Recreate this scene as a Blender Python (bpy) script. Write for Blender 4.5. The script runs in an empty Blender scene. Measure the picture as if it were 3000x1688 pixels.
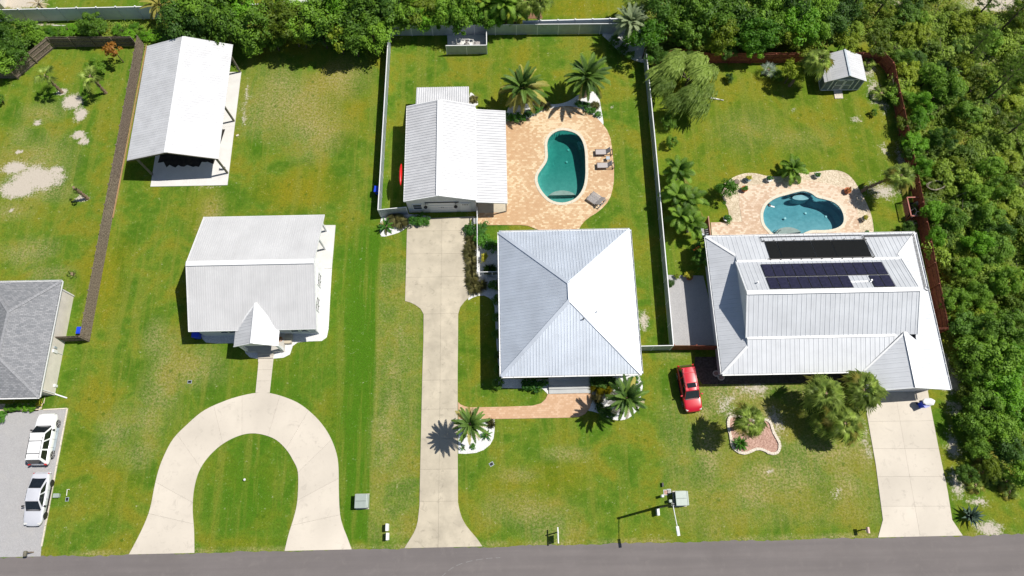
import bpy, bmesh, math, random
import numpy as np
from mathutils import Vector, Matrix, Euler
R = math.radians
random.seed(7)
sc = bpy.context.scene
col = sc.collection

# ------------------------------------------------------------------ camera
CAM_H = 70.0
FOC = 2080.0                      # focal length in photo pixels (3000 wide)
TILT = math.atan(2080 / 5983.0)   # off nadir
YAW = math.atan2(135, 6334.0)
cam = bpy.data.cameras.new('camera')
cam_o = bpy.data.objects.new('camera', cam); col.objects.link(cam_o)
cam.sensor_width = 36.0; cam.lens = 36.0 * FOC / 3000.0
cam.clip_end = 3000
cam_o.location = (0, 0, CAM_H)
cam_o.rotation_euler = (TILT, 0, -YAW)
sc.camera = cam_o

# ------------------------------------------------------------------ light
SHX, SHY = -.61, -.145            # shadow offset per metre of height
world = bpy.data.worlds.new('World'); sc.world = world; world.use_nodes = True
wn = world.node_tree
sky = wn.nodes.new('ShaderNodeTexSky'); sky.sky_type = 'NISHITA'; sky.sun_disc = False
sky.sun_elevation = math.atan(1 / math.hypot(SHX, SHY)); sky.sun_rotation = math.atan2(-SHX, -SHY)
sky.air_density = 1.0; sky.dust_density = .6
wn.links.new(sky.outputs[0], wn.nodes['Background'].inputs[0])
wn.nodes['Background'].inputs[1].default_value = .065
sun = bpy.data.lights.new('sun', 'SUN'); sun.energy = 4.9; sun.angle = R(.5); sun.color = (1, .95, .87)
sun_o = bpy.data.objects.new('sun', sun); col.objects.link(sun_o)
sun_o.rotation_euler = Vector((SHX, SHY, -1)).to_track_quat('-Z', 'Y').to_euler()
sun_o.location = (30, 10, 60)
sc.view_settings.view_transform = 'Standard'; sc.view_settings.look = 'None'
sc.view_settings.gamma = 1; sc.view_settings.exposure = .2
sc.view_settings.use_curve_mapping = False

# survey helper: a spot of the photograph at height z, as a place on the lot (metres)
_c, _s, _cy, _sy = math.cos(TILT), math.sin(TILT), math.cos(YAW), math.sin(YAW)
def G(px, py, z=0.0):
    dx, dy = px - 1500, py - 844
    vx, vy, vz = dx, -dy * _c + FOC * _s, -dy * _s - FOC * _c
    t = (z - CAM_H) / vz
    x, y = vx * t, vy * t
    return Vector((x * _cy + y * _sy, -x * _sy + y * _cy, z))
def GL(pts, z=0.0): return [G(a, b, z) for a, b in pts]
def crop(ox, oy, k, pts): return [(ox + a * k, oy + b * k) for a, b in pts]

# ------------------------------------------------------------------ object helpers
ORG = {}
def tag(o, label=None, cat=None, group=None, kind=None):
    if label: o['label'] = label
    if cat: o['category'] = cat
    if group: o['group'] = group
    if kind: o['kind'] = kind
    return o
def thing(name, label, cat, loc=(0, 0, 0), group=None, rz=0.0, local=False):
    o = bpy.data.objects.new(name, None); col.objects.link(o)
    o.location = loc; o.rotation_euler = (0, 0, rz); o.empty_display_size = .2
    ORG[o.name] = Vector((0, 0, 0)) if local else Vector(loc)
    return tag(o, label, cat, group)
def inst(mesh, name, parent=None, loc=(0, 0, 0), rot=(0, 0, 0), scale=(1, 1, 1)):
    o = bpy.data.objects.new(name, mesh); col.objects.link(o)
    o.location = loc; o.rotation_euler = rot; o.scale = scale
    if parent: o.parent = parent
    return o
def copy_tree(o, parent=None, rename=None):
    c = o.copy(); col.objects.link(c); c.parent = parent
    for ch in list(o.children): copy_tree(ch, c)
    return c

class MB:
    """collects shapes and links them as one mesh object"""
    def __init__(s): s.v = []; s.f = []; s.sm = False
    def poly(s, pts):
        n = len(s.v); s.v += [Vector(p) for p in pts]; s.f.append(tuple(range(n, n + len(pts)))); return s
    def box(s, c, d, rz=0.0, M=None):
        n = len(s.v); hx, hy, hz = d[0] / 2, d[1] / 2, d[2] / 2
        m = Matrix.Translation(Vector(c)) @ (M if M is not None else Matrix.Rotation(rz, 4, 'Z'))
        for z in (-hz, hz):
            for x, y in ((-hx, -hy), (hx, -hy), (hx, hy), (-hx, hy)): s.v.append(m @ Vector((x, y, z)))
        for q in ((3, 2, 1, 0), (4, 5, 6, 7), (0, 1, 5, 4), (1, 2, 6, 5), (2, 3, 7, 6), (3, 0, 4, 7)):
            s.f.append(tuple(n + i for i in q))
        return s
    def bx(s, x0, x1, y0, y1, z0, z1): return s.box(((x0 + x1) / 2, (y0 + y1) / 2, (z0 + z1) / 2), (abs(x1 - x0), abs(y1 - y0), abs(z1 - z0)))
    def beam(s, a, b, w, h=None):
        """square bar from a to b"""
        a, b = Vector(a), Vector(b); d = b - a; L = d.length
        if L < 1e-6: return s
        q = d.to_track_quat('X', 'Z').to_matrix().to_4x4()
        return s.box((a + b) / 2, (L, w, h or w), M=q)
    def prism(s, pts, z0, z1):
        """closed outline extruded from z0 to z1 (n-gon caps)"""
        n = len(s.v); k = len(pts)
        a = sum(pts[i][0] * pts[(i + 1) % k][1] - pts[(i + 1) % k][0] * pts[i][1] for i in range(k))
        if a < 0: pts = list(pts)[::-1]
        for z in (z0, z1): s.v += [Vector((p[0], p[1], z)) for p in pts]
        s.f.append(tuple(range(n + k - 1, n - 1, -1))); s.f.append(tuple(range(n + k, n + 2 * k)))
        for i in range(k):
            j = (i + 1) % k; s.f.append((n + i, n + j, n + k + j, n + k + i))
        return s
    def tube(s, pts, r, n=6, cap=True):
        """round bar along pts; r number or list"""
        pts = [Vector(p) for p in pts]; k = len(pts); base = len(s.v)
        rr = r if isinstance(r, (list, tuple)) else [r] * k
        for i, p in enumerate(pts):
            d = (pts[min(i + 1, k - 1)] - pts[max(i - 1, 0)]).normalized()
            u = d.orthogonal().normalized() if abs(d.z) > .95 else d.cross(Vector((0, 0, 1))).normalized()
            if abs(d.z) > .95: u = (Vector((1, 0, 0)) - d * d.x).normalized()
            w = d.cross(u)
            for j in range(n):
                t = 2 * math.pi * j / n; s.v.append(p + (u * math.cos(t) + w * math.sin(t)) * rr[i])
        for i in range(k - 1):
            for j in range(n):
                a, b = base + i * n + j, base + i * n + (j + 1) % n
                s.f.append((a, b, b + n, a + n))
        if cap:
            s.f.append(tuple(base + j for j in range(n - 1, -1, -1))); s.f.append(tuple(base + (k - 1) * n + j for j in range(n)))
        return s
    def lathe(s, c, prof, n=14):
        """profile [(r,z)] turned about c"""
        c = Vector(c); base = len(s.v); k = len(prof)
        for r, z in prof:
            for j in range(n):
                t = 2 * math.pi * j / n; s.v.append(c + Vector((r * math.cos(t), r * math.sin(t), z)))
        for i in range(k - 1):
            for j in range(n):
                a, b = base + i * n + j, base + i * n + (j + 1) % n
                s.f.append((a, b, b + n, a + n))
        s.f.append(tuple(base + j for j in range(n - 1, -1, -1))); s.f.append(tuple(base + (k - 1) * n + j for j in range(n)))
        return s
    def mesh(s, name, mat, off=Vector((0, 0, 0))):
        me = bpy.data.meshes.new(name)
        me.from_pydata([tuple(v - off) for v in s.v], [], s.f)
        me.materials.append(mat)
        if s.sm:
            for p in me.polygons: p.use_smooth = True
        me.update(); return me
    def build(s, name, mat, parent=None, at=None, smooth=False, bevel=0.0):
        s.sm = smooth
        if parent is not None: off = ORG.get(parent.name, Vector((0, 0, 0)))
        elif at is not None: off = Vector(at)
        else: off = Vector((0, 0, 0))
        me = s.mesh(name, mat, off)
        o = bpy.data.objects.new(name, me); col.objects.link(o)
        if parent is not None: o.parent = parent; ORG[o.name] = off
        else: o.location = off; ORG[o.name] = off
        if bevel:
            b = o.modifiers.new('bevel', 'BEVEL'); b.width = bevel; b.segments = 2; b.limit_method = 'ANGLE'
        return o

def smoothline(pts, sub=4, closed=True):
    """Catmull-Rom through pts"""
    pts = [Vector(p) for p in pts]; n = len(pts); out = []
    rng = range(n) if closed else range(n - 1)
    for i in rng:
        p0 = pts[(i - 1) % n] if closed else pts[max(i - 1, 0)]
        p1 = pts[i]; p2 = pts[(i + 1) % n]; p3 = pts[(i + 2) % n] if closed else pts[min(i + 2, n - 1)]
        for k in range(sub):
            t = k / sub
            out.append(.5 * ((2 * p1) + (p2 - p0) * t + (2 * p0 - 5 * p1 + 4 * p2 - p3) * t * t + (3 * p1 - p0 - 3 * p2 + p3) * t ** 3))
    if not closed: out.append(pts[-1])
    return out
def area2(pts): return sum(pts[i][0] * pts[(i + 1) % len(pts)][1] - pts[(i + 1) % len(pts)][0] * pts[i][1] for i in range(len(pts)))
def offset(pts, d):
    """grow a closed outline by d"""
    pts = [Vector((p[0], p[1], 0)) for p in pts]
    if area2(pts) < 0: pts = pts[::-1]
    n = len(pts); out = []
    for i in range(n):
        a = (pts[i] - pts[i - 1]); b = (pts[(i + 1) % n] - pts[i])
        if a.length < 1e-6: a = b
        if b.length < 1e-6: b = a
        a.normalize(); b.normalize()
        na, nb = Vector((a.y, -a.x, 0)), Vector((b.y, -b.x, 0))
        m = (na + nb); m = m.normalized() if m.length > 1e-5 else na
        out.append(pts[i] + m * d / max(.4, m.dot(na)))
    return out
def inside(x, y, poly):
    r = False; n = len(poly); j = n - 1
    for i in range(n):
        xi, yi, xj, yj = poly[i][0], poly[i][1], poly[j][0], poly[j][1]
        if (yi > y) != (yj > y) and x < (xj - xi) * (y - yi) / (yj - yi) + xi: r = not r
        j = i
    return r
def sheet(name, outer, holes, z, mat, thick=0.0, parent=None):
    """flat sheet with holes, optional downward skirt"""
    bm = bmesh.new(); edges = []; loops = []
    for lp in [outer] + list(holes):
        vs = [bm.verts.new((p[0], p[1], z)) for p in lp]; loops.append(vs)
        for i in range(len(vs)): edges.append(bm.edges.new((vs[i], vs[(i + 1) % len(vs)])))
    bmesh.ops.triangle_fill(bm, use_beauty=True, use_dissolve=False, edges=edges)
    bm.faces.ensure_lookup_table()
    for f in bm.faces:
        if f.normal.z < 0: f.normal_flip()
    if thick:
        for vs in loops:
            lo = [bm.verts.new((v.co.x, v.co.y, z - thick)) for v in vs]
            for i in range(len(vs)):
                j = (i + 1) % len(vs); bm.faces.new((vs[i], vs[j], lo[j], lo[i]))
    if parent is not None:
        off = ORG.get(parent.name, Vector((0, 0, 0)))
        for v in bm.verts: v.co -= off
    me = bpy.data.meshes.new(name); bm.to_mesh(me); bm.free(); me.materials.append(mat)
    o = bpy.data.objects.new(name, me); col.objects.link(o)
    if parent is not None: o.parent = parent
    return o
def clip_half(poly, n, d):
    """keep the part of a convex 2-D outline where p.n <= d"""
    out = []; k = len(poly)
    for i in range(k):
        p, q = poly[i], poly[(i + 1) % k]
        a, b = p[0] * n[0] + p[1] * n[1] - d, q[0] * n[0] + q[1] * n[1] - d
        if a <= 0: out.append(p)
        if (a < 0 < b) or (b < 0 < a):
            t = a / (a - b); out.append((p[0] + (q[0] - p[0]) * t, p[1] + (q[1] - p[1]) * t))
    return out
def split_slabs(name, outline, cuts, z, thick, mat, parent, gap=.012):
    """cut an outline by lines (p,q) into slabs; each slab an object with a real joint"""
    bm = bmesh.new()
    vs = [bm.verts.new((p[0], p[1], 0)) for p in outline]
    bm.faces.new(vs)
    cut_edges = []
    for (p, q) in cuts:
        p, q = Vector((p[0], p[1], 0)), Vector((q[0], q[1], 0)); d = (q - p).normalized()
        r = bmesh.ops.bisect_plane(bm, geom=bm.verts[:] + bm.edges[:] + bm.faces[:], plane_co=p, plane_no=(-d.y, d.x, 0), dist=1e-4)
    bm.faces.ensure_lookup_table(); res = []
    for f in bm.faces:
        pts = offset([v.co.copy() for v in f.verts], -gap / 2)
        mb = MB().prism(pts, z - thick, z)
        res.append(mb.build(name, mat, parent))
    bm.free(); return res

# ------------------------------------------------------------------ materials
def newmat(name):
    m = bpy.data.materials.new(name); m.use_nodes = True
    nt = m.node_tree; return m, nt, nt.nodes['Principled BSDF']
def N(nt, t, **kw):
    n = nt.nodes.new(t)
    for k, v in kw.items():
        if hasattr(n, k): setattr(n, k, v)
    return n
def mixc(nt, fac, a, b, mode='MIX'):
    n = nt.nodes.new('ShaderNodeMix'); n.data_type = 'RGBA'; n.blend_type = mode
    for sock, val in ((n.inputs['Factor'], fac), (n.inputs[6], a), (n.inputs[7], b)):
        if isinstance(val, bpy.types.NodeSocket): nt.links.new(val, sock)
        elif isinstance(val, (int, float)): sock.default_value = val
        else: sock.default_value = (*val, 1)
    return n.outputs[2]
def mth(nt, op, a, b=0.0, clamp=False):
    n = nt.nodes.new('ShaderNodeMath'); n.operation = op; n.use_clamp = clamp
    for i, v in enumerate((a, b)):
        if isinstance(v, bpy.types.NodeSocket): nt.links.new(v, n.inputs[i])
        else: n.inputs[i].default_value = v
    return n.outputs[0]
def noise(nt, pos, scale, detail=3.0, rough=.55, dist=0.0):
    n = nt.nodes.new('ShaderNodeTexNoise'); n.inputs['Scale'].default_value = scale
    n.inputs['Detail'].default_value = detail; n.inputs['Roughness'].default_value = rough; n.inputs['Distortion'].default_value = dist
    nt.links.new(pos, n.inputs['Vector']); return n.outputs['Fac']
def ramp(nt, fac, stops):
    n = nt.nodes.new('ShaderNodeValToRGB'); e = n.color_ramp.elements
    while len(e) < len(stops): e.new(.5)
    for i, (p, c) in enumerate(stops):
        e[i].position = p; e[i].color = (*c, 1) if not isinstance(c, (int, float)) else (c, c, c, 1)
    nt.links.new(fac, n.inputs[0]); return n.outputs[0]
def pos_of(nt):
    return nt.nodes.new('ShaderNodeNewGeometry').outputs['Position']
def bumpn(nt, bsdf, h, strength=.3, dist=.02):
    b = nt.nodes.new('ShaderNodeBump'); b.inputs['Strength'].default_value = strength; b.inputs['Distance'].default_value = dist
    nt.links.new(h, b.inputs['Height']); nt.links.new(b.outputs[0], bsdf.inputs['Normal'])
def plain(name, c, rough=.6, metal=0.0, var=.15, scale=3.0, c2=None, bump=0.0, bscale=40.0, coat=0.0, stain=0.0, spec=.5):
    m, nt, b = newmat(name); p = pos_of(nt)
    f = noise(nt, p, scale, 4)
    lo = tuple(max(0, x * (1 - var)) for x in c) if c2 is None else c
    hi = tuple(min(1, x * (1 + var)) for x in c) if c2 is None else c2
    cc = ramp(nt, f, [(.32, lo), (.68, hi)])
    if stain:
        st = ramp(nt, noise(nt, p, .35, 6, .65), [(.45, 0.0), (.75, 1.0)])
        k = nt.nodes.new('ShaderNodeSeparateColor'); nt.links.new(st, k.inputs[0])
        cc = mixc(nt, mth(nt, 'MULTIPLY', k.outputs[0], stain), cc, tuple(x * .45 for x in c))
    if stain:
        oi = nt.nodes.new('ShaderNodeObjectInfo').outputs['Random']
        cc = mixc(nt, mth(nt, 'MULTIPLY', oi, .30), cc, tuple(x * .72 for x in c))
        sp = ramp(nt, noise(nt, p, 1.3, 6, .75, .8), [(.56, 0.0), (.70, 1.0)]); k2 = nt.nodes.new('ShaderNodeSeparateColor'); nt.links.new(sp, k2.inputs[0])
        cc = mixc(nt, mth(nt, 'MULTIPLY', k2.outputs[0], stain * 1.1), cc, tuple(x * .5 for x in c))
    nt.links.new(cc, b.inputs['Base Color'])
    b.inputs['Roughness'].default_value = rough; b.inputs['Metallic'].default_value = metal
    b.inputs['Specular IOR Level'].default_value = spec
    if coat: b.inputs['Coat Weight'].default_value = coat; b.inputs['Coat Roughness'].default_value = .05
    if bump: bumpn(nt, b, noise(nt, p, bscale, 3), bump, .02)
    return m
def leafmat(name, c, c2, trans=.3, scale=1.2, rough=.55):
    m, nt, b = newmat(name); p = pos_of(nt)
    oi = nt.nodes.new('ShaderNodeObjectInfo').outputs['Random']
    f = mth(nt, 'ADD', mth(nt, 'MULTIPLY', noise(nt, p, scale, 5, .7), .66), mth(nt, 'MULTIPLY', oi, .42))
    f = mth(nt, 'ADD', f, mth(nt, 'MULTIPLY', mth(nt, 'SUBTRACT', noise(nt, p, 11, 2), .5), .5))
    cc = ramp(nt, f, [(.3, c), (.72, c2)])
    nt.links.new(cc, b.inputs['Base Color']); b.inputs['Roughness'].default_value = rough
    b.inputs['Specular IOR Level'].default_value = .35
    t = nt.nodes.new('ShaderNodeBsdfTranslucent'); nt.links.new(mixc(nt, .5, cc, tuple(min(1, 1.3 * x) for x in c2)), t.inputs[0])
    mx = nt.nodes.new('ShaderNodeMixShader'); mx.inputs[0].default_value = trans
    nt.links.new(b.outputs[0], mx.inputs[1]); nt.links.new(t.outputs[0], mx.inputs[2])
    nt.links.new(mx.outputs[0], nt.nodes['Material Output'].inputs[0]); return m

W = {}
W['roof_white'] = plain('white_metal_roof', (.58, .585, .60), .45, .12, .07, .8, spec=.4)
W['roof_right'] = plain('pale_metal_roof', (.56, .58, .61), .58, .3, .06, .7)
W['roof_hip'] = plain('galvanised_metal_roof', (.64, .69, .76), .58, .6, .07, .5)  # blue of the reflected sky is put into the base colour
W['roof_grey'] = plain('grey_metal_roof', (.60, .60, .605), .5, .2, .06, .5)
W['trim_white'] = plain('white_trim', (.70, .71, .72), .45, 0, .05)
W['wall_white'] = plain('white_siding', (.62, .63, .64), .6, 0, .06, 1.5)
W['wall_grey'] = plain('light_grey_wall', (.52, .55, .58), .6, 0, .06, 1.5)
W['wall_cream'] = plain('cream_wall', (.62, .58, .52), .7, 0, .08, 1.2)
W['concrete_warm'] = plain('pale_concrete', (.60, .545, .465), .85, 0, .07, .7, bump=.15, stain=.42)
W['concrete_tan'] = plain('tan_concrete', (.50, .445, .345), .85, 0, .10, .6, bump=.15, stain=.6)
W['concrete_white'] = plain('white_concrete', (.66, .65, .63), .8, 0, .06, .9, bump=.1, stain=.15)
W['joint'] = plain('joint_sand', (.12, .10, .07), .95, 0, .2, 8)
W['gravel_white'] = None
W['wood_grey'] = plain('weathered_wood', (.065, .046, .035), .85, 0, .5, 8.0, c2=(.31, .25, .195), bump=.3, bscale=25)
W['wood_red'] = plain('stained_red_wood', (.16, .042, .022), .75, 0, .35, 4.0, c2=(.34, .095, .052), bump=.2, bscale=25)
W['wood_raw'] = plain('raw_pine_wood', (.40, .25, .12), .8, 0, .25, 5.0)
W['wood_post'] = plain('treated_post', (.14, .13, .10), .8, 0, .3, 5.0)
W['fence_metal'] = plain('grey_fence_panel', (.36, .41, .45), .5, .25, .10, 2.0)
W['vinyl'] = plain('white_vinyl', (.72, .76, .80), .4, 0, .05, 1.0)
W['black'] = plain('black_plastic', (.012, .012, .013), .45, 0, .2, 6)
W['dark_metal'] = plain('dark_metal', (.03, .03, .033), .4, .6, .2, 6)
W['glass'] = plain('window_glass', (.012, .018, .02), .08, 0, .3, 2, spec=.8)
W['door_white'] = plain('white_door', (.70, .71, .72), .4, 0, .04)
W['blue'] = plain('blue_plastic', (.012, .055, .62), .4, 0, .08, 4)
W['red_kayak'] = plain('red_plastic', (.62, .012, .010), .35, 0, .1, 3)
W['green_steel'] = plain('pale_green_steel', (.32, .37, .34), .45, .1, .06, 3)
W['green_dark'] = plain('dark_green_steel', (.03, .055, .045), .5, .1, .15, 3)
W['terracotta'] = plain('terracotta', (.42, .13, .05), .8, 0, .15, 8)
W['pot_blue'] = plain('blue_grey_glaze', (.32, .42, .48), .4, 0, .12, 8)
W['stone_pale'] = plain('pale_edging_stone', (.60, .54, .45), .85, 0, .18, 7, bump=.3, bscale=20)
W['bark'] = plain('bark', (.10, .075, .05), .9, 0, .4, 6, bump=.5, bscale=18)
W['palm_bark'] = plain('palm_trunk', (.15, .10, .06), .9, 0, .5, 7, c2=(.30, .22, .14), bump=.6, bscale=14)
W['bark_pale'] = plain('pale_bark', (.26, .22, .17), .9, 0, .4, 6, bump=.5, bscale=18)
W['tyre'] = plain('tyre_rubber', (.013, .013, .013), .85, 0, .2, 20)
W['alloy'] = plain('alloy_wheel', (.55, .56, .58), .3, .85, .08, 9)
W['alloy_dark'] = plain('dark_alloy_wheel', (.10, .10, .11), .35, .8, .1, 9)
W['car_red'] = plain('red_car_paint', (.50, .006, .022), .3, .05, .05, 1, coat=.8)
W['car_white'] = plain('white_car_paint', (.82, .83, .84), .3, 0, .03, 1, coat=.8)
W['car_silver'] = plain('silver_car_paint', (.66, .67, .72), .3, .2, .04, 1, coat=.8)
W['car_glass'] = plain('car_glass', (.010, .013, .016), .06, 0, .3, 3, spec=.8)
W['lamp_clear'] = plain('headlamp_lens', (.70, .70, .68), .12, .2, .1, 6)
W['lamp_red'] = plain('tail_lamp_lens', (.45, .01, .01), .2, 0, .1, 6)
W['lounger'] = plain('taupe_sling', (.40, .37, .36), .8, 0, .08, 12)
W['lounger_wood'] = plain('dark_brown_frame', (.07, .04, .028), .6, 0, .25, 12)
W['wood_silver'] = plain('silvered_wood', (.32, .30, .29), .85, 0, .2, 9)
W['mulch_red'] = plain('reddish_mulch', (.26, .14, .10), .95, 0, .4, 9, c2=(.56, .37, .30), bump=.7, bscale=30)
W['straw'] = plain('pine_straw', (.12, .06, .03), .95, 0, .4, 7, c2=(.26, .14, .08), bump=.6, bscale=30)
W['dark_rough'] = plain('dark_rough', (.010, .009, .008), .95, 0, .4, 3, c2=(.028, .024, .02), bump=.4, bscale=20)
W['dark_mulch'] = plain('dark_mulch', (.045, .036, .028), .95, 0, .4, 5, c2=(.11, .095, .08), bump=.6, bscale=20)
W['rug'] = plain('striped_rug', (.6, .58, .55), .9, 0, .1, 6)
W['coping'] = plain('cream_coping', (.58, .53, .42), .7, 0, .08, 5)
W['pump_grey'] = plain('pump_grey', (.20, .19, .18), .6, 0, .2, 8)
W['pipe_white'] = plain('white_pipe', (.75, .74, .70), .4, 0, .05, 6)
W['rope'] = plain('pale_rope', (.27, .24, .18), .9, 0, .2, 9)
W['orange'] = plain('orange_flower', (.75, .18, .02), .6, 0, .2, 9)
W['curtain'] = plain('dark_opening', (.008, .008, .009), .7, 0, .2, 4)

def gravelmat(name, c, c2, sc_=14.0, dirt=.0, dc=(.3, .26, .2)):
    m, nt, b = newmat(name); p = pos_of(nt)
    v = nt.nodes.new('ShaderNodeTexVoronoi'); v.inputs['Scale'].default_value = sc_; nt.links.new(p, v.inputs['Vector'])
    k = nt.nodes.new('ShaderNodeSeparateColor'); nt.links.new(v.outputs['Color'], k.inputs[0])
    cc = mixc(nt, k.outputs[0], c, c2)
    cc = mixc(nt, mth(nt, 'MULTIPLY', noise(nt, p, 1.1, 5, .7), .35), cc, tuple(x * .6 for x in c))
    if dirt: cc = mixc(nt, ramp(nt, noise(nt, p, .6, 6, .7), [(.5, 0.0), (.72, dirt)]), cc, dc)
    nt.links.new(cc, b.inputs['Base Color']); b.inputs['Roughness'].default_value = .9
    bumpn(nt, b, v.outputs['Distance'], .7, .03); return m
W['gravel_white'] = gravelmat('white_marble_gravel', (.60, .60, .60), (.84, .84, .84), 15)
W['gravel_shell'] = gravelmat('cream_shell_gravel', (.46, .37, .25), (.74, .64, .49), 8, .5, (.33, .27, .17))
W['gravel_grey'] = gravelmat('grey_crushed_gravel', (.34, .335, .34), (.47, .465, .47), 26, .3, (.46, .44, .41))
W['gravel_dark'] = gravelmat('grey_pebbles', (.22, .23, .26), (.60, .62, .66), 9)

def asphalt():
    m, nt, b = newmat('asphalt'); p = pos_of(nt)
    f = noise(nt, p, .25, 6, .65); g = noise(nt, p, 60, 2)
    mp = nt.nodes.new('ShaderNodeMapping'); mp.inputs['Scale'].default_value = (.03, .8, 1); nt.links.new(p, mp.inputs[0])
    h = noise(nt, mp.outputs[0], 1.5, 4)
    c = ramp(nt, f, [(.3, (.135, .118, .114)), (.7, (.168, .148, .144))])
    c = mixc(nt, ramp(nt, h, [(.38, .45), (.62, 0.0)]), c, (.105, .092, .092))
    c = mixc(nt, ramp(nt, noise(nt, p, .9, 7, .8, .5), [(.54, 0.0), (.66, .4)]), c, (.19, .168, .158))
    c = mixc(nt, mth(nt, 'MULTIPLY', g, .3), c, (.20, .19, .19))
    nt.links.new(c, b.inputs['Base Color']); b.inputs['Roughness'].default_value = .9
    bumpn(nt, b, g, .4, .01); return m
W['asphalt'] = asphalt()

def pavermat(name, cols, size=.2, clump=1.0, rot=0.0):
    """small square pavers, each its own tone, with clustered pale ones"""
    m, nt, b = newmat(name); p = pos_of(nt)
    mp = nt.nodes.new('ShaderNodeMapping'); mp.inputs['Rotation'].default_value = (0, 0, rot); nt.links.new(p, mp.inputs[0])
    br = nt.nodes.new('ShaderNodeTexBrick'); br.offset = .5; br.inputs['Scale'].default_value = 1
    br.inputs['Brick Width'].default_value = size * 1.5; br.inputs['Row Height'].default_value = size; br.inputs['Mortar Size'].default_value = .008
    br.inputs['Color1'].default_value = (0, 0, 0, 1); br.inputs['Color2'].default_value = (1, 1, 1, 1); br.inputs['Mortar'].default_value = (.5, .5, .5, 1)
    br.inputs['Bias'].default_value = 0
    nt.links.new(mp.outputs[0], br.inputs['Vector'])
    k = nt.nodes.new('ShaderNodeSeparateColor'); nt.links.new(br.outputs['Color'], k.inputs[0])
    f = mth(nt, 'ADD', mth(nt, 'MULTIPLY', k.outputs[0], .50), mth(nt, 'MULTIPLY', noise(nt, p, .13 * clump, 2, .5), 1.1))
    c = ramp(nt, f, [(.45, cols[0]), (.80, cols[1]), (1.0, cols[2])])
    c = mixc(nt, mth(nt, 'MULTIPLY', br.outputs['Fac'], .45), c, tuple(x * .5 for x in cols[0]))
    c = mixc(nt, mth(nt, 'MULTIPLY', noise(nt, p, 3, 4), .18), c, tuple(x * .6 for x in cols[0]))
    nt.links.new(c, b.inputs['Base Color']); b.inputs['Roughness'].default_value = .85
    bumpn(nt, b, br.outputs['Fac'], -.3, .01); return m
W['paver'] = pavermat('tan_pavers', [(.49, .305, .165), (.54, .36, .205), (.68, .54, .35)], .2, 1.0)
W['paver_plain'] = pavermat('plain_tan_pavers', [(.50, .31, .185), (.54, .345, .21), (.60, .41, .27)], .2, .6)
W['paver_pink'] = pavermat('pinkish_pavers', [(.47, .32, .215), (.55, .40, .28), (.68, .56, .43)], .2, 1.2)

def shingles():
    m, nt, b = newmat('grey_asphalt_shingles'); p = pos_of(nt)
    br = nt.nodes.new('ShaderNodeTexBrick'); br.inputs['Scale'].default_value = 1; br.inputs['Brick Width'].default_value = .32; br.inputs['Row Height'].default_value = .15
    br.inputs['Mortar Size'].default_value = .012; br.inputs['Color1'].default_value = (.17, .18, .195, 1); br.inputs['Color2'].default_value = (.30, .305, .32, 1); br.inputs['Mortar'].default_value = (.10, .10, .11, 1)
    nt.links.new(p, br.inputs['Vector'])
    c = mixc(nt, mth(nt, 'MULTIPLY', noise(nt, p, .8, 4), .4), br.outputs['Color'], (.22, .225, .24))
    nt.links.new(c, b.inputs['Base Color']); b.inputs['Roughness'].default_value = .9
    bumpn(nt, b, br.outputs['Fac'], -.5, .02); return m
W['shingle'] = shingles()
W['roof_brown'] = plain('brown_shingles', (.13, .085, .085), .9, 0, .25, 3, bump=.4, bscale=6)

def solar(name, c):
    m, nt, b = newmat(name); p = nt.nodes.new('ShaderNodeTexCoord').outputs['Object']
    w = nt.nodes.new('ShaderNodeTexNoise'); w.inputs['Scale'].default_value = 5; nt.links.new(p, w.inputs['Vector'])
    nt.links.new(ramp(nt, w.outputs['Fac'], [(.3, tuple(x * .7 for x in c)), (.7, tuple(x * 1.3 for x in c))]), b.inputs['Base Color'])
    b.inputs['Roughness'].default_value = .22; b.inputs['Specular IOR Level'].default_value = .25; return m
W['pv'] = solar('solar_glass', (.022, .021, .045))
W['collector'] = plain('black_pool_collector', (.010, .011, .011), .55, 0, .3, 12, spec=.25)

def water(name, deep, dens):
    m, nt, b = newmat(name); p = pos_of(nt)
    nt.nodes.remove(b); out = nt.nodes['Material Output']
    tr = nt.nodes.new('ShaderNodeBsdfTransparent'); tr.inputs[0].default_value = (.96, 1, 1, 1)
    gl = nt.nodes.new('ShaderNodeBsdfGlossy'); gl.inputs['Roughness'].default_value = .03; gl.inputs[0].default_value = (1, 1, 1, 1)
    fr = nt.nodes.new('ShaderNodeFresnel'); fr.inputs[0].default_value = 1.33
    bp = nt.nodes.new('ShaderNodeBump'); bp.inputs['Strength'].default_value = .35; bp.inputs['Distance'].default_value = .03
    nt.links.new(noise(nt, p, 3.2, 4, .6, .6), bp.inputs['Height'])
    nt.links.new(bp.outputs[0], gl.inputs['Normal']); nt.links.new(bp.outputs[0], fr.inputs['Normal'])
    mx = nt.nodes.new('ShaderNodeMixShader'); nt.links.new(fr.outputs[0], mx.inputs[0]); nt.links.new(tr.outputs[0], mx.inputs[1]); nt.links.new(gl.outputs[0], mx.inputs[2])
    nt.links.new(mx.outputs[0], out.inputs['Surface'])
    va = nt.nodes.new('ShaderNodeVolumeAbsorption'); va.inputs['Color'].default_value = (*deep, 1); va.inputs['Density'].default_value = dens
    nt.links.new(va.outputs[0], out.inputs['Volume'])
    return m
W['water_green'] = water('green_pool_water', (.03, .68, .64), .72)
W['water_blue'] = water('blue_pool_water', (.16, .64, .70), .46)
def plaster(name, c, c2):
    m, nt, b = newmat(name); p = pos_of(nt)
    f = noise(nt, p, 2.2, 5, .65)
    nt.links.new(ramp(nt, f, [(.35, c), (.65, c2)]), b.inputs['Base Color']); b.inputs['Roughness'].default_value = .8; return m
W['plaster_green'] = plaster('green_grey_plaster', (.20, .33, .32), (.27, .40, .38))
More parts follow.
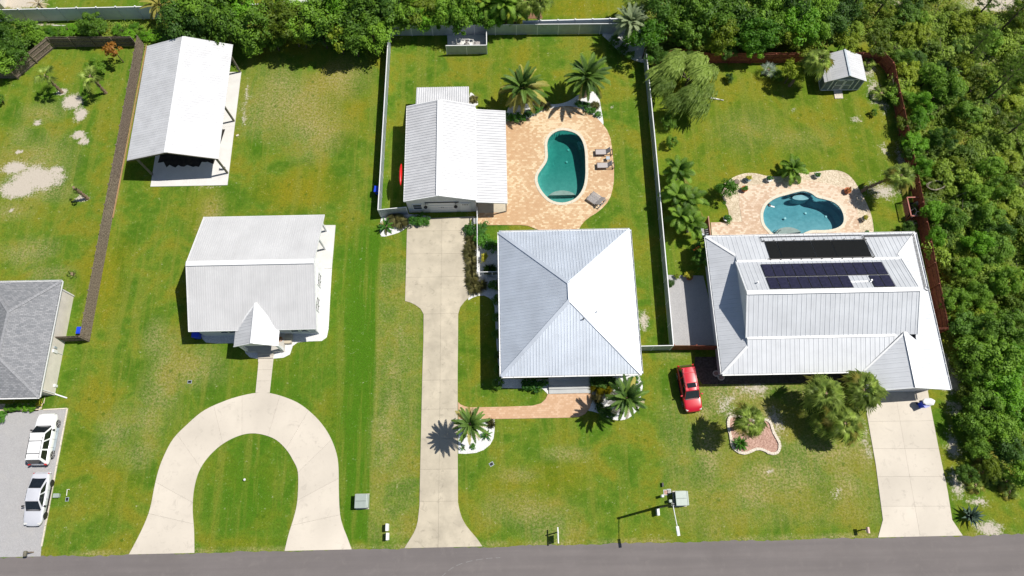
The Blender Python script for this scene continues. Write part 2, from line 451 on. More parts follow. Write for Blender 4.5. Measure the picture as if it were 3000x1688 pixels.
W['plaster_blue'] = plaster('blue_grey_plaster', (.22, .36, .40), (.31, .45, .49))
W['plaster_grey'] = plaster('grey_plaster', (.28, .28, .26), (.36, .36, .34))

LF = {}
for k_, nm_, c_, d_, t_, s_ in (
    ('oak', 'oak_leaves', (.036, .094, .009), (.200, .370, .026), .3, 1.2),
    ('dark', 'dark_evergreen_leaves', (.022, .066, .008), (.125, .260, .026), .3, 1.2),
    ('bright', 'bright_green_leaves', (.050, .150, .008), (.190, .420, .018), .35, 1.2),
    ('olive', 'olive_yellow_leaves', (.075, .125, .008), (.300, .390, .022), .35, 1.2),
    ('pine', 'pine_needles', (.045, .100, .010), (.180, .300, .030), .3, 1.2),
    ('willow', 'willow_leaves', (.070, .125, .016), (.330, .450, .090), .35, 1.0),
    ('date', 'date_palm_leaflets', (.030, .080, .012), (.165, .280, .045), .3, 1.2),
    ('date_yellow', 'yellowing_palm_leaflets', (.17, .18, .03), (.52, .47, .12), .3, 1.2),
    ('date_dead', 'dry_palm_leaflets', (.32, .25, .14), (.58, .50, .34), .2, 1.2),
    ('date_silver', 'silver_green_palm_leaflets', (.14, .20, .09), (.38, .45, .25), .3, 1.2),
    ('sabal', 'sabal_palm_blades', (.095, .170, .024), (.560, .680, .180), .35, 2.6),
    ('sabal_yellow', 'yellowing_fan_blades', (.20, .20, .04), (.56, .52, .14), .3, 1.2),
    ('silver', 'silver_fan_blades', (.20, .28, .22), (.48, .56, .48), .2, 1.2),
    ('areca', 'areca_palm_leaflets', (.045, .115, .010), (.260, .430, .045), .35, 1.2),
    ('shrub', 'shrub_leaves', (.022, .095, .009), (.100, .280, .022), .3, 1.2),
    ('grassy', 'ornamental_grass_blades', (.22, .23, .08), (.58, .55, .28), .3, 1.2),
    ('agave', 'agave_blades', (.050, .095, .065), (.150, .22, .16), .05, 1.2),
    ('autumn', 'rusty_leaves', (.22, .085, .012), (.50, .26, .03), .3, 1.2),
    ('scrub', 'scrub_leaves', (.055, .115, .011), (.300, .430, .045), .3, .5),
    ('yellow', 'yellow_green_leaves', (.26, .26, .015), (.56, .52, .04), .3, 1.2)):
    LF[k_] = leafmat(nm_, c_, d_, t_, s_)

# ================================================================== SETTING
k4 = .4141
ROAD_Y = -.98
# pool outlines (waterline)
pool1 = smoothline(GL([(1650.5,383),(1683.6,391),(1702,408),(1711.7,435),(1714.6,476),(1714,522),(1706,555),(1687.7,580),(1663,592),(1638,594),(1613,586),(1592.5,567),(1580,546.6),(1575,528),(1578,511),(1590,493),(1601,476),(1605,460),(1604,439),(1603.6,422),(1609,404),(1625.6,389)]), 3)
pool2 = smoothline(GL([(2235.5,636),(2237.5,619.5),(2248,599),(2272.7,582),(2306,572),(2335,564),(2355.5,561.5),(2376,568),(2392.8,580),(2417.6,586),(2442.5,594.6),(2461,611),(2470.6,636),(2467,656.8),(2446.6,670),(2413.5,675),(2380,675),(2359.7,680.8),(2347,687.8),(2314,698),(2272.7,690),(2252,673),(2239.6,656.8)]), 3)
# ---- ground: one sheet, colour masks stored per vertex (where soil is bare, dry or lush)
def build_ground():
    x0, x1, y0, y1, st = -66.0, 70.0, -12.0, 68.0, .4
    nx, ny = int((x1 - x0) / st) + 1, int((y1 - y0) / st) + 1
    xs, ys = np.linspace(x0, x1, nx), np.linspace(y0, y1, ny)
    X, Y = np.meshgrid(xs, ys)
    rng = np.random.RandomState(3)
    def vn(scale, seed, octv=4):
        out = np.zeros_like(X); amp = 1; tot = 0
        for o in range(octv):
            r = np.random.RandomState(seed + o); g = r.rand(220, 220)
            u, v = (X + 90) * scale * 2 ** o, (Y + 40) * scale * 2 ** o
            i, j = np.floor(u).astype(int), np.floor(v).astype(int); fu, fv = u - i, v - j
            fu, fv = fu * fu * (3 - 2 * fu), fv * fv * (3 - 2 * fv)
            i %= 219; j %= 219
            out += amp * ((g[i, j] * (1 - fu) + g[i + 1, j] * fu) * (1 - fv) + (g[i, j + 1] * (1 - fu) + g[i + 1, j + 1] * fu) * fv)
            tot += amp; amp *= .55
        return out / tot
    n1, n2, n3 = vn(.11, 11), vn(.3, 31), vn(.05, 51, 3)
    def blob(px, py, rx, ry, soft=.45, nz=.55):
        c = G(px, py); a, b = G(px + rx, py), G(px, py - ry)
        rx_, ry_ = abs(a.x - c.x), abs(b.y - c.y)
        d = np.sqrt(((X - c.x) / rx_) ** 2 + ((Y - c.y) / ry_) ** 2) + (n2 - .5) * 2 * nz
        return np.clip((1.25 - d) / (soft + .55), 0, 1)
    def band(xa, xb, ya, yb, soft=.8):
        f = np.clip((X - xa) / soft, 0, 1) * np.clip((xb - X) / soft, 0, 1) * np.clip((Y - ya) / soft, 0, 1) * np.clip((yb - Y) / soft, 0, 1)
        return f
    sand = np.zeros_like(X); dry = np.zeros_like(X); lush = np.zeros_like(X); yel = np.zeros_like(X)
    def put(A, B, k=1.0): np.maximum(A, np.clip(B * k * 1.3, 0, 1), out=A)
    # bare sand of the left back garden
    for b in [(110,525,74,38),(60,552,60,28),(40,490,36,18),(165,500,24,16),(215,300,30,20),(238,335,20,26),(232,395,20,12),(245,415,15,10),(110,360,14,9),
              (55,445,12,8),(180,270,15,9),(245,582,22,9),(30,615,8,5)]: put(sand, blob(*b), .95)
    put(dry, band(14, 36, -.5, 13, 1.5), .22); put(yel, band(15, 43, 30, 52, 2), .2)
    for b in [(60,400,40,40),(130,560,90,30),(30,620,60,30),(120,330,60,30),(100,480,130,90),(110,440,70,25),(60,740,110,40),(150,800,60,25),(180,880,30,50)]: put(dry, blob(*b, .7), .6)
    # pole barn surroundings
    for b in [(722,280,10,45),(716,350,8,30),(600,551,60,5)]: put(sand, blob(*b), .42)
    for b in [(850,300,160,110),(900,370,130,80),(1000,230,90,70),(620,640,40,70),(820,250,80,40)]: put(dry, blob(*b, .8), .75)
    for b in [(930,330,120,70),(980,250,110,90),(600,620,60,60),(880,560,120,60),(300,830,60,120),(1020,330,60,90)]: put(yel, blob(*b, .9, .9), 1.0)
    for b in [(850,330,60,50),(830,400,60,40),(800,300,40,60),(960,300,40,30),(760,430,60,30)]: put(lush, blob(*b, .9, 1.0), .8)
    # stripe between the drives (dry), lush lawn round the grey house
    e = G(1092, 1200).x
    put(dry, band(e - .1, G(1235, 1200).x, -.5, 27.5, .3), .22)
    for b in [(1150,1180,40,60),(1130,1260,35,70),(1145,1330,45,60),(1160,1400,30,50),(1175,980,35,60),(1150,1090,30,40),(1130,1500,30,40),(1165,1560,40,20)]: put(dry, blob(*b, .9, .9), .6)
    put(dry, np.clip((.1 - np.abs(Y + .75 + (n2 - .5) * .6)) * 6 + .2, 0, 1) * (Y > -1.3), .9)
    lb = np.clip((X - G(985, 1100).x + 2) / 4.0, 0, 1) * np.clip((e - X) / .12, 0, 1) * np.clip((Y + .5) / .5, 0, 1) * np.clip((34 - Y) / 6, 0, 1)
    put(lush, lb, .95)
    put(lush, blob(800, 1130, 150, 120, .8), .8); put(lush, blob(735, 1430, 150, 190, .5, .2), .75)
    for b in [(470,1130,70,120),(430,1230,60,70),(560,1080,110,60),(480,1060,60,90),(400,1330,70,60),(340,1260,60,90),(455,1000,40,70)]: put(dry, blob(*b, .8), .65)
    for b in [(300,1150,60,100),(340,1430,80,90),(230,1330,50,90),(720,1590,120,22)]: put(yel, blob(*b, .9), .6)
    # middle lot
    for b in [(1600,1420,130,60),(1560,1470,120,60),(1650,1400,90,70),(1480,1420,90,60),(1580,1380,80,35)]: put(yel, blob(*b, .9), .9)
    for b in [(1635,1540,25,60),(1560,1500,130,70),(1520,1390,70,30),(1610,1560,110,25),(1650,1330,80,25)]: put(dry, blob(*b, .8), .65)
    for b in [(1420,960,50,100),(1400,1060,60,40),(1520,230,120,60),(1500,160,150,40)]: put(yel, blob(*b, .9), .45)
    put(sand, blob(1888, 940, 14, 30, .6), .7); put(sand, blob(1795, 312, 6, 4), .7); put(sand, blob(1160, 112, 30, 5, .8), .5)
    put(sand, np.clip((.16 - np.abs(Y + .95)) * 5, 0, 1) * np.clip((n2 - .42) * 4, 0, 1), .6)
    # right lot
    for b in [(2150,1150,110,50),(2300,1130,140,30),(2100,1130,50,45),(2260,1220,60,90),(2330,1400,120,110),(2400,1330,120,50),(2200,1440,110,70),(2480,1420,60,80),(2080,1400,50,150),(2070,1320,40,120),(1980,1040,60,18),(2520,1300,50,60)]: put(dry, blob(*b, .8, .9), .7)
    for b in [(2180,1150,130,28),(2110,1160,40,50),(2270,1200,30,70),(2320,1160,60,30),(2080,1330,22,150),(2440,1330,90,26),(2530,1330,30,70),(2060,1210,30,30),(2240,1380,60,30),(2350,1420,80,50)]: put(dry, blob(*b, .9, 1.0), .9)
    for b in [(2280,1310,14,10),(2250,1380,16,8),(2340,1360,12,8),(2450,1450,25,25),(2230,1140,60,22),(2130,1180,30,50),(2270,1230,30,50),(2540,1300,20,60),(2380,1540,20,8)]: put(sand, blob(*b, .9, .9), .55)
    for b in [(2380,1480,170,80),(2080,1480,60,100),(2200,1330,60,30),(2100,1280,40,60)]: put(yel, blob(*b, .9), .55)
    for b in [(2300,400,130,40),(2200,380,120,60)]: put(dry, blob(*b, .9), .35)
    for b in [(2560,270,20,40),(2510,350,16,8),(2590,440,16,30),(2600,560,60,25),(2640,470,22,60),(2670,650,30,40),(2540,210,30,20),(2325,322,6,4),(2590,320,18,30)]: put(sand, blob(*b, .8, .8), .6)
    for b in [(2790,1120,45,40),(2800,1190,40,30),(2790,1300,30,60),(2810,1420,35,60),(2860,1470,40,16),(2900,1550,40,20),(2770,1060,16,40)]: put(sand, blob(*b, .8, .9), .75)
    # far lots and the scrub floor
    put(yel, blob(1720, 25, 180, 40, .5), .9); put(lush, blob(300, 15, 140, 30, .4), .3)
    put(sand, blob(120, 75, 70, 10, .8), .6)
    put(sand, blob(60, 5, 80, 22, .3, .1), .9)
    put(sand, blob(2920, 10, 110, 26, .6, .5), 1.0)
    scrub = np.clip((X - (44.3 + (18.6 - Y) * -.0)) / .6, 0, 1) * np.clip((Y - 13) / 6, 0, 1)
    scrub = np.maximum(scrub, np.clip((Y - 53.6) / .8, 0, 1) * np.clip((X - 16.6) / .8, 0, 1))
    scrub = np.maximum(scrub, np.clip((X - 45) / 1.5, 0, 1) * np.clip((Y - 2.5) / 3, 0, 1))
    scrub = np.maximum(scrub, np.clip((Y - 57) / .8, 0, 1) * np.clip((59.4 - Y) / .5, 0, 1) * np.clip((-14 - X) / 1, 0, 1))
    put(dry, scrub * n2, .5); put(sand, scrub * np.clip((n2 - .62) * 5, 0, 1), .5)
    verts = np.stack([X.ravel(), Y.ravel(), np.zeros(X.size)], 1)
    idx = np.arange(nx * ny).reshape(ny, nx)
    f = np.stack([idx[:-1, :-1].ravel(), idx[:-1, 1:].ravel(), idx[1:, 1:].ravel(), idx[1:, :-1].ravel()], 1)
    keep = np.ones(len(f), bool)
    cx, cy = X[:-1, :-1].ravel() + st / 2, Y[:-1, :-1].ravel() + st / 2
    for pl in (pool1, pool2):
        po = offset(pl, .1)
        bx0, bx1, by0, by1 = min(p.x for p in po) - 1, max(p.x for p in po) + 1, min(p.y for p in po) - 1, max(p.y for p in po) + 1
        for i in np.where((cx > bx0) & (cx < bx1) & (cy > by0) & (cy < by1))[0]:
            h = st / 2
            if any(inside(cx[i] + a * h, cy[i] + b * h, po) for a in (-1, 0, 1) for b in (-1, 0, 1)): keep[i] = False
    f = f[keep]
    B = 900.0; nb = len(verts)
    ring = np.array([[-B, -B, 0], [B, -B, 0], [B, B, 0], [-B, B, 0]], float)
    verts = np.vstack([verts, ring])
    c00, c10, c11, c01 = idx[0, 0], idx[0, -1], idx[-1, -1], idx[-1, 0]
    faces = f.tolist() + [[nb, nb + 1, c10, c00], [nb + 1, nb + 2, c11, c10], [nb + 2, nb + 3, c01, c11], [nb + 3, nb, c00, c01]]
    me = bpy.data.meshes.new('ground'); me.from_pydata(verts.tolist(), [], faces)
    for nm, A in (('sand', sand), ('dry', dry), ('lush', lush), ('yel', yel)):
        at = me.attributes.new(nm, 'FLOAT', 'POINT')
        at.data.foreach_set('value', np.concatenate([A.ravel(), np.zeros(4)]).astype(np.float32))
    m, nt, b = newmat('lawn_and_soil'); p = pos_of(nt)
    def at(n): a = nt.nodes.new('ShaderNodeAttribute'); a.attribute_name = n; return a.outputs['Fac']
    nf, nm_, nl = noise(nt, p, 5.5, 5, .78), noise(nt, p, 1.6, 6, .7), noise(nt, p, .16, 4, .6)
    nff = noise(nt, p, 26, 3, .7)
    nq = noise(nt, p, .26, 4, .6, .4)
    base = ramp(nt, nl, [(.35, (.082, .178, .012)), (.65, (.142, .215, .018))])
    base = mixc(nt, ramp(nt, nq, [(.48, 0.0), (.62, .9)]), base, (.215, .205, .016))
    base = mixc(nt, ramp(nt, nq, [(.38, .95), (.50, 0.0)]), base, (.050, .142, .006))
    base = mixc(nt, ramp(nt, nm_, [(.45, 0.0), (.7, .5)]), base, (.175, .235, .030))
    base = mixc(nt, ramp(nt, nm_, [(.30, .5), (.5, 0.0)]), base, (.075, .132, .014))
    base = mixc(nt, mth(nt, 'MULTIPLY', at('lush'), .95), base, mixc(nt, nm_, (.034, .125, .004), (.080, .195, .008)))
    base = mixc(nt, mth(nt, 'MULTIPLY', at('yel'), ramp(nt, nm_, [(.3, .35), (.7, 1.0)])), base, (.225, .200, .008))
    mpg = nt.nodes.new('ShaderNodeMapping'); mpg.inputs['Scale'].default_value = (1.1, .07, 1); nt.links.new(p, mpg.inputs[0])
    base = mixc(nt, ramp(nt, noise(nt, mpg.outputs[0], 1.0, 4, .6), [(.50, 0.0), (.62, .5)]), base, (.205, .225, .032))
    dr = mth(nt, 'MULTIPLY', at('dry'), ramp(nt, noise(nt, p, 4.2, 6, .8), [(.44, .12), (.56, 1.0)]))
    base = mixc(nt, dr, base, mixc(nt, nf, (.26, .215, .075), (.50, .42, .22)))
    base = mixc(nt, ramp(nt, nf, [(.40, .42), (.54, 0.0)]), base, (.040, .068, .008))
    base = mixc(nt, ramp(nt, nff, [(.52, 0.0), (.68, .3)]), base, (.25, .28, .06))
    vw = nt.nodes.new('ShaderNodeTexVoronoi'); vw.inputs['Scale'].default_value = .9; vw.inputs['Randomness'].default_value = 1; nt.links.new(p, vw.inputs['Vector'])
    wd = ramp(nt, mth(nt, 'ADD', vw.outputs['Distance'], mth(nt, 'MULTIPLY', nf, .25)), [(.20, .6), (.36, 0.0)])
    base = mixc(nt, mth(nt, 'MULTIPLY', wd, ramp(nt, nq, [(.45, 0.0), (.6, 1.0)])), base, (.040, .105, .006))
    sd = mth(nt, 'ADD', at('sand'), mth(nt, 'MULTIPLY', mth(nt, 'SUBTRACT', nf, .5), 2.2))
    sd = ramp(nt, mth(nt, 'ADD', sd, mth(nt, 'MULTIPLY', mth(nt, 'SUBTRACT', nm_, .5), 1.6)), [(.32, 0.0), (.74, 1.0)])
    base = mixc(nt, sd, base, mixc(nt, nf, (.42, .365, .295), (.57, .52, .45)))
    nt.links.new(base, b.inputs['Base Color']); b.inputs['Roughness'].default_value = .95; b.inputs['Specular IOR Level'].default_value = .05
    bumpn(nt, b, mth(nt, 'ADD', nf, nff), .7, .06)
    me.materials.append(m)
    o = bpy.data.objects.new('ground', me); col.objects.link(o); return tag(o, kind='structure')
build_ground()

# ---- road
rd = MB(); pts = [(-300, ROAD_Y - .02)]
r_ = random.Random(5); x = -70.0
while x < 72:
    pts.append((x, ROAD_Y + r_.uniform(-.07, .07) + .05 * math.sin(x * .7))); x += .33
pts += [(300, ROAD_Y), (300, -8.2), (-300, -8.2)]
tag(sheet('road', pts, [], .018, W['asphalt'], .03), kind='structure')
# faint tyre scuff on the asphalt
sc1 = smoothline(GL(crop(1250, 1088, k4, [(110, 1449), (190, 1385), (300, 1345), (420, 1325), (520, 1318)])), 5, False)
m = MB()
for i in range(len(sc1) - 1):
    if i % 3 == 2: continue
    d = (sc1[i + 1] - sc1[i]).normalized(); n = Vector((-d.y, d.x, 0)) * .035
    q = [sc1[i] - n, sc1[i + 1] - n * .8, sc1[i + 1] + n * .8, sc1[i] + n]; m.poly([(v.x, v.y, .023) for v in q])
tag(m.build('road_scuff', plain('pale_scuff', (.20, .19, .19), .9)), kind='structure')

# ---- drives: slab by slab
def drive(name, outline, cuts, mat, z=.05):
    st = tag(sheet(name, offset(outline, -.03), [], .012, W['joint']), kind='structure')
    split_slabs('slab', outline, cuts, z, z + .02, mat, st)
    return st
# horseshoe drive, ring of slabs between an outer and an inner curve
outer = GL([(379,1618),(414,1556),(439,1494),(453.5,1423.5),(466,1374),(482.5,1332),(507,1287),(542.5,1249.5),(596,1204),(658.5,1175),(704,1160.5),(749.6,1151.5),(791,1152),(837,1164.6),(878,1183),(915,1212),(944,1243),(969,1282.6),(986,1328),(992,1369.6),(993,1440),(996,1502),(1004,1539),(1017,1572.5),(1031,1600.7)])
inner = GL([(571.5,1608),(569,1556),(565,1494),(568,1440),(580,1390),(600,1353),(629.5,1320),(662.6,1295),(704,1276),(741,1270),(778.7,1276),(812,1291),(841,1320),(859,1349),(872,1378),(874,1419),(870.6,1473),(861.5,1514.5),(845,1568),(834.6,1606.5)])
outer[0].y = inner[0].y = outer[-1].y = inner[-1].y = ROAD_Y + .02
so, si = smoothline(outer, 6, False), smoothline(inner, 6, False)
def resample(pl, n):
    L = [0]
    for a, b in zip(pl, pl[1:]): L.append(L[-1] + (b - a).length)
    out = []; j = 0
    for i in range(n):
        t = L[-1] * i / (n - 1)
        while j < len(L) - 2 and L[j + 1] < t: j += 1
        u = (t - L[j]) / max(1e-9, L[j + 1] - L[j]); out.append(pl[j].lerp(pl[j + 1], u))
    return out
NS = 85
so, si = resample(so, NS), resample(si, NS)
ring = [v for v in so] + [v for v in si[::-1]]
hs = tag(sheet('horseshoe_drive', offset(ring, -.03), [], .012, W['joint']), kind='structure')
seg = [0, 8, 14, 24, 33, 39, 47, 54, 62, 70, 77, NS - 1]
for a, b in zip(seg, seg[1:]):
    o = so[a:b + 1] + si[a:b + 1][::-1]
    MB().prism(offset(o, -.006), -.01, .05).build('slab', W['concrete_warm'], hs)
# walk to the grey house
wk = GL([(758.5,1052),(801.5,1052),(790.6,1151.3),(749,1151)])
drive('front_walk', wk, [(G(700,1084), G(850,1083)), (G(700,1117), G(850,1116))], W['concrete_warm'], .055)
# drive of the middle lot
mid = GL([(1192,683),(1193,670),(1199,660),(1214,654),(1250,640)]) + [Vector((-3.2,32.6,0)), G(1375,648), G(1377,745), G(1379,814), G(1379,868)]
mid += GL([(1360.6,884.5),(1348,901),(1342.5,921),(1342,1000),(1341,1088),(1341,1280),(1342,1473),(1347,1497),(1354,1518.7),(1366,1540),(1379,1556),(1397,1577),(1414,1595)])
mid[-1].y = ROAD_Y + .02
lf = GL([(1184.5,1600.7),(1199,1583),(1211,1564),(1219,1546),(1224,1527),(1229,1481),(1231,1378),(1237.5,1088),(1240.5,1000),(1241,921),(1232,905),(1215.6,893),(1200,886),(1186.7,882.4),(1189,810)])
lf[0].y = ROAD_Y + .02
yc = lambda py: (G(1200, py), G(1360, py * 1.0 - 2))
cuts = [yc(q) for q in (678, 745, 813, 921, 1115, 1200, 1287, 1376, 1470)] + [(G(1294.5, 670), G(1284, 1600))]
drive('middle_drive', mid + lf, cuts, W['concrete_tan'])
# drive of the right lot
rt = GL([(2528,1146),(2717,1142),(2726.6,1195.7),(2749,1311.7),(2776,1440),(2789,1523),(2820,1569),(2571,1570.5),(2586,1523),(2565,1361),(2538,1208)])
rt[6].y = rt[7].y = ROAD_Y + .02
drive('right_drive', rt, [(G(2500,1236), G(2800,1232)), (G(2500,1315), G(2800,1314)), (G(2500,1397), G(2800,1396)), (G(2500,1484), G(2800,1483)), (G(2623,1158), G(2690,1545))], W['concrete_warm'])
# gravel parking of the left house
gp = GL([(-120,1212),(128,1200.6),(197,1196.8),(122,1596),(119,1632),(-160,1650)])
gp[4].y = gp[5].y = ROAD_Y + .03
tag(sheet('gravel_parking', gp, [], .03, W['gravel_grey'], .03), kind='structure')
m = MB(); a, b = G(198, 1197), G(122, 1602)
for i in range(7):
    p, q = a.lerp(b, i / 7), a.lerp(b, (i + 1) / 7 - .003); m = MB().beam(p + Vector((.02, 0, .05)), q + Vector((.02, 0, .05)), .11, .1)
    if i == 0: edg = thing('timber_edging', 'weathered pale timber edging along the gravel parking', 'edging', tuple(a))
    m.build('timber', W['stone_pale'], edg)
MB().beam(G(128, 1201) + Vector((0, 0, .05)), a + Vector((-.05, 0, .05)), .11, .1).build('timber', W['stone_pale'], edg)

# ---- pools
def pool(name, wl, coping_w, mats, deckz, depth, label):
    """basin, coping stones, water"""
    t = thing(name, label, 'pool', (sum(p.x for p in wl) / len(wl), sum(p.y for p in wl) / len(wl), deckz))
    o = ORG[t.name]; n = len(wl)
    if area2(wl) < 0: wl = wl[::-1]
    # basin: sloping floor, deepest towards +y (north)
    ym, yM = min(p.y for p in wl), max(p.y for p in wl)
    inn = offset(wl, -.35)
    def fz(p): t_ = (p.y - ym) / (yM - ym); return -(depth[0] + (depth[1] - depth[0]) * min(1, max(0, (t_ - .15) / .5)))
    m = MB(); cx, cy = o.x, o.y
    rings = [[Vector((p.x, p.y, deckz - .02)) for p in wl], [Vector((p.x, p.y, fz(p) + .25)) for p in wl], [Vector((p.x, p.y, fz(p))) for p in inn]]
    for r in rings: m.v += r
    for k in range(2):
        for i in range(n):
            j = (i + 1) % n; m.f.append((k * n + i, k * n + j, (k + 1) * n + j, (k + 1) * n + i))
    # floor strips towards the centre
    c0 = len(m.v); fr = [Vector((cx + (p.x - cx) * .5, cy + (p.y - cy) * .5, 0)) for p in inn]
    for p in fr: p.z = fz(p)
    m.v += fr; m.v.append(Vector((cx, cy, fz(Vector((cx, cy, 0))))))
    for i in range(n):
        j = (i + 1) % n; m.f.append((2 * n + i, 2 * n + j, c0 + j, c0 + i)); m.f.append((c0 + i, c0 + j, c0 + n))
    m.build('basin', W[mats[0]], t, smooth=False)
    # coping: separate stones
    out = offset(wl, coping_w); k = 3
    for i in range(0, n, k):
        ids = [(i + q) % n for q in range(k + 1)] if i + k <= n else [(i + q) % n for q in range(n - i + 1)]
        a = [wl[q] for q in ids]; b = [out[q] for q in ids][::-1]
        MB().prism(offset(a + b, -.006), deckz - .06, deckz + .035).build('coping_stone', W['coping'], t)
    # water body, closed
    w = MB(); zt = deckz - .12
    wi = offset(wl, -.002)
    w.v = [Vector((p.x, p.y, zt)) for p in wi] + [Vector((p.x, p.y, -depth[1] - .3)) for p in wi]
    w.f = [tuple(range(n)), tuple(range(2 * n - 1, n - 1, -1))] + [(n + i, n + (i + 1) % n, (i + 1) % n, i) for i in range(n)]
    w.build('water', W[mats[1]], t)
    return t, out
DK = .06
p1, cop1 = pool('swimming_pool', pool1, .33, ('plaster_green', 'water_green'), DK, (.95, 1.75), 'kidney shaped swimming pool with green water and cream coping')
p2, cop2 = pool('swimming_pool', pool2, .33, ('plaster_blue', 'water_blue'), DK, (.95, 1.6), 'freeform swimming pool with blue water beside the solar roofed house')
# entry shelf (rounded grey step) at the shallow end of each pool
def shelf(t, px, py, rx, ry, z, mat, n=22, step=True):
    c = G(px, py, 0); zz = z
    a = [Vector((c.x + rx * math.cos(2 * math.pi * i / n), c.y + ry * math.sin(2 * math.pi * i / n), 0)) for i in range(n)]
    wl = pool1 if t is p1 else pool2
    a = [q for q in a if inside(q.x, q.y, offset(wl, -.04))]
    if len(a) > 4: MB().prism(a, -1.6, zz).build('entry_step', mat, t)
shelf(p1, 1648, 584, 1.75, 1.25, -.34, W['plaster_grey'])
shelf(p2, 2315, 694, 1.7, 1.3, -.36, W['plaster_grey'])
shelf(p2, 2352, 573, .95, .32, -.5, W['plaster_blue'])
for t_, px_, py_, z_ in ((p1, 1665, 440, -1.68), (p1, 1660, 475, -1.6), (p2, 2300, 640, -1.2), (p2, 2360, 625, -1.5), (p2, 2420, 635, -1.45)):
    MB().lathe(G(px_, py_, z_), [(.13, 0), (.13, .04), (.09, .05)], 12).build('drain', W['trim_white'], t_)
m = MB(); a, b = G(1692, 417, -1.25), G(1700, 438, -1.25)
m.beam(a, b, .2, .06); m.build('skimmer_ledge', W['trim_white'], p1)
fl = thing('pool_skimmer_float', 'dark floating skimmer with pale strap in the blue pool', 'pool float', tuple(G(2254, 603, -.03)))
MB().lathe(G(2253, 602, -.08), [(.14, 0), (.2, .05), (.17, .12), (.06, .15)], 12).build('body', W['black'], fl)
MB().beam(G(2258, 604, 0), G(2269, 607, 0), .14, .05).build('strap', W['pipe_white'], fl)
m = MB()
for k in range(3): m.beam(G(2262 + 8 * k, 683 + 1 * k, -.4), G(2268 + 8 * k, 676 + 1 * k, .12), .05, .05)
for i, k in enumerate(range(3)):
    mm = MB().tube([G(2261 + 8 * k, 686, -.5), G(2263 + 8 * k, 681, .1), G(2268 + 8 * k, 676, .25), G(2272 + 8 * k, 674, .08)], .03, 6)
    if i == 0: hr = thing('hand_rail', 'dark curved hand rails at the step of the blue pool', 'hand rail', tuple(G(2268, 680)))
    mm.build('rail', W['dark_metal'], hr)

# ---- patios
pat1 = GL([(1398,626),(1398,661),(1450,660),(1526,660),(1545,662),(1559,667),(1584,677),(1600,700),(1690,700),(1696,673),(1703,660),(1712.6,648.5),(1728,636),(1745.7,625.7),(1764,611),(1779,594.6),(1789,576),(1795,553),(1798.5,530),(1798.7,503.5),(1798,488.6),(1794.6,447),(1788.4,406),(1778,381),(1765.6,364.4),(1746,344),(1730,334),(1712.6,325),(1692,317),(1671,313),(1650,312.5),(1630,315.5),(1605,322),(1580,331),(1563,341),(1547,348),(1520,353),(1480,356),(1392,357)])
tag(sheet('pool_patio', pat1, [offset(pool1, .32)], DK, W['paver'], .05), kind='structure')
pat2 = GL([(2082,652.6),(2174,650.6),(2165,600),(2166,552),(2198,544),(2300,533),(2359.7,528),(2420,538),(2475.6,553),(2495,580),(2508.7,607),(2515,645),(2520,700),(2522,735),(2090,735)])
tag(sheet('second_pool_patio', pat2, [offset(pool2, .32)], DK, W['paver_pink'], .05), kind='structure')
bed2 = smoothline(GL([(2172,700),(2134,648),(2135,630),(2132,612),(2121.5,590.6),(2112,560),(2119.6,540.8),(2148.5,520),(2181.7,508.5),(2214.8,508.5),(2252,517),(2285,517),(2318,508.5),(2376,505.7),(2438.6,498.6),(2475.7,507),(2500.7,528.5),(2519.4,559.6),(2540,599),(2554.6,640.4),(2557.5,690),(2530,735),(2400,735),(2250,735)]), 3)
tag(sheet('shell_gravel_bed', bed2, [offset(pool2, .2)], .034, W['gravel_shell'], .03), kind='structure')
# front paver walk of the middle house
fw = GL([(1342,1178),(1349,1185),(1360,1190),(1375,1194),(1480,1192),(1560,1189),(1585,1182),(1598,1170),(1606.5,1152),(1607,1128),(1728,1128),(1733,1150),(1734,1175),(1728,1196),(1714,1213),(1695,1222),(1660,1224),(1448,1228),(1343,1228)])
tag(sheet('paver_walk', fw, [], .055, W['paver_plain'], .05), kind='structure')

# ---- white gravel beds (edge strip of concrete curb)
def bed(name, pts, z=.04, mat='gravel_white', sm=3, curb=False):
    o = smoothline(GL(pts), sm) if sm else GL(pts)
    return tag(sheet(name, o, [], z, W[mat], .035), kind='structure')
bed('gravel_bed', crop(1050, 0, k4, [(1050,862),(1130,850),(1200,838),(1290,798),(1400,760),(1500,752),(1600,783),(1680,828),(1732,885),(1722,800),(1700,690),(1660,650),(1580,660),(1480,720),(1380,740),(1270,720),(1150,745),(1060,765)]))
bed('gravel_bed', crop(1050, 0, k4, [(790,660),(820,675),(842,715),(842,745),(790,745)]))
bed('gravel_bed', crop(1600, 0, k4, [(400,238),(440,290),(500,350),(570,400),(630,430),(690,442),(690,395),(680,240),(560,232)]), .04)
bed('gravel_bed', [(1117,640),(1130,632),(1195,628),(1256,634),(1256,642),(1214,655),(1198,662),(1176,678),(1150,688),(1118,693),(1114,670)])
bed('gravel_bed', [(1383,640),(1394,690),(1410,706),(1450,706),(1462,720),(1463,1110),(1454,1000),(1449,900),(1443,882),(1432,872),(1418,866),(1400,867),(1384,873),(1372,880),(1376,800),(1378,700)], .032, sm=0)
bed('gravel_bed', [(1445,1112),(1470,1110),(1607,1112),(1608,1160),(1602,1152),(1590,1140),(1575,1137),(1510,1138),(1470,1137)], .036, sm=0)
bed('gravel_bed', [(1730,1105),(1872,1098),(1876,1170),(1872,1195),(1860,1210),(1840,1226),(1815,1232),(1790,1228),(1760,1214),(1735,1205),(1722,1202),(1733,1182),(1738,1165),(1732,1150)], .045, sm=2)
bed('gravel_bed', [(1343,1229),(1400,1228),(1449,1229),(1449,1260),(1446,1285),(1436,1303),(1418,1318),(1395,1327),(1365,1330),(1343,1329)], .045, sm=0)
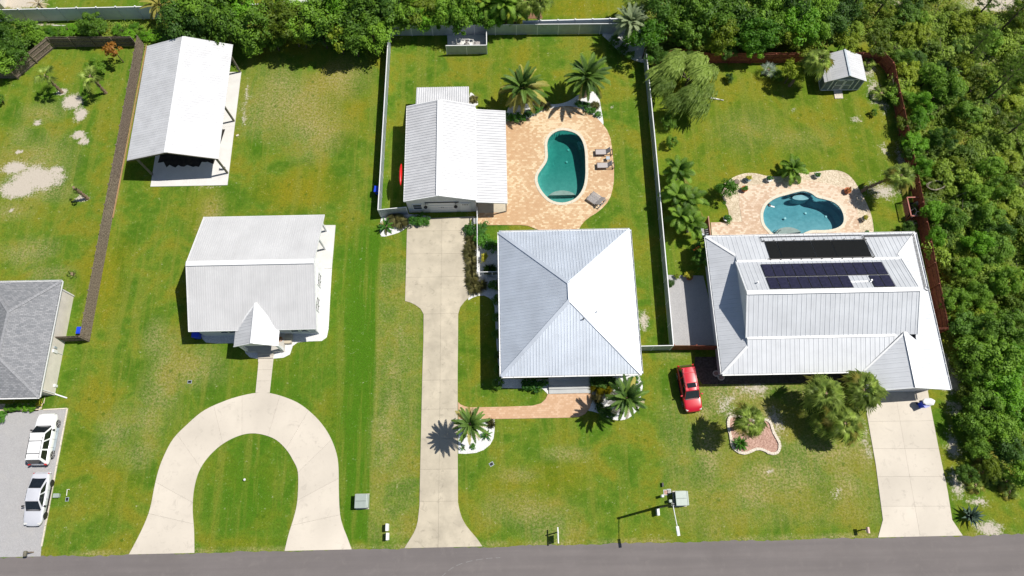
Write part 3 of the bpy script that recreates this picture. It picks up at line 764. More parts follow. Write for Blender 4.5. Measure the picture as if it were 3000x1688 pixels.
# grey house: white/grey stone border and back terrace
bed('stone_border', crop(450, 550, k4, [(1208,576),(1262,574),(1250,770),(1238,1000),(1225,1060),(1190,1085),(1100,1088),(1020,1095),(985,1120),(965,1180),(920,1203),(850,1210),(735,1212),(680,1200),(650,1170),(640,1130),(560,1100),(450,1103),(370,1095),(345,1070),(335,1040),(900,1000),(1170,980)]), .03, 'gravel_white', 0)
MB().prism(GL(crop(450, 550, k4, [(1000,268),(1288,268),(1262,575),(1000,575)])), -.02, .12).build('back_terrace', W['concrete_white'])['kind'] = 'structure'
# pinkish mulch bed with pale edging stones in front of the right house
mb_o = smoothline(GL([(2138,1222),(2160,1220),(2200,1232),(2250,1232),(2266,1268),(2283,1300),(2278,1325),(2258,1329),(2235,1318),(2215,1316),(2185,1328),(2163,1324),(2146,1309),(2140,1280),(2133,1245)]), 6)
tag(sheet('mulch_bed', mb_o, [], .05, W['mulch_red'], .04), kind='structure')
ed = thing('stone_edging', 'ring of pale edging stones round the pink mulch bed', 'edging', tuple(G(2205, 1275)))
rs = resample(mb_o + [mb_o[0]], 66); r_ = random.Random(2)
for i in range(65):
    a, b = rs[i], rs[i + 1]; c = (a + b) / 2; L = (b - a).length * .94; ang = math.atan2((b - a).y, (b - a).x)
    MB().box((c.x, c.y, .07), (L, .26 + r_.uniform(-.03, .03), .15 + r_.uniform(-.02, .03)), ang + r_.uniform(-.08, .08)).build('edging_stone', W['stone_pale'], ed)
# gravel strip, planting strip at the left house, side yard of the right house
bed('side_yard_gravel', [(1956,806),(2060,808),(2110,1012),(1970,1012)], .03, 'gravel_grey', 0)
bed('foundation_bed', [(2036,1046),(2112,1046),(2116,1100),(2560,1094),(2570,1120),(2110,1126),(2058,1126),(2034,1090)], .028, 'dark_mulch', 0)
bed('side_yard_stone', [(2722,865),(2738,865),(2757,968),(2730,970)], .03, 'gravel_grey', 0)
bed('planting_strip', [(-60,1185),(130,1182),(133,1160),(122,1198),(110,1205),(40,1208),(10,1215),(-60,1220)], .03, 'gravel_shell', 0)
bed('straw_bed', [(850,12),(965,12),(975,27),(845,27)], .02, 'straw', 0)
bed('straw_bed', crop(480, 0, .2717, [(2190,290),(2430,290),(2430,400),(2190,400)]), .02, 'straw', 0)
# mulch under neighbour lawn's palms
bed('straw_bed', [(1530,0),(1545,55),(1590,55),(1575,0)], .02, 'straw', 0)

# ================================================================== FENCES
def picket_fence(name, label, pts, h, mat, sec=2.4, rails_side=1, post_mat=None, picket=.14, rng=random.Random(4), rail_mat=None, close_gap=.012):
    """wood fence: every bay is a panel of boards, with rails and posts"""
    t = thing(name, label, 'fence', (pts[0].x, pts[0].y, 0))
    post_mat = post_mat or mat; rail_mat = rail_mat or mat
    for a, b in zip(pts, pts[1:]):
        L = (b - a).length; n = max(1, round(L / sec)); d = (b - a) / L; nrm = Vector((-d.y, d.x, 0)) * rails_side
        ang = math.atan2(d.y, d.x)
        for i in range(n):
            p, q = a + d * L * i / n, a + d * L * (i + 1) / n; l = (q - p).length
            m = MB(); k = max(1, int(l / picket)); w = l / k
            for j in range(k):
                c = p + d * (w * (j + .5)); hh = h + rng.uniform(-.03, .03)
                m.box((c.x, c.y, hh / 2 + .03), (w - close_gap, .022, hh), ang + rng.uniform(-.02, .02))
            m.build('board_panel', mat, t)
            for z in (.3, h * .52, h - .22):
                u, v = p + nrm * .045, q + nrm * .045
                MB().beam((u.x, u.y, z), (v.x, v.y, z), .045, .09).build('rail', rail_mat, t)
            pp = p + nrm * .1
            MB().box((pp.x, pp.y, h / 2), (.1, .1, h + .04), ang).build('post', post_mat, t)
        pp = b + nrm * .1
        MB().box((pp.x, pp.y, h / 2), (.1, .1, h + .02), ang).build('post', post_mat, t)
    return t
def panel_fence(name, label, pts, h, mat, cap_mat, sec=2.4, cap=True, cap_w=.07, posts=True, post_w=.11, post_h=.1, base_mat=None, ribs=True):
    """solid sheet panels between posts, with a top rail"""
    t = thing(name, label, 'fence', (pts[0].x, pts[0].y, 0))
    for a, b in zip(pts, pts[1:]):
        L = (b - a).length; n = max(1, round(L / sec)); d = (b - a) / L; ang = math.atan2(d.y, d.x)
        for i in range(n):
            p, q = a + d * (L * i / n + .01), a + d * (L * (i + 1) / n - .01); c = (p + q) / 2; l = (q - p).length
            m = MB().box((c.x, c.y, h / 2 + .03), (l, .035, h - .06), ang)
            if ribs:
                k = int(l / .3)
                for j in range(1, k):
                    e = p + d * l * j / k; m.box((e.x, e.y, h / 2 + .03), (.035, .06, h - .1), ang)
            m.build('panel', mat, t)
            if cap:
                MB().beam((p.x, p.y, h), (q.x, q.y, h), cap_w, .07).build('top_rail', cap_mat, t)
            if posts:
                pm = MB().box((p.x - d.x * .01, p.y - d.y * .01, (h + post_h) / 2), (post_w, post_w, h + post_h), ang)
                pm.build('post', cap_mat, t)
        MB().box((b.x, b.y, (h + post_h) / 2), (post_w, post_w, h + post_h), ang).build('post', cap_mat, t)
    return t
FH = 1.8
lf_pts = [G(-60,231), G(54,230), G(163.6,138.7), G(405,136.2)]
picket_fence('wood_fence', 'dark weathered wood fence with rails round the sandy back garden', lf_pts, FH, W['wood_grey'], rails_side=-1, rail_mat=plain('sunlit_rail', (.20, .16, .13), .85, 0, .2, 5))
picket_fence('wood_fence', 'long dark weathered board fence beside the open sided barn', [G(424,133), G(263.5,998)], FH, W['wood_grey'], rails_side=-1)
picket_fence('wood_fence', 'short dark wood fence joining the grey shingled house to the long fence', [G(262,998), G(176,1001)], FH, W['wood_grey'], rails_side=1)
m = MB(); a, b = G(429,133), G(330,640); m.beam(a + Vector((.08, 0, .1)), b + Vector((.08, 0, .1)), .05, .2)
tag(m.build('kick_board', W['wood_raw'], at=tuple(a)), 'pale raw pine kick board along the foot of the long board fence', 'board')
# white vinyl fences of the lots behind
yv = G(250, 62).y
panel_fence('vinyl_fence', 'tall pale grey vinyl fence behind the left lots', [Vector((-68, yv, 0)), Vector((-13.4, yv + .3, 0))], 2.1, W['vinyl'], W['trim_white'], sec=2.28, cap_w=.1, post_w=.15, post_h=.16, ribs=False)
ny_ = G(1640, 92).y
yb = G(1660, 60, 1.85).y
panel_fence('vinyl_fence', 'white vinyl fence with capped posts behind the pool garden', [Vector((G(1533,62,1.8).x, yb, 0)), Vector((16.75, yb + .15, 0)), Vector((17.1, yb + 12, 0))], 1.85, W['vinyl'], W['trim_white'], sec=2.0, cap_w=.13, post_w=.16, post_h=.12, ribs=False)
# grey panel fence of the middle lot
NWc, NEc = G(1147,105.6), Vector((G(1886, 74, 1.8).x, G(1766, 101).y, 0))
SWc = G(1116, 636); SEc = G(1962, 1025.5)
panel_fence('panel_fence', 'grey metal panel fence across the back of the pool garden', [NWc, NEc], FH, W['fence_metal'], W['trim_white'], sec=2.45, post_w=.08, post_h=.02)
panel_fence('panel_fence', 'grey metal panel fence between the garage and the open lawn', [NWc + Vector((-.02, -.1, 0)), SWc], FH, W['fence_metal'], W['trim_white'], sec=2.45, post_w=.08, post_h=.02, cap_w=.09)
panel_fence('panel_fence', 'short grey panel fence joining the garage corner', [SWc + Vector((.1, 0, 0)), Vector((-10.52, SWc.y + .25, 0))], FH, W['fence_metal'], W['trim_white'], sec=3, post_w=.08, post_h=.02)
e0 = Vector((NEc.x, G(1869, 184).y, 0))
panel_fence('panel_fence', 'long grey panel fence between the two pool gardens', [e0, G(1908.5,414), SEc], FH, W['fence_metal'], W['trim_white'], sec=2.45, post_w=.08, post_h=.02, cap_w=.09)
panel_fence('panel_fence', 'short grey gate fence beside the hip roofed house', [SEc + Vector((-.06, 0, 0)), Vector((12.6, SEc.y, 0))], FH, W['fence_metal'], W['trim_white'], sec=1.5, post_w=.08, post_h=.02)
# slatted screen at the palm corner
t = thing('slat_screen', 'open slatted screen fence at the palm corner', 'fence', tuple(NEc))
a, b = NEc, e0
L = (b - a).length; n = 22
for i in range(n):
    c = a.lerp(b, (i + .5) / n); MB().box((c.x, c.y, .93), (.03, .09, 1.74), 0).build('slat', W['fence_metal'], t)
for z in (.4, 1.65): MB().beam((a.x, a.y, z), (b.x, b.y, z), .05, .08).build('rail', W['trim_white'], t)
# enclosure of the pool equipment
pa, pb, pc, pd = G(1310,101), G(1310,160), G(1427,158.5), G(1427,101)
panel_fence('panel_fence', 'small grey fence boxing in the pool pumps', [pb, pc, Vector((pc.x, NWc.y - .2, 0))], 1.6, W['fence_metal'], W['trim_white'], sec=2.4, post_w=.09, post_h=.02, cap_w=.09)
MB().prism([pa, pb + Vector((.1, .1, 0)), pc + Vector((-.1, .1, 0)), pd], -.02, .06).build('pump_slab', W['concrete_white'])['kind'] = 'structure'
# red stained fence of the right lot
q = [G(2072,186), G(2569,183.5), G(2596,212), G(2625,344), G(2680,614), G(2749,973)]
picket_fence('wood_fence', 'red stained wood fence round the right back garden', q, 1.85, W['wood_red'], rails_side=-1)
picket_fence('wood_fence', 'short red stained fence closing the right house side yard', [G(2748,975), Vector((41.5, G(2748,975).y, 0))], 1.85, W['wood_red'], rails_side=1)
picket_fence('wood_fence', 'short red stained fence behind the willow like tree', [G(1903,210) + Vector((.3, 0, 0)), G(1970,170), G(2072,186)], 1.85, W['wood_red'], rails_side=-1)
picket_fence('wood_fence', 'red stained gate fence between the grey panels and the right house', [SEc + Vector((.12, 0, 0)), Vector((20.9, SEc.y - .1, 0))], 1.7, W['wood_red'], rails_side=1)
# light rail fence on the middle drive
t = thing('rail_fence', 'slim white top fence between drive and planting', 'fence', tuple(G(1395, 700)))
a, b = Vector((-3.02, 33.0, 0)), G(1395, 812)
b.x = a.x
n = 5
for i in range(n + 1):
    c = a.lerp(b, i / n); MB().box((c.x, c.y, .75), (.07, .07, 1.5)).build('post', W['trim_white'], t)
for z in (.35, .9, 1.48): MB().beam((a.x, a.y, z), (b.x, b.y, z), .05, .05 if z < 1.4 else .07).build('rail', W['trim_white'], t)
for i in range(46):
    c = a.lerp(b, (i + .5) / 46); 
    if i % 1 == 0: MB().box((c.x, c.y, .85), (.018, .018, 1.2)).build('baluster', W['trim_white'], t)
c = b; e = Vector((-.6, b.y, 0))
MB().beam((c.x, c.y, 1.48), (e.x, e.y, 1.48), .06, .07).build('rail', W['trim_white'], t)
for x_ in (-2.4, -1.5, -.65): MB().box((x_, b.y, .75), (.07, .07, 1.5)).build('post', W['trim_white'], t)
MB().beam((c.x, c.y, .3), (e.x, e.y, .3), .05, .05).build('rail', W['trim_white'], t)
for i in range(16): MB().box((c.x + (e.x - c.x) * (i + .5) / 16, c.y, .85), (.018, .018, 1.2)).build('baluster', W['trim_white'], t)

# ================================================================== BUILDINGS
def roof_face(parent, corners, mat, pw=.92, rib=.31, rib_h=.065, rib_w=.085, thick=.05, holes=None, name='roof_panel', seed=0):
    """sheet-metal roof slope: separate panels running down the slope, each with raised ribs"""
    P = [Vector(c) for c in corners]
    n = Vector((0, 0, 0))
    for i in range(len(P)): n += (P[i] - P[0]).cross(P[(i + 1) % len(P)] - P[0])
    n.normalize()
    if n.z < 0: n = -n
    d = (Vector((0, 0, -1)) + n * n.z).normalized(); a = n.cross(d).normalized(); o = P[0]
    q = [((p - o).dot(a), (p - o).dot(d)) for p in P]
    lo, hi = min(x for x, _ in q), max(x for x, _ in q)
    k = max(1, round((hi - lo) / pw)); w = (hi - lo) / k
    T = lambda x, y, h: o + a * x + d * y + n * h
    for i in range(k):
        x0, x1 = lo + w * i + .003, lo + w * (i + 1) - .003
        c = clip_half(clip_half(q, (1, 0), x1), (-1, 0), -x0)
        if len(c) < 3: continue
        m = MB(); b0 = len(m.v)
        for h in (-thick, 0): m.v += [T(x, y, h) for x, y in c]
        L = len(c); ar = sum(c[j][0] * c[(j + 1) % L][1] - c[(j + 1) % L][0] * c[j][1] for j in range(L))
        up, dn = tuple(range(L, 2 * L)), tuple(range(L - 1, -1, -1))
        m.f += [up, dn] + [(j, (j + 1) % L, L + (j + 1) % L, L + j) for j in range(L)]
        nr = max(1, round(w / rib))
        for j in range(nr):
            x = lo + w * i + w * (j + .5) / nr
            ys = []
            for u in range(len(q)):
                p_, r_ = q[u], q[(u + 1) % len(q)]
                if (p_[0] - x) * (r_[0] - x) < 0:
                    ys.append(p_[1] + (r_[1] - p_[1]) * (x - p_[0]) / (r_[0] - p_[0]))
            if len(ys) >= 2:
                y0, y1 = min(ys) + .04, max(ys) - .01
                if y1 - y0 > .1:
                    b = len(m.v); hw = rib_w / 2
                    for yy in (y0, y1):
                        m.v += [T(x - hw, yy, 0), T(x - hw * .5, yy, rib_h), T(x + hw * .5, yy, rib_h), T(x + hw, yy, 0)]
                    m.f += [(b, b + 1, b + 5, b + 4), (b + 1, b + 2, b + 6, b + 5), (b + 2, b + 3, b + 7, b + 6), (b, b + 3, b + 2, b + 1), (b + 4, b + 5, b + 6, b + 7)]
        m.build(name, mat, parent)
def cap(parent, a, b, mat, w=.32, name='ridge_cap', up=.03, h=.05):
    a, b = Vector(a) + Vector((0, 0, up)), Vector(b) + Vector((0, 0, up))
    MB().beam(a, b, w, h).build(name, mat, parent)
def gutter(parent, pts, mat, w=.13, name='gutter', closed=True):
    k = len(pts)
    for i in range(k if closed else k - 1):
        a, b = Vector(pts[i]), Vector(pts[(i + 1) % k]); d = (b - a).normalized(); nrm = Vector((d.y, -d.x, 0))
        u, v = a + nrm * w * .5, b + nrm * w * .5
        m = MB()
        m.beam(u + nrm * w * .5 + Vector((0, 0, -.03)), v + nrm * w * .5 + Vector((0, 0, -.03)), .025, .13)
        m.beam(u + Vector((0, 0, -.09)), v + Vector((0, 0, -.09)), w, .02)
        L = (b - a).length; kk = int(L / 1.2)
        for j in range(1, kk):
            c = a + d * L * j / kk; m.beam(c + Vector((0, 0, .02)), c + nrm * w + Vector((0, 0, .02)), .03, .02)
        m.build(name, mat, parent)
def window(parent, c, w, h, face, mat_f, mat_g, pane=True, name='window', bars=1):
    """c = centre on the wall, face = outward unit vector"""
    c, f = Vector(c), Vector(face); s = Vector((0, 0, 1)).cross(f).normalized()
    fr = MB()
    for sx in (-1, 1): fr.beam(c + s * sx * w / 2 + f * .04 - Vector((0, 0, h / 2 + .05)), c + s * sx * w / 2 + f * .04 + Vector((0, 0, h / 2 + .05)), .08, .08)
    for sz in (-1, 1): fr.beam(c - s * w / 2 + f * .04 + Vector((0, 0, sz * h / 2)), c + s * w / 2 + f * .04 + Vector((0, 0, sz * h / 2)), .08, .08)
    if bars: fr.beam(c - s * w / 2 + f * .045, c + s * w / 2 + f * .045, .06, .06)
    o = fr.build(name, mat_f, parent)
    for z0, z1 in (((-h / 2, -.02), (.02, h / 2)) if bars else ((-h / 2, h / 2),)):
        q = [c - s * w / 2 + f * .032 + Vector((0, 0, z0)), c + s * w / 2 + f * .032 + Vector((0, 0, z0)), c + s * w / 2 + f * .032 + Vector((0, 0, z1)), c - s * w / 2 + f * .032 + Vector((0, 0, z1))]
        MB().poly(q).build('pane', mat_g, o)
    return o
def siding(parent, a, b, z0, z1f, mat, step=.2, name='wall', outward=1, vertical=False):
    """lapped boards between a and b; z1f(t) top height at fraction t"""
    a, b = Vector(a), Vector(b); d = (b - a); L = d.length; d.normalize(); n = Vector((d.y, -d.x, 0)) * outward
    m = MB()
    k = 14
    z = z0
    tops = [z1f(i / k) for i in range(k + 1)]; mx = max(tops)
    m.poly([a + Vector((0, 0, z0))] + [b + Vector((0, 0, z0))] + [a + d * L * (i / k) + Vector((0, 0, tops[i])) for i in range(k, -1, -1)])
    if vertical:
        x = .2
        while x < L - .1:
            t = x / L; p = a + d * x + n * .012; m.beam(p + Vector((0, 0, z0)), p + Vector((0, 0, z1f(t) - .03)), .03, .025); x += step
    else:
        while z < mx - .05:
            # extent where the wall is higher than z
            ts = [i / 40 for i in range(41) if z1f(i / 40) > z + .06]
            if ts:
                p, q = a + d * L * ts[0] + n * .012, a + d * L * ts[-1] + n * .012
                m.beam(p + Vector((0, 0, z)), q + Vector((0, 0, z)), .024, .03)
            z += step
    return m.build(name, mat, parent)
flat = lambda z: (lambda t: z)

# ---- A. left house with grey shingles
ax, ay0, ay1 = -44.6, 13.28, 24.98
A = thing('shingled_house', 'house with grey shingle hip roof and cream wall', 'house', (ax - 4, 19, 0))
rx, ry0, ry1, rz_, ez, lx = -48.2, 16.88, 21.38, 4.45, 3.0, -58.0
sh = W['shingle']
def slab_face(parent, pts, mat, name='roof', th=.06):
    m = MB(); k = len(pts); P = [Vector(p) for p in pts]; n = (P[1] - P[0]).cross(P[2] - P[0]).normalized()
    if n.z < 0: n = -n
    m.v = [p - n * th for p in P] + P
    m.f = [tuple(range(k - 1, -1, -1)), tuple(range(k, 2 * k))] + [(i, (i + 1) % k, k + (i + 1) % k, k + i) for i in range(k)]
    return m.build(name, mat, parent)
slab_face(A, [(ax, ay0, ez), (ax, ay1, ez), (rx, ry1, rz_), (rx, ry0, rz_)], sh, 'roof_slope')
slab_face(A, [(ax, ay1, ez), (-51.8, ay1, ez), (rx, ry1, rz_)], sh, 'roof_slope')
slab_face(A, [(ax, ay0, ez), (-51.8, ay0, ez), (rx, ry0, rz_)], sh, 'roof_slope')
slab_face(A, [(-51.8, ay0, ez), (-51.8, ay1, ez), (rx, ry1, rz_), (rx, ry0, rz_)], sh, 'roof_slope')
shc = plain('ridge_shingle', (.27, .275, .29), .9, 0, .15, 4)
for a, b in (((ax, ay0, ez), (rx, ry0, rz_)), ((ax, ay1, ez), (rx, ry1, rz_)), ((rx, ry0, rz_), (rx, ry1, rz_)), ((-51.8, ay0, ez), (rx, ry0, rz_)), ((-51.8, ay1, ez), (rx, ry1, rz_))):
    a, b = Vector(a), Vector(b); k = max(2, int((b - a).length / .3))
    for i in range(k):
        p, q_ = a.lerp(b, i / k), a.lerp(b, (i + .96) / k)
        MB().beam(p + Vector((0, 0, .025)), q_ + Vector((0, 0, .03)), .26, .03).build('ridge_shingle', shc, A)
gutter(A, [(-51.8, ay0, ez), (ax, ay0, ez), (ax, ay1, ez), (-51.8, ay1, ez)], W['trim_white'], .12, closed=False)
MB().bx(-51.4, ax - .45, ay0 + .75, ay1 - .45, 0, 2.92).build('wall', W['wall_cream'], A)
wx = ax - .45
MB().beam((wx + .07, ay1 - .6, 0.05), (wx + .07, ay1 - .6, 2.9), .08, .08).build('downspout', W['trim_white'], A)
MB().beam((wx + .07, ay0 + .9, 0.1), (wx + .07, ay0 + .9, 2.9), .08, .08).build('downspout', W['trim_white'], A)
m = MB(); m.beam((wx + .1, ay0 + .85, .12), (wx + 1.3, ay0 + .45, .06), .12, .08).build('downspout_foot', W['trim_white'], A)
t = thing('meter_box', 'electric meter boxes on the cream wall of the shingled house', 'meter box', (wx + .1, 18.2, 1.2))
MB().bx(wx, wx + .16, 18.0, 18.3, 1.1, 1.7).build('box', W['trim_white'], t); MB().bx(wx, wx + .12, 18.45, 18.65, 1.2, 1.6).build('box', W['fence_metal'], t)
MB().tube([(wx + .06, 18.15, .1), (wx + .06, 18.15, 1.1)], .035).build('conduit', W['trim_white'], t)

# ---- B. open-sided barn
B_ = thing('pole_barn', 'open sided pole barn with white metal gable roof', 'barn', (-35, 45, 0))
x0, x1, y0, y1, ez, rx, rz_ = -40.05, -30.38, 38.32, 52.9, 3.3, -35.2, 4.85
roof_face(B_, [(x0, y0, ez), (x0, y1, ez), (rx, y1, rz_), (rx, y0, rz_)], W['roof_white'], .92, .31, .022, .05)
roof_face(B_, [(x1, y0, ez), (x1, y1, ez), (rx, y1, rz_), (rx, y0, rz_)], W['roof_white'], .92, .31, .022, .05)
cap(B_, (rx, y0, rz_), (rx, y1, rz_), W['trim_white'], .42)
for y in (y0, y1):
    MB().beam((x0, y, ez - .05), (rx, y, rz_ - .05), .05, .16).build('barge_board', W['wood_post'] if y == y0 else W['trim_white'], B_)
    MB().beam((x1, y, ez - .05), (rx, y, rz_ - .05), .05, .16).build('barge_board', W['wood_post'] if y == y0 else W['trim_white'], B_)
for x in (-38.9, -30.62):
    for y in (38.4, 41.7, 45.06, 48.3, 51.66) if x < -35 else (38.43, 45.06, 51.66):
        MB().bx(x - .09, x + .09, y - .09, y + .09, 0, ez + (.25 if x < -35 else -.02)).build('post', W['wood_post'], B_)
    MB().beam((x, y0 + .1, ez - .16 + (.22 if x < -35 else 0)), (x, y1 - .1, ez - .16 + (.22 if x < -35 else 0)), .08, .24).build('beam', W['wood_post'], B_)
for y in np.linspace(y0 + .3, y1 - .3, 9):
    MB().beam((x0 + .2, y, ez - .02), (rx, y, rz_ - .16), .05, .14).build('rafter', W['wood_post'], B_)
    MB().beam((x1 - .1, y, ez - .10), (rx, y, rz_ - .16), .05, .14).build('rafter', W['wood_post'], B_)
sl = tag(sheet('barn_slab_base', [(-38.85, 37.0), (-30.55, 37.0), (-30.55, 51.6), (-38.85, 51.6)], [], .01, W['joint']), kind='structure'); sl.name = 'barn_floor'
split_slabs('slab', [Vector((-38.92, 36.94, 0)), Vector((-30.48, 36.94, 0)), Vector((-30.48, 51.68, 0)), Vector((-38.92, 51.68, 0))], [((-40, 44.3, 0), (-30, 44.3, 0)), ((-34.7, 30, 0), (-34.7, 60, 0))], .06, .08, W['concrete_white'], sl)
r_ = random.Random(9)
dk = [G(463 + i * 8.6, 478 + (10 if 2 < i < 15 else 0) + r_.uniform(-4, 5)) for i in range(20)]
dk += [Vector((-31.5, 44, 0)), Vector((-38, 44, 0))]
tag(sheet('dark_floor_patch', dk, [], .068, W['dark_rough']), 'dark jagged edged patch over the barn slab', 'soil', kind='stuff')  # near-black sheet with a jagged front edge, just above the slab

# ---- C. grey roofed house
C = thing('gable_house', 'white house with pale grey ribbed gable roof and front portico', 'house', (-25, 23, 0))
x0, x1, y0, y1, ez, ry, rz_ = -31.2, -18.75, 19.43, 31.7, 3.05, 25.6, 5.5
rg = W['roof_grey']
roof_face(C, [(x0, y0, ez), (x1, y0, ez), (x1, ry, rz_), (x0, ry, rz_)], rg, .9, .225, .022, .03)
roof_face(C, [(x0, y1, ez), (x1, y1, ez), (x1, ry, rz_), (x0, ry, rz_)], rg, .9, .225, .022, .03)
cap(C, (x0, ry, rz_), (x1, ry, rz_), W['trim_white'], .5, h=.04)
for x in (x0, x1):
    for y, z in ((y0, ez), (y1, ez)): MB().beam((x, y, z - .04), (x, ry, rz_ - .04), .04, .17).build('barge_board', W['trim_white'], C)
for y in (y0, y1): MB().beam((x0, y, ez - .05), (x1, y, ez - .05), .04, .14).build('fascia', W['trim_white'], C)
wx0, wx1, wy0, wy1 = -30.85, -19.2, 19.78, 26.9
top = lambda y: ez + (rz_ - ez) * (1 - abs(y - ry) / (ry - y0)) - .08
siding(C, (wx0, wy0, 0), (wx1, wy0, 0), 0, flat(2.98), W['wall_white'])
yy = lambda t: wy0 + (y1 - .4 - wy0) * t
siding(C, (wx1, wy0, 0), (wx1, wy1, 0), 0, lambda t: top(wy0 + (wy1 - wy0) * t), W['wall_white'])
siding(C, (wx0, wy1, 0), (wx0, wy0, 0), 0, lambda t: top(wy1 + (wy0 - wy1) * t), W['wall_white'])
siding(C, (wx1, wy1, 0), (wx0, wy1, 0), 0, flat(4.9), W['wall_white'])
MB().poly([(wx1 - .3, wy1, 2.7), (wx1 - .3, y1 - .35, 2.7), (wx1 - .3, y1 - .35, 3.0), (wx1 - .3, wy1, 4.9)]).build('gable_infill', W['wall_white'], C)
for y in (31.2, 29.1): 
    MB().bx(-19.32, -19.14, y - .09, y + .09, .1, 3.05).build('post', W['trim_white'], C); MB().bx(-30.9, -30.72, y - .09, y + .09, .0, 3.05).build('post', W['trim_white'], C)
MB().bx(-30.9, -19.14, 31.12, 31.28, 2.72, 2.98).build('porch_beam', W['trim_white'], C)
MB().prism([(-30.9, 26.95), (-19.3, 26.95), (-19.3, 31.4), (-30.9, 31.4)], 0, .1).build('porch_floor', W['concrete_white'], C)
for y in (25.0, 22.4): 
    for dy in (-.33, .33): window(C, (wx1, y + dy, 1.75), .60, 1.2, (1, 0, 0), W['trim_white'], W['glass'])
for px_ in (653, 678, 860, 890):
    c = G(px_, 974, 1.9); window(C, (c.x, wy0, 1.85), .78, 1.25, (0, -1, 0), W['trim_white'], W['glass'])
MB().bx(-26.2, -25.1, wy0 - .03, wy0 + .02, .5, 2.6).build('front_door', W['door_white'], C)
# portico
px0, px1, pxr, pyf, pz, prz = G(690, 966, 2.9).x, G(819, 964, 2.9).x, G(738.6, 1006.8, 4.1).x, G(688, 1016, 2.9).y, 2.9, 4.05
pyb = 22.6
pxr = (px0 + px1) / 2
vz = lambda y: ez + (rz_ - ez) * (y - y0) / (ry - y0)
ybk = y0 + (prz - ez) / (rz_ - ez) * (ry - y0) - .05
for xs, sgn in ((px0, -1), (px1, 1)):
    roof_face(C, [(xs, pyf, pz), (xs, y0 + .0, pz), (pxr, ybk, prz + .04), (pxr, pyf, prz)], W['roof_white'], .9, .3, .03, .04, name='portico_roof_panel')
    cap(C, (xs, y0, pz + .05), (pxr, ybk, prz + .02), W['trim_white'], .14, 'valley_flashing', .03, .03)
cap(C, (pxr, pyf, prz), (pxr, ybk, prz), W['trim_white'], .32)
for xs in (px0, px1): MB().beam((xs, pyf, pz - .05), (pxr, pyf, prz - .05), .05, .16).build('barge_board', W['trim_white'], C)
MB().poly([(px0 + .15, pyf + .06, pz - .03), (px1 - .15, pyf + .06, pz - .03), (pxr, pyf + .06, prz - .08)]).build('portico_gable', W['wall_white'], C)
pfx0, pfx1 = px0 + .28, px1 - .28
pf = MB().prism([(pfx0, pyf + .1), (pfx1 + .05, pyf + .1), (pfx1 + .05, wy0), (pfx0, wy0)], 0, .5).build('portico_floor', plain('portico_concrete', (.46, .44, .40), .85, 0, .1, 1.2), C)
for xs in (pfx0 + .12, pfx1 - .05): 
    MB().bx(xs - .13, xs + .13, pyf + .14, pyf + .4, .5, pz).build('column', W['trim_white'], C)
MB().bx(pfx0, pfx1, pyf + .15, pyf + .35, pz - .25, pz - .02).build('portico_beam', W['trim_white'], C)
sx0, sx1 = G(758, 1045).x, G(802, 1045).x
for i in range(3): MB().bx(sx0, sx1, pyf + .1 - .32 * (i + 1), pyf + .11 - .32 * i, 0, .5 - .155 * (i + .0) - .12).build('step', W['concrete_warm'], C)
MB().bx(pfx1 + .05, pfx1 + .75, pyf + .9, wy0, 0, .45).build('side_landing', W['concrete_tan'], C)

# ---- D. garage with two lean-to roofs
D = thing('garage', 'white metal garage with ribbed gable roof and side lean-to', 'garage', (-6.8, 38.7, 0))
x0, x1, y0, y1, ez, rx, rz_ = -10.55, -3.05, 32.98, 44.42, 3.2, -6.79, 4.4
rw = W['roof_white']
roof_face(D, [(x0, y0, ez), (x0, y1, ez), (rx, y1, rz_), (rx, y0, rz_)], rw, .95, .32)
roof_face(D, [(x1, y0, ez), (x1, y1, ez), (rx, y1, rz_), (rx, y0, rz_)], rw, .95, .32)
cap(D, (rx, y0, rz_), (rx, y1, rz_), W['trim_white'], .6, h=.03)
roof_face(D, [(x1 + .02, y0 - .15, 3.08), (.2, y0 - .15, 2.65), (.2, y1 - .35, 2.65), (x1 + .02, y1 - .35, 3.08)], rw, .95, .32, name='lean_to_panel')
roof_face(D, [(-9.62, y1 + .02, 3.0), (-3.8, y1 + .02, 3.0), (-3.8, 47.3, 2.6), (-9.62, 47.3, 2.6)], rw, .95, .24, name='lean_to_panel')
cap(D, (x1, y0 - .1, 3.13), (x1, y1 - .3, 3.13), W['trim_white'], .12, 'valley_flashing', .03, .03)
for a, b in (((x0, y0), (rx, y0)), ((x1, y0), (rx, y0)), ((x0, y1), (rx, y1)), ((x1, y1), (rx, y1))):
    MB().beam((a[0], a[1], ez - .02), (b[0], b[1], rz_ - .02), .10, .2).build('barge_board', W['trim_white'], D)
MB().beam((x1, y0 - .15, 3.03), (.2, y0 - .15, 2.6), .07, .16).build('barge_board', W['trim_white'], D)
MB().beam((.2, y0 - .15, 2.6), (.2, y1 - .35, 2.6), .05, .14).build('fascia', W['trim_white'], D)
MB().beam((x0 - .02, y0, 3.15), (x0 - .02, y1, 3.15), .05, .14).build('fascia', W['trim_white'], D)
wx0, wx1, wy0, wy1 = -10.42, -3.15, 33.22, 44.3
tg = lambda x: ez + (rz_ - ez) * (1 - abs(x - rx) / (rx - x0)) - .09
wm = W['wall_white']
siding(D, (wx0, wy0, 0), (wx1, wy0, 0), 0, lambda t: tg(wx0 + (wx1 - wx0) * t), wm, .3, vertical=True)
siding(D, (wx0, wy1, 0), (wx0, wy0, 0), 0, flat(3.1), wm, .3, vertical=True)
siding(D, (wx1, wy0, 0), (wx1, wy1, 0), 0, flat(2.95), wm, .3, vertical=True)
siding(D, (wx1, wy1, 0), (wx0, wy1, 0), 0, lambda t: tg(wx1 + (wx0 - wx1) * t), wm, .3, vertical=True)
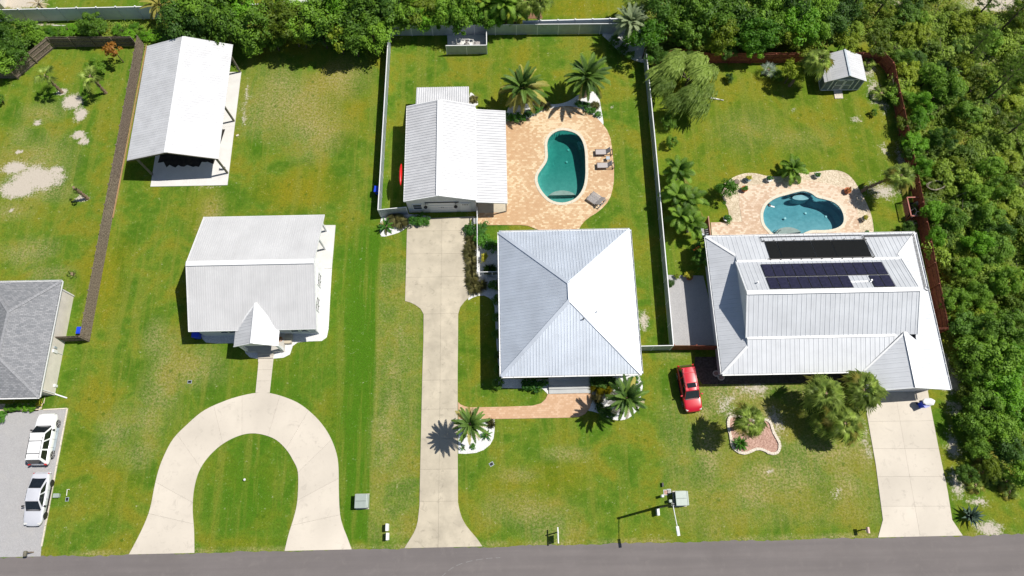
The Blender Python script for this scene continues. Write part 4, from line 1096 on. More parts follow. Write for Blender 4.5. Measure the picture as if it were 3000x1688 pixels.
for x in (-9.4, -3.95): MB().bx(x - .07, x + .07, 47.0, 47.14, 0, 2.58).build('post', W['trim_white'], D)
MB().prism([(-9.5, 44.4), (-3.9, 44.4), (-3.9, 47.2), (-9.5, 47.2)], -.02, .07).build('lean_to_floor', W['concrete_warm'], D)
MB().prism([(-3.1, 33.0), (.05, 33.0), (.05, 44.0), (-3.1, 44.0)], -.02, .075).build('lean_to_floor', W['concrete_tan'], D)
for y in (33.1, 36.6, 40.1, 43.6): MB().bx(.02, .14, y - .06, y + .06, 0, 2.6).build('post', W['trim_white'], D)
gx0, gx1 = G(1257, 612, 1.2).x, G(1336, 612, 1.2).x
gd = MB().bx(gx0, gx1, wy0 - .05, wy0 - .01, 0.06, 2.3).build('garage_door', W['door_white'], D)
for i in range(1, 4): MB().bx(gx0 + .05, gx1 - .05, wy0 - .075, wy0 - .05, .06 + i * .56 - .012, .06 + i * .56 + .012).build('panel_joint', W['wall_grey'], gd)
for i in (0, 1): MB().bx((gx0 + gx1) / 2 - .1 + .16 * i, (gx0 + gx1) / 2 - .06 + .16 * i, wy0 - .085, wy0 - .05, 1.15, 1.33).build('handle', W['dark_metal'], gd)
MB().bx(gx0 - .35, gx1 + .35, wy0 - .09, wy0 - .02, 2.36, 2.44).build('door_track', W['dark_metal'], D)
dx0, dx1 = G(1352, 612, 1).x, G(1376, 612, 1).x
dd = MB().bx(dx0, dx1, wy0 - .06, wy0 - .01, .06, 2.05).build('side_door', W['door_white'], D)
for i in range(4): MB().bx(dx0 + .14 + i * .16, dx0 + .25 + i * .16, wy0 - .075, wy0 - .055, 1.7, 1.88).build('pane', W['glass'], dd)
for x in (dx0 - .06, dx1 + .06): MB().bx(x - .05, x + .05, wy0 - .07, wy0 - .01, .06, 2.14).build('door_frame', W['trim_white'], D)
MB().bx(dx0 - .11, dx1 + .11, wy0 - .07, wy0 - .01, 2.14, 2.22).build('door_frame', W['trim_white'], D)
window(D, (G(1223, 613, 1.4).x, wy0, 1.45), .95, 1.1, (0, -1, 0), W['trim_white'], W['glass'])
for x in (G(1247, 606, 1.9).x, G(1335, 604, 1.9).x):
    o = MB().lathe((x, wy0 - .3, 1.85), [(.02, .28), (.06, .26), (.09, .12), (.2, .0), (.17, -.01)], 12).build('wall_lamp', W['dark_metal'], D)
    MB().beam((x, wy0, 2.13), (x, wy0 - .3, 2.13), .035, .035).build('lamp_arm', W['dark_metal'], o)
# door mats / striped rug by the gate
t = thing('striped_mat', 'black and white striped mat beside the garage door', 'mat', tuple(G(1387, 645)))
for i in range(7):
    x = -3.62 + i * .085
    MB().bx(x, x + .083, G(1388, 657).y, G(1388, 632).y - .3, .05, .075).build('stripe', W['black'] if i % 2 == 0 else W['trim_white'], t)

# ---- E. hip roofed house
E_ = thing('hip_roof_house', 'square house under a silver white metal hip roof', 'house', (6, 21.8, 0))
x0, x1, y0, y1, ez, rx, ra, rb, rz_ = -.72, 12.7, 14.29, 29.3, 3.2, 5.97, 20.95, 22.65, 5.95
rh = W['roof_hip']
c00, c10, c11, c01, r0, r1 = (x0, y0, ez), (x1, y0, ez), (x1, y1, ez), (x0, y1, ez), (rx, ra, rz_), (rx, rb, rz_)
roof_face(E_, [c00, c10, r0], rh, .92, .31, .035, .05)
roof_face(E_, [c11, c01, r1], rh, .92, .31, .04, .04)
roof_face(E_, [c10, c11, r1, r0], rh, .92, .31, .04, .04)
roof_face(E_, [c01, c00, r0, r1], rh, .92, .31, .04, .04)
for a, b in ((c00, r0), (c10, r0), (c11, r1), (c01, r1), (r0, r1)): cap(E_, a, b, rh, .36, 'hip_cap', .035, .04)
gutter(E_, [c00, c10, c11, c01], W['trim_white'], .14)
MB().bx(x0 + .06, x1 - .06, y0 + .06, y1 - .06, 2.98, 3.08).build('soffit', W['trim_white'], E_)
wx0, wx1, wy0, wy1 = x0 + .55, x1 - .55, y0 + .5, y1 - .6
pxa, pxb = G(1607, 1118).x, G(1728, 1118).x
for a, b in (((wx0, wy0), (wx1, wy0)), ((wx1, wy0), (wx1, wy1)), ((wx1, wy1), (wx0, wy1)), ((wx0, wy1), (wx0, wy0))):
    siding(E_, (*a, 0), (*b, 0), 0, flat(2.99), W['wall_white'])
for x in (1.3, 2.9, 10.6): window(E_, (x, wy0, 1.9), .9, 1.3, (0, -1, 0), W['trim_white'], W['glass'])
for y in (17, 20, 24.5): 
    window(E_, (wx1, y, 1.9), .9, 1.3, (1, 0, 0), W['trim_white'], W['glass']); window(E_, (wx0, y, 1.9), .9, 1.3, (-1, 0, 0), W['trim_white'], W['glass'])
MB().bx(6.0, 7.0, wy0 - .04, wy0 - .005, .55, 2.6).build('front_door', W['glass'], E_)
stc = plain('grey_step_concrete', (.42, .43, .43), .85, 0, .08, 1.2)
for i in range(4): MB().bx(pxa, pxb, wy0 - .42 * (i + 1), wy0 - .42 * i + .005, 0, .60 - .145 * i).build('step', stc, E_)
MB().tube([(7.2, 22.6 - 3.4, 5.0), (7.2, 19.2, 5.65)], .06).build('vent_pipe', W['dark_metal'], E_)
pv_ = Vector((8.55, 20.0, rz_ - (8.55 - rx) / (x1 - rx) * (rz_ - ez)))
MB().tube([pv_ - Vector((0, 0, .1)), pv_ + Vector((0, 0, .35))], .05).build('vent_pipe', W['dark_metal'], E_)
o = MB().tube([(12.95, 18.8, .2), (13.0, 18.8, 2.7), (12.75, 18.9, 3.1)], .05).build('downspout', W['trim_white'], E_)
t = thing('hose_reel_frame', 'white looped frame standing by the hip roofed house wall', 'frame', (13.0, 19.0, 0))
MB().tube([(12.95, 18.2, .0), (12.95, 18.2, 1.0), (13.0, 19.2, 1.0), (13.0, 19.2, .0)], .04).build('loop', W['trim_white'], t)

# ---- F. right house, storey-and-a-half gable over a hipped skirt
F_ = thing('solar_roof_house', 'large white metal roofed house with garage wing', 'house', (31, 21, 0))
x0, x1, y0, y1, ez, pk = 20.45, 42.0, 14.1, 28.42, 3.0, .37
ux0, ux1, uyb, uyf, ury = 22.9, 39.15, 25.15, 17.35, 21.25
zb = ez + pk * (y1 - uyb); zf = ez + pk * (uyf - y0); zr = 6.15
rw = W['roof_right']
hxl = ux0 - x0; zl = ez + pk * hxl; hxr = x1 - ux1; zr2 = ez + pk * hxr
# skirt: back, front, left, right
roof_face(F_, [(x0, y1, ez), (x1, y1, ez), (ux1, y1 - hxr, zr2), (ux1, uyb, zb), (ux0, uyb, zb), (ux0, y1 - hxl, zl)], rw, .92, .4, .028, .05)
gx, gzr, gy = 38.0, ez + pk * 3.95, 12.15
roof_face(F_, [(x0, y0, ez), (34.05, y0, ez), (gx - .3, uyf, zf), (ux0, uyf, zf), (ux0, y0 + hxl, zl)], rw, .92, .4, .028, .05)
roof_face(F_, [(x0, y0, ez), (x0, y1, ez), (ux0, y1 - hxl, zl), (ux0, y0 + hxl, zl)], rw, .92, .4, .028, .05)
roof_face(F_, [(x1, gy + .0, ez), (x1, y1, ez), (ux1, y1 - hxr, zr2), (ux1, y0 + 1.2, zr2)], rw, .92, .4, .028, .05)
# upper gable
roof_face(F_, [(ux0 - .12, uyb, zb), (ux1 + .12, uyb, zb), (ux1 + .12, ury, zr), (ux0 - .12, ury, zr)], rw, .92, .4, .028, .05, name='upper_roof_panel')
roof_face(F_, [(ux0 - .12, uyf, zf), (ux1 + .12, uyf, zf), (ux1 + .12, ury, zr), (ux0 - .12, ury, zr)], rw, .92, .4, .028, .05, name='upper_roof_panel')
cap(F_, (ux0 - .15, ury, zr), (ux1 + .15, ury, zr), W['trim_white'], .42)
cap(F_, (ux0, uyb, zb), (ux1, uyb, zb), W['trim_white'], .3, 'transition_flashing', .02, .03)
cap(F_, (ux0, uyf, zf), (37.2, uyf, zf), W['trim_white'], .34, 'transition_flashing', .02, .03)
for x, s_ in ((ux0 - .13, 1), (ux1 + .13, -1)):
    for ya, za in ((uyb, zb), (uyf, zf)): MB().beam((x, ya, za - .05), (x, ury, zr - .05), .05, .2).build('barge_board', W['trim_white'], F_)
for x, z2, hx in ((ux0, zl, hxl), (ux1, zr2, hxr)):
    MB().poly([(x, y1 - hx, z2 - .05), (x, uyb, zb - .05), (x, ury, zr - .08), (x, uyf, zf - .05), (x, y0 + hx, z2 - .05)]).build('gable_wall', W['wall_white'], F_)
for a, b in (((x0, y1, ez), (ux0, y1 - hxl, zl)), ((x0, y0, ez), (ux0, y0 + hxl, zl)), ((x1, y1, ez), (ux1, y1 - hxr, zr2))): cap(F_, a, b, W['trim_white'], .26, 'hip_cap', .03, .04)
# garage wing
gxl = 34.05
roof_face(F_, [(gxl, gy, ez), (gx, gy, gzr), (gx, 17.6, gzr + .01), (gxl, y0, ez + .01)], rw, .92, .4, .028, .05, name='wing_roof_panel')
roof_face(F_, [(x1 + .0, gy, ez + .012), (gx, gy, gzr), (gx, 17.6, gzr + .012), (ux1 + .3, 16.6, gzr - .45), (x1, 13.6, ez + .02)], rw, .92, .4, .028, .05, name='wing_roof_panel')
cap(F_, (gx, gy, gzr), (gx, 17.5, gzr), W['trim_white'], .34)
cap(F_, (gxl + .05, y0 + .05, ez + .03), (gx, 17.5, gzr), W['trim_white'], .16, 'valley_flashing', .03, .03)
for xs in (gxl, x1): MB().beam((xs, gy, ez - .05), (gx, gy, gzr - .05), .06, .2).build('barge_board', W['trim_white'], F_)
gutter(F_, [(gxl, y0, ez), (x0, y0, ez)][::-1], W['trim_white'], .13, closed=False)
gutter(F_, [(x1, gy + .05, ez), (x1, y1, ez), (x0, y1, ez), (x0, y0, ez)], W['trim_white'], .13, closed=False)
wx0, wx1, wy0, wy1 = x0 + .5, x1 - .55, y0 + .55, y1 - .55
MB().bx(wx0, wx1, wy0, wy1, 0, 2.92).build('wall', W['wall_white'], F_)
MB().bx(gxl + .45, x1 - .5, gy + .5, wy0 + .1, 0, 2.93).build('garage_wall', W['wall_grey'], F_)
MB().poly([(gxl + .45, gy + .5, 2.9), (x1 - .5, gy + .5, 2.9), (gx, gy + .5, gzr - .1)]).build('wing_gable', W['wall_grey'], F_)
o = MB().bx(35.3, 40.2, gy + .44, gy + .485, .06, 2.35).build('garage_door', W['door_white'], F_)
for i in range(1, 4): MB().bx(35.35, 40.15, gy + .42, gy + .44, .06 + .56 * i, .09 + .56 * i).build('panel_joint', W['wall_grey'], o)
for x in (23, 26, 30): window(F_, (x, wy0, 1.7), 1.2, 1.3, (0, -1, 0), W['trim_white'], W['glass'])
for y in (17.5, 22, 26): window(F_, (wx0, y, 1.7), 1.0, 1.2, (-1, 0, 0), W['trim_white'], W['glass'])
# roof hardware
bz = lambda y: zb + (zr - zb) * (uyb - y) / (uyb - ury)      # upper back slope
sz = lambda y: ez + pk * (y1 - y)                             # skirt back slope
SA = thing('solar_array', 'dark blue photovoltaic panels on the upper roof slope', 'solar panels', (30, 23, 5))
sl_u = math.atan((zr - zb) / (uyb - ury))
pA, pB = G(2228, 775.5, bz(24.6)), G(2583, 771, bz(24.6))
n = 12; w = (pB.x - pA.x) / n
ya0, ya1 = 24.72, 23.14; yb0, yb1 = 23.04, 21.62
for row, (ya, yb_) in enumerate(((ya0, ya1), (yb0, yb1))):
    for i in range(n):
        if row == 1 and (i == 8 or i == 9): continue
        xa = pA.x + w * i + .02; xb = xa + w - .04
        a, b, c_, d_ = (xa, ya, bz(ya) + .11), (xb, ya, bz(ya) + .11), (xb, yb_, bz(yb_) + .11), (xa, yb_, bz(yb_) + .11)
        fr = slab_face(SA, [a, b, c_, d_], W['black'], 'panel', .04)
        g = .03
        slab_face(fr, [(xa + g, ya - g, bz(ya - g) + .116), (xb - g, ya - g, bz(ya - g) + .116), (xb - g, yb_ + g, bz(yb_ + g) + .116), (xa + g, yb_ + g, bz(yb_ + g) + .116)], W['pv'], 'cells', .004)
for y in (24.0, 22.3):
    MB().beam((pA.x, y, bz(y) + .04), (pA.x + w * n, y, bz(y) + .04), .05, .05).build('mounting_rail', W['alloy'], SA)
HC = thing('pool_heating_collector', 'black ribbed pool heating mats on the lower back roof', 'solar heater', (30, 27, 4))
xa, xb = G(2238, 706, sz(27.6)).x, G(2532, 702, sz(27.6)).x
for i in range(4):
    u0 = xa + (xb - xa) * (0, .12, .46, .66)[i] + .02; u1 = xa + (xb - xa) * (.12, .46, .66, 1)[i] - .02
    m = MB(); ya, yb_ = 27.55, 25.45
    P = [Vector((u0, ya, sz(ya) + .07)), Vector((u1, ya, sz(ya) + .07)), Vector((u1, yb_, sz(yb_) + .07)), Vector((u0, yb_, sz(yb_) + .07))]
    m.poly(P[::-1]); k = int((u1 - u0) / .09)
    for j in range(k):
        x = u0 + (u1 - u0) * (j + .5) / k; m.beam((x, ya, sz(ya) + .08), (x, yb_, sz(yb_) + .08), .05, .03)
    m.build('collector_mat', W['collector'], HC)
for y in (27.62, 25.38): MB().tube([(xa - .2, y, sz(y) + .11), (xb + .2, y, sz(y) + .11)], .045).build('header_pipe', W['black'], HC)
for i in range(11):
    x = xa + (xb - xa) * i / 10
    for y in (27.75, 25.25): MB().box((x, y, sz(y) + .1), (.12, .07, .07)).build('clamp', W['black'], HC)
MB().tube([(xa - .2, 27.62, sz(27.62) + .11), (xa - .3, 28.2, sz(28.2) + .1), (xb - .1, 28.2, sz(28.2) + .1), (xb - .1, 27.7, sz(27.7) + .11)], .04).build('feed_pipe', W['black'], HC)
MB().tube([(xb + .2, 25.38, sz(25.38) + .11), (xb + .05, 28.0, sz(28.0) + .1), (x1 - .45, 28.05, sz(28.05) + .12), (x1 - .45, 22.2, ez + pk * .45 + .1), (x1 - .1, 22.1, ez + .1)], .04).build('feed_pipe', W['black'], HC)
MB().tube([(xb + .1, 28.15, sz(28.15) + .1), (x1 - .3, 28.2, sz(28.2) + .12), (x1 - .25, 22.5, ez + pk * .25 + .1), (x1 + .05, 22.4, ez + .1)], .04).build('feed_pipe', W['black'], HC)
for x, y in ((27.0, 22.4), (35.0, 22.35)):
    MB().lathe((x if x > 30 else 24.1, y, bz(y)), [(.1, 0), (.06, .08), (.06, .35), (.09, .37)], 8).build('vent_pipe', W['trim_white'], F_)

# ---- G. garden shed
S = thing('garden_shed', 'small grey shed with white trim and white metal roof', 'shed', (38.7, 49.2, 0))
x0, x1, y0, y1, ez, rx, rz_ = 36.6, 40.9, 47.66, 50.85, 2.05, 38.72, 3.05
tg = lambda x: ez + (rz_ - ez) * (1 - abs(x - rx) / (rx - x0))
o_ = .18; e2 = ez - o_ * (rz_ - ez) / (rx - x0)
roof_face(S, [(x0 - .3, y0 - o_, ez - .14), (x0 - .3, y1 + o_, ez - .14), (rx, y1 + o_, rz_), (rx, y0 - o_, rz_)], W['roof_white'], .8, .27, .015, .03)
roof_face(S, [(x1 + o_, y0 - o_, e2), (x1 + o_, y1 + o_, e2), (rx, y1 + o_, rz_), (rx, y0 - o_, rz_)], W['roof_white'], .8, .27, .015, .03)
cap(S, (rx, y0 - o_, rz_), (rx, y1 + o_, rz_), W['fence_metal'], .2, h=.04)
zz = lambda x: ez + (rz_ - ez) * (x - x0) / (rx - x0)
slab_face(S, [(36.62, y0 - .16, zz(36.62) + .03), (36.98, y0 - .16, zz(36.98) + .03), (36.98, y0 + 1.35, zz(36.98) + .03), (36.62, y0 + 1.35, zz(36.62) + .03)], W['roof_grey'], 'skylight_strip', .02)
wsh = plain('slate_grey_siding', (.16, .19, .21), .6, 0, .12, 3)
siding(S, (x0, y0, 0), (x1, y0, 0), .12, lambda t: tg(x0 + (x1 - x0) * t) - .03, wsh)
siding(S, (x1, y0, 0), (x1, y1, 0), .12, flat(ez - .03), wsh); siding(S, (x0, y1, 0), (x0, y0, 0), .12, flat(ez - .03), wsh)
siding(S, (x1, y1, 0), (x0, y1, 0), .12, lambda t: tg(x1 + (x0 - x1) * t) - .03, wsh)
tw = W['trim_white']
for x in (x0, x0 + .75, x1 - .65, x1): MB().bx(x - .05, x + .05, y0 - .05, y0 - .005, .12, tg(x) - .05).build('corner_board', tw, S)
MB().bx(x0, x1, y0 - .055, y0 - .006, .12, .22).build('trim_board', tw, S); MB().bx(x0 + .6, x1 - .6, y0 - .055, y0 - .006, 2.12, 2.2).build('trim_board', tw, S)
for y in (y0, y0 + 1.05, y0 + 2.1, y1): MB().bx(x0 - .05, x0 - .005, y - .05, y + .05, .12, ez - .05).build('corner_board', tw, S)
MB().bx(x0 - .055, x0 - .006, y0, y1, .12, .2).build('trim_board', tw, S)
for x0_, x1_ in ((37.72, 38.7), (38.74, 39.72)):
    d_ = MB().bx(x0_, x1_, y0 - .06, y0 - .01, .22, 2.1).build('door', wsh, S)
    for a, b in (((x0_, .22), (x0_ + .1, 2.1)), ((x1_ - .1, .22), (x1_, 2.1)), ((x0_, .22), (x1_, .32)), ((x0_, 2.0), (x1_, 2.1)), ((x0_, 1.12), (x1_, 1.2))):
        MB().bx(a[0], b[0], y0 - .085, y0 - .06, a[1], b[1]).build('door_trim', tw, d_)
for z in (.5, 1.15, 1.9):
    for x in (37.75, 39.69): MB().bx(x - .05, x + .05, y0 - .1, y0 - .086, z - .03, z + .03).build('hinge', W['black'], S)
m = thing('timber_ramp', 'pale plank ramp in front of the garden shed', 'ramp', (38.75, 47.0, 0))
for i in range(6): 
    MB().box((38.6, 46.65 + .17 * i, .06 + .012 * i), (.95, .155, .05)).build('plank', W['stone_pale'], m)

# ---- H. roofs and buildings of the lots behind
Hh = thing('brown_roof_house', 'house corner with brown roof beyond the vinyl fence', 'house', (-62, 62, 0))
a = G(0, -10, 3); b = G(72, 27, 3)
slab_face(Hh, [(-75, 60.9, 3.0), (-59.4, 60.9, 3.0), (-63.5, 70, 4.6), (-75, 70, 4.6)], W['roof_brown'], 'roof')
MB().bx(-74, -60, 61.4, 69, 0, 2.95).build('wall', W['wall_cream'], Hh)
MB().beam((-75, 60.85, 2.95), (-59.4, 60.85, 2.95), .1, .14).build('fascia', W['trim_white'], Hh)
Wb = thing('white_shed', 'long pale grey shed roof behind the hedge trees', 'shed', (-20.5, 65, 0))
c = G(905, 8, 2.4)
slab_face(Wb, [(c.x - 3.0, c.y, 2.4), (c.x + 2.6, c.y + .15, 2.4), (c.x + 2.6, c.y + 3.2, 3.3), (c.x - 3.0, c.y + 3.2, 3.3)], W['roof_grey'], 'roof')
MB().bx(c.x - 2.9, c.x + 2.5, c.y + .2, c.y + 3.1, 0, 2.4).build('wall', W['wall_white'], Wb)
Ws = thing('concrete_pad', 'white concrete pad on the lawn beyond the vinyl fence', 'pad', tuple(G(535, 15)))
MB().prism(GL([(506,28),(533,-10),(580,-10),(545,30)]), 0, .1).build('slab', W['concrete_white'], Ws)

# ================================================================== VEGETATION
def leaf_quads(m, pts, nrms, size, rng, asp=.55):
    """small folded leaf-clump faces"""
    for p, n in zip(pts, nrms):
        u = n.orthogonal().normalized(); a = rng.uniform(0, 6.283); w = n.cross(u)
        t = u * math.cos(a) + w * math.sin(a); s = n.cross(t)
        L = size * rng.uniform(.6, 1.35); k = len(m.v)
        m.v += [p - t * L * .5, p + s * L * asp * .5 + n * L * .06, p + t * L * .5, p - s * L * asp * .5 + n * L * .06]
        m.f.append((k, k + 1, k + 2, k + 3))
def rand_dir(rng, zmin=-1.0):
    while True:
        v = Vector((rng.uniform(-1, 1), rng.uniform(-1, 1), rng.uniform(-1, 1)))
        if .1 < v.length < 1:
            v.normalize()
            if v.z >= zmin: return v
def crown_mesh(name, mat, seed, rx=1.0, rz=.9, clumps=16, per=70, leaf=.22, cl_r=.42, base=.0, wild=.25, zlow=-.35):
    """unit-radius crown: clumps of leaf faces with gaps between; origin at crown's foot"""
    rng = random.Random(seed); m = MB()
    for c in range(clumps):
        d = rand_dir(rng, zlow); q = rng.uniform(.35, 1) ** .6 * rng.choice((.8, .9, 1, 1, 1.12, 1.3))
        cc = Vector((d.x * rx * (1 - cl_r * .6) * q, d.y * rx * (1 - cl_r * .6) * q, rz + d.z * rz * (1 - cl_r * .5) * q + base))
        r = cl_r * rng.uniform(.45, 1.35)
        pts, nr = [], []
        for i in range(per):
            e = rand_dir(rng, -.55); rr = r * (rng.uniform(.25, 1) ** .5) * (1 + rng.uniform(-wild, wild))
            pts.append(cc + Vector((e.x, e.y, e.z * .8)) * rr)
            nr.append((e + Vector((0, 0, .5)) + rand_dir(rng) * .6).normalized())
        leaf_quads(m, pts, nr, leaf, rng)
    return m.mesh(name, mat)
def trunk_mesh(name, mat, h, r, seed, limbs=4, spread=.5):
    rng = random.Random(seed); m = MB()
    b = Vector((rng.uniform(-.1, .1), rng.uniform(-.1, .1), h))
    m.tube([(0, 0, -.1), b * .5 + Vector((rng.uniform(-.06, .06), rng.uniform(-.06, .06), 0)), b], [r, r * .8, r * .55], 7)
    for i in range(limbs):
        a = 6.283 * i / limbs + rng.uniform(-.5, .5); s = b * rng.uniform(.55, .95); e = s + Vector((math.cos(a) * spread, math.sin(a) * spread, h * .45 * rng.uniform(.7, 1.2)))
        m.tube([s, (s + e) / 2 + Vector((0, 0, .08)), e], [r * .5, r * .35, r * .15], 5)
    return m.mesh(name, mat)
CROWN = {}
def crowns(key, mat, n=3, **kw):
    CROWN[key] = [crown_mesh(key + '_crown', LF[mat], 100 + i * 7 + hash_(key), **kw) for i in range(n)]
def hash_(s): return sum(ord(c) * (i + 3) for i, c in enumerate(s)) % 991
crowns('oak', 'oak', 3, clumps=38, per=120, leaf=.115, cl_r=.27)
crowns('dark', 'dark', 3, clumps=34, per=110, leaf=.12, cl_r=.28)
crowns('bright', 'bright', 2, clumps=38, per=120, leaf=.11, cl_r=.26)
crowns('olive', 'olive', 2, clumps=34, per=110, leaf=.12, cl_r=.27)
crowns('scrub', 'scrub', 4, clumps=30, per=80, leaf=.15, cl_r=.30, rz=.6)
crowns('shrub', 'shrub', 2, clumps=18, per=80, leaf=.2, cl_r=.38, rz=.7)
crowns('autumn', 'autumn', 1, clumps=14, per=28, leaf=.22, cl_r=.34)
crowns('yellow', 'yellow', 1, clumps=10, per=60, leaf=.3, cl_r=.5)
TRK = [trunk_mesh('trunk', W['bark'], 1.0, .075, 40 + i) for i in range(3)]
def tree(name, label, px, py, r, kind, h=None, tz=None, cat='tree', group=None, world_pos=None, rng=random.Random(77), zs=1.0, part='crown'):
    """crown of radius r centred (seen) at px,py; foot of the crown at tz"""
    tz = .35 * r if tz is None else tz
    zc = tz + r * .9 * zs
    p = G(px, py, zc) if world_pos is None else Vector((*world_pos, 0))
    t = thing(name, label, cat, (p.x, p.y, 0), group)
    i = rng.randrange(len(CROWN[kind]))
    inst(CROWN[kind][i], part, t, (0, 0, tz), (rng.uniform(-.12, .12), rng.uniform(-.12, .12), rng.uniform(0, 6.28)), (r * rng.uniform(.8, 1.2), r * rng.uniform(.8, 1.2), r * zs * rng.uniform(.85, 1.1)))
    inst(TRK[rng.randrange(3)], 'trunk', t, (0, 0, 0), (0, 0, rng.uniform(0, 6.28)), (max(.5, r * .7), max(.5, r * .7), tz + r * .75))
    return t

# ---- palms
def feather_frond(name, mat, L=1.0, n=26, arch=.35, droop=.9, wid=.26, seed=0, stiff=.5, lw=1.4):
    """one pinnate frond along +X (unit length), rising then drooping; leaflets both sides"""
    rng = random.Random(seed); m = MB(); ax = []
    a = arch
    p = Vector((0, 0, 0)); k = 9
    for i in range(k + 1):
        ax.append(p.copy()); ang = a - droop * (i / k) ** 1.3
        p = p + Vector((math.cos(ang), 0, math.sin(ang))) * (L / k)
    m.tube(ax, [.018 * (1 - .8 * i / k) + .003 for i in range(k + 1)], 3, cap=False)
    def at(t):
        u = t * k; i = min(k - 1, int(u)); return ax[i].lerp(ax[i + 1], u - i), (ax[i + 1] - ax[i]).normalized()
    for i in range(n):
        t = .12 + .88 * (i + .5) / n; p, d = at(t); l = wid * (math.sin(math.pi * min(1, (t * .86 + .14))) ** .6) * rng.uniform(.85, 1.1) + .03
        up = Vector((0, 1, 0)).cross(d).normalized() * -1
        if up.z < 0: up = -up
        for s in (-1, 1):
            e = (d * (.55 + .35 * t) + Vector((0, s, 0)) * .8 + up * (.35 * stiff - .1)).normalized()
            q = p + e * l * .55; tip = p + e * l + Vector((0, 0, -l * .28 * (1 - stiff)))
            w = d * (.010 + .006 * (1 - t)) * lw; b = len(m.v)
            m.v += [p - w * .7, p + w * .7, q + w, tip, q - w]; m.f.append((b, b + 1, b + 2, b + 3, b + 4))
    return m.mesh(name, mat)
def fan_frond(name, mat, seed=0, petiole=.46, blades=24, spread=4.9, L=.56, droop=.4):
    """one palmate frond along +X (unit reach): stalk and a fan of pointed blades"""
    rng = random.Random(seed); m = MB()
    hub = Vector((petiole, 0, petiole * .25))
    m.tube([(0, 0, 0), hub * .5 + Vector((0, 0, .03)), hub], [.018, .014, .010], 3, cap=False)
    for i in range(blades):
        a = -spread / 2 + spread * i / (blades - 1); l = L * (1 - .35 * abs(a) / (spread / 2)) * rng.uniform(.9, 1.08)
        d = Vector((math.cos(a), math.sin(a), .12 + .1 * math.cos(a))).normalized(); s = Vector((-math.sin(a), math.cos(a), 0))
        w = l * .036
        mid = hub + d * l * .6 + Vector((0, 0, -l * droop * .18)); tip = hub + d * l * rng.uniform(.85, 1.15) + Vector((0, 0, -l * droop * rng.uniform(.5, 1.6)))
        b = len(m.v); z = Vector((0, 0, w * .5))
        st_ = hub + d * l * .08; m.v += [st_ - s * w * .5, st_ + s * w * .5, mid + s * w + z, tip, mid - s * w + z]; m.f.append((b, b + 1, b + 2, b + 3, b + 4))
    return m.mesh(name, mat)
FR = {}
FR['date'] = [feather_frond('date_frond', LF['date'], seed=i, arch=.5 - .1 * i, droop=.95 + .1 * i, wid=.125, n=34) for i in range(3)]
FR['date_yellow'] = [feather_frond('date_frond', LF['date_yellow'], seed=9, arch=.2, droop=1.0, wid=.14, n=28)]
FR['date_dead'] = [feather_frond('date_frond', LF['date_dead'], seed=5, arch=.15, droop=1.15, wid=.13, n=22)]
FR['date_silver'] = [feather_frond('date_frond', LF['date_silver'], seed=i + 20, arch=.5, droop=1.1, wid=.15, n=28) for i in range(2)]
FR['areca'] = [feather_frond('areca_frond', LF['areca'], seed=30 + i, arch=.75, droop=1.6, wid=.26, n=18, stiff=.3, lw=2.6) for i in range(3)]
FR['sabal'] = [fan_frond('fan_frond', LF['sabal'], seed=i, droop=.4 + .25 * i) for i in range(3)]
FR['sabal_yellow'] = [fan_frond('fan_frond', LF['sabal_yellow'], seed=5, droop=.6)]
FR['silver'] = [fan_frond('fan_frond', LF['silver'], seed=8, droop=.15, petiole=.4, L=.55, blades=13)]
FR['sago'] = [feather_frond('sago_frond', LF['shrub'], seed=50 + i, arch=.45, droop=.8, wid=.16, n=30, stiff=.6) for i in range(2)]
_pr = random.Random(21)
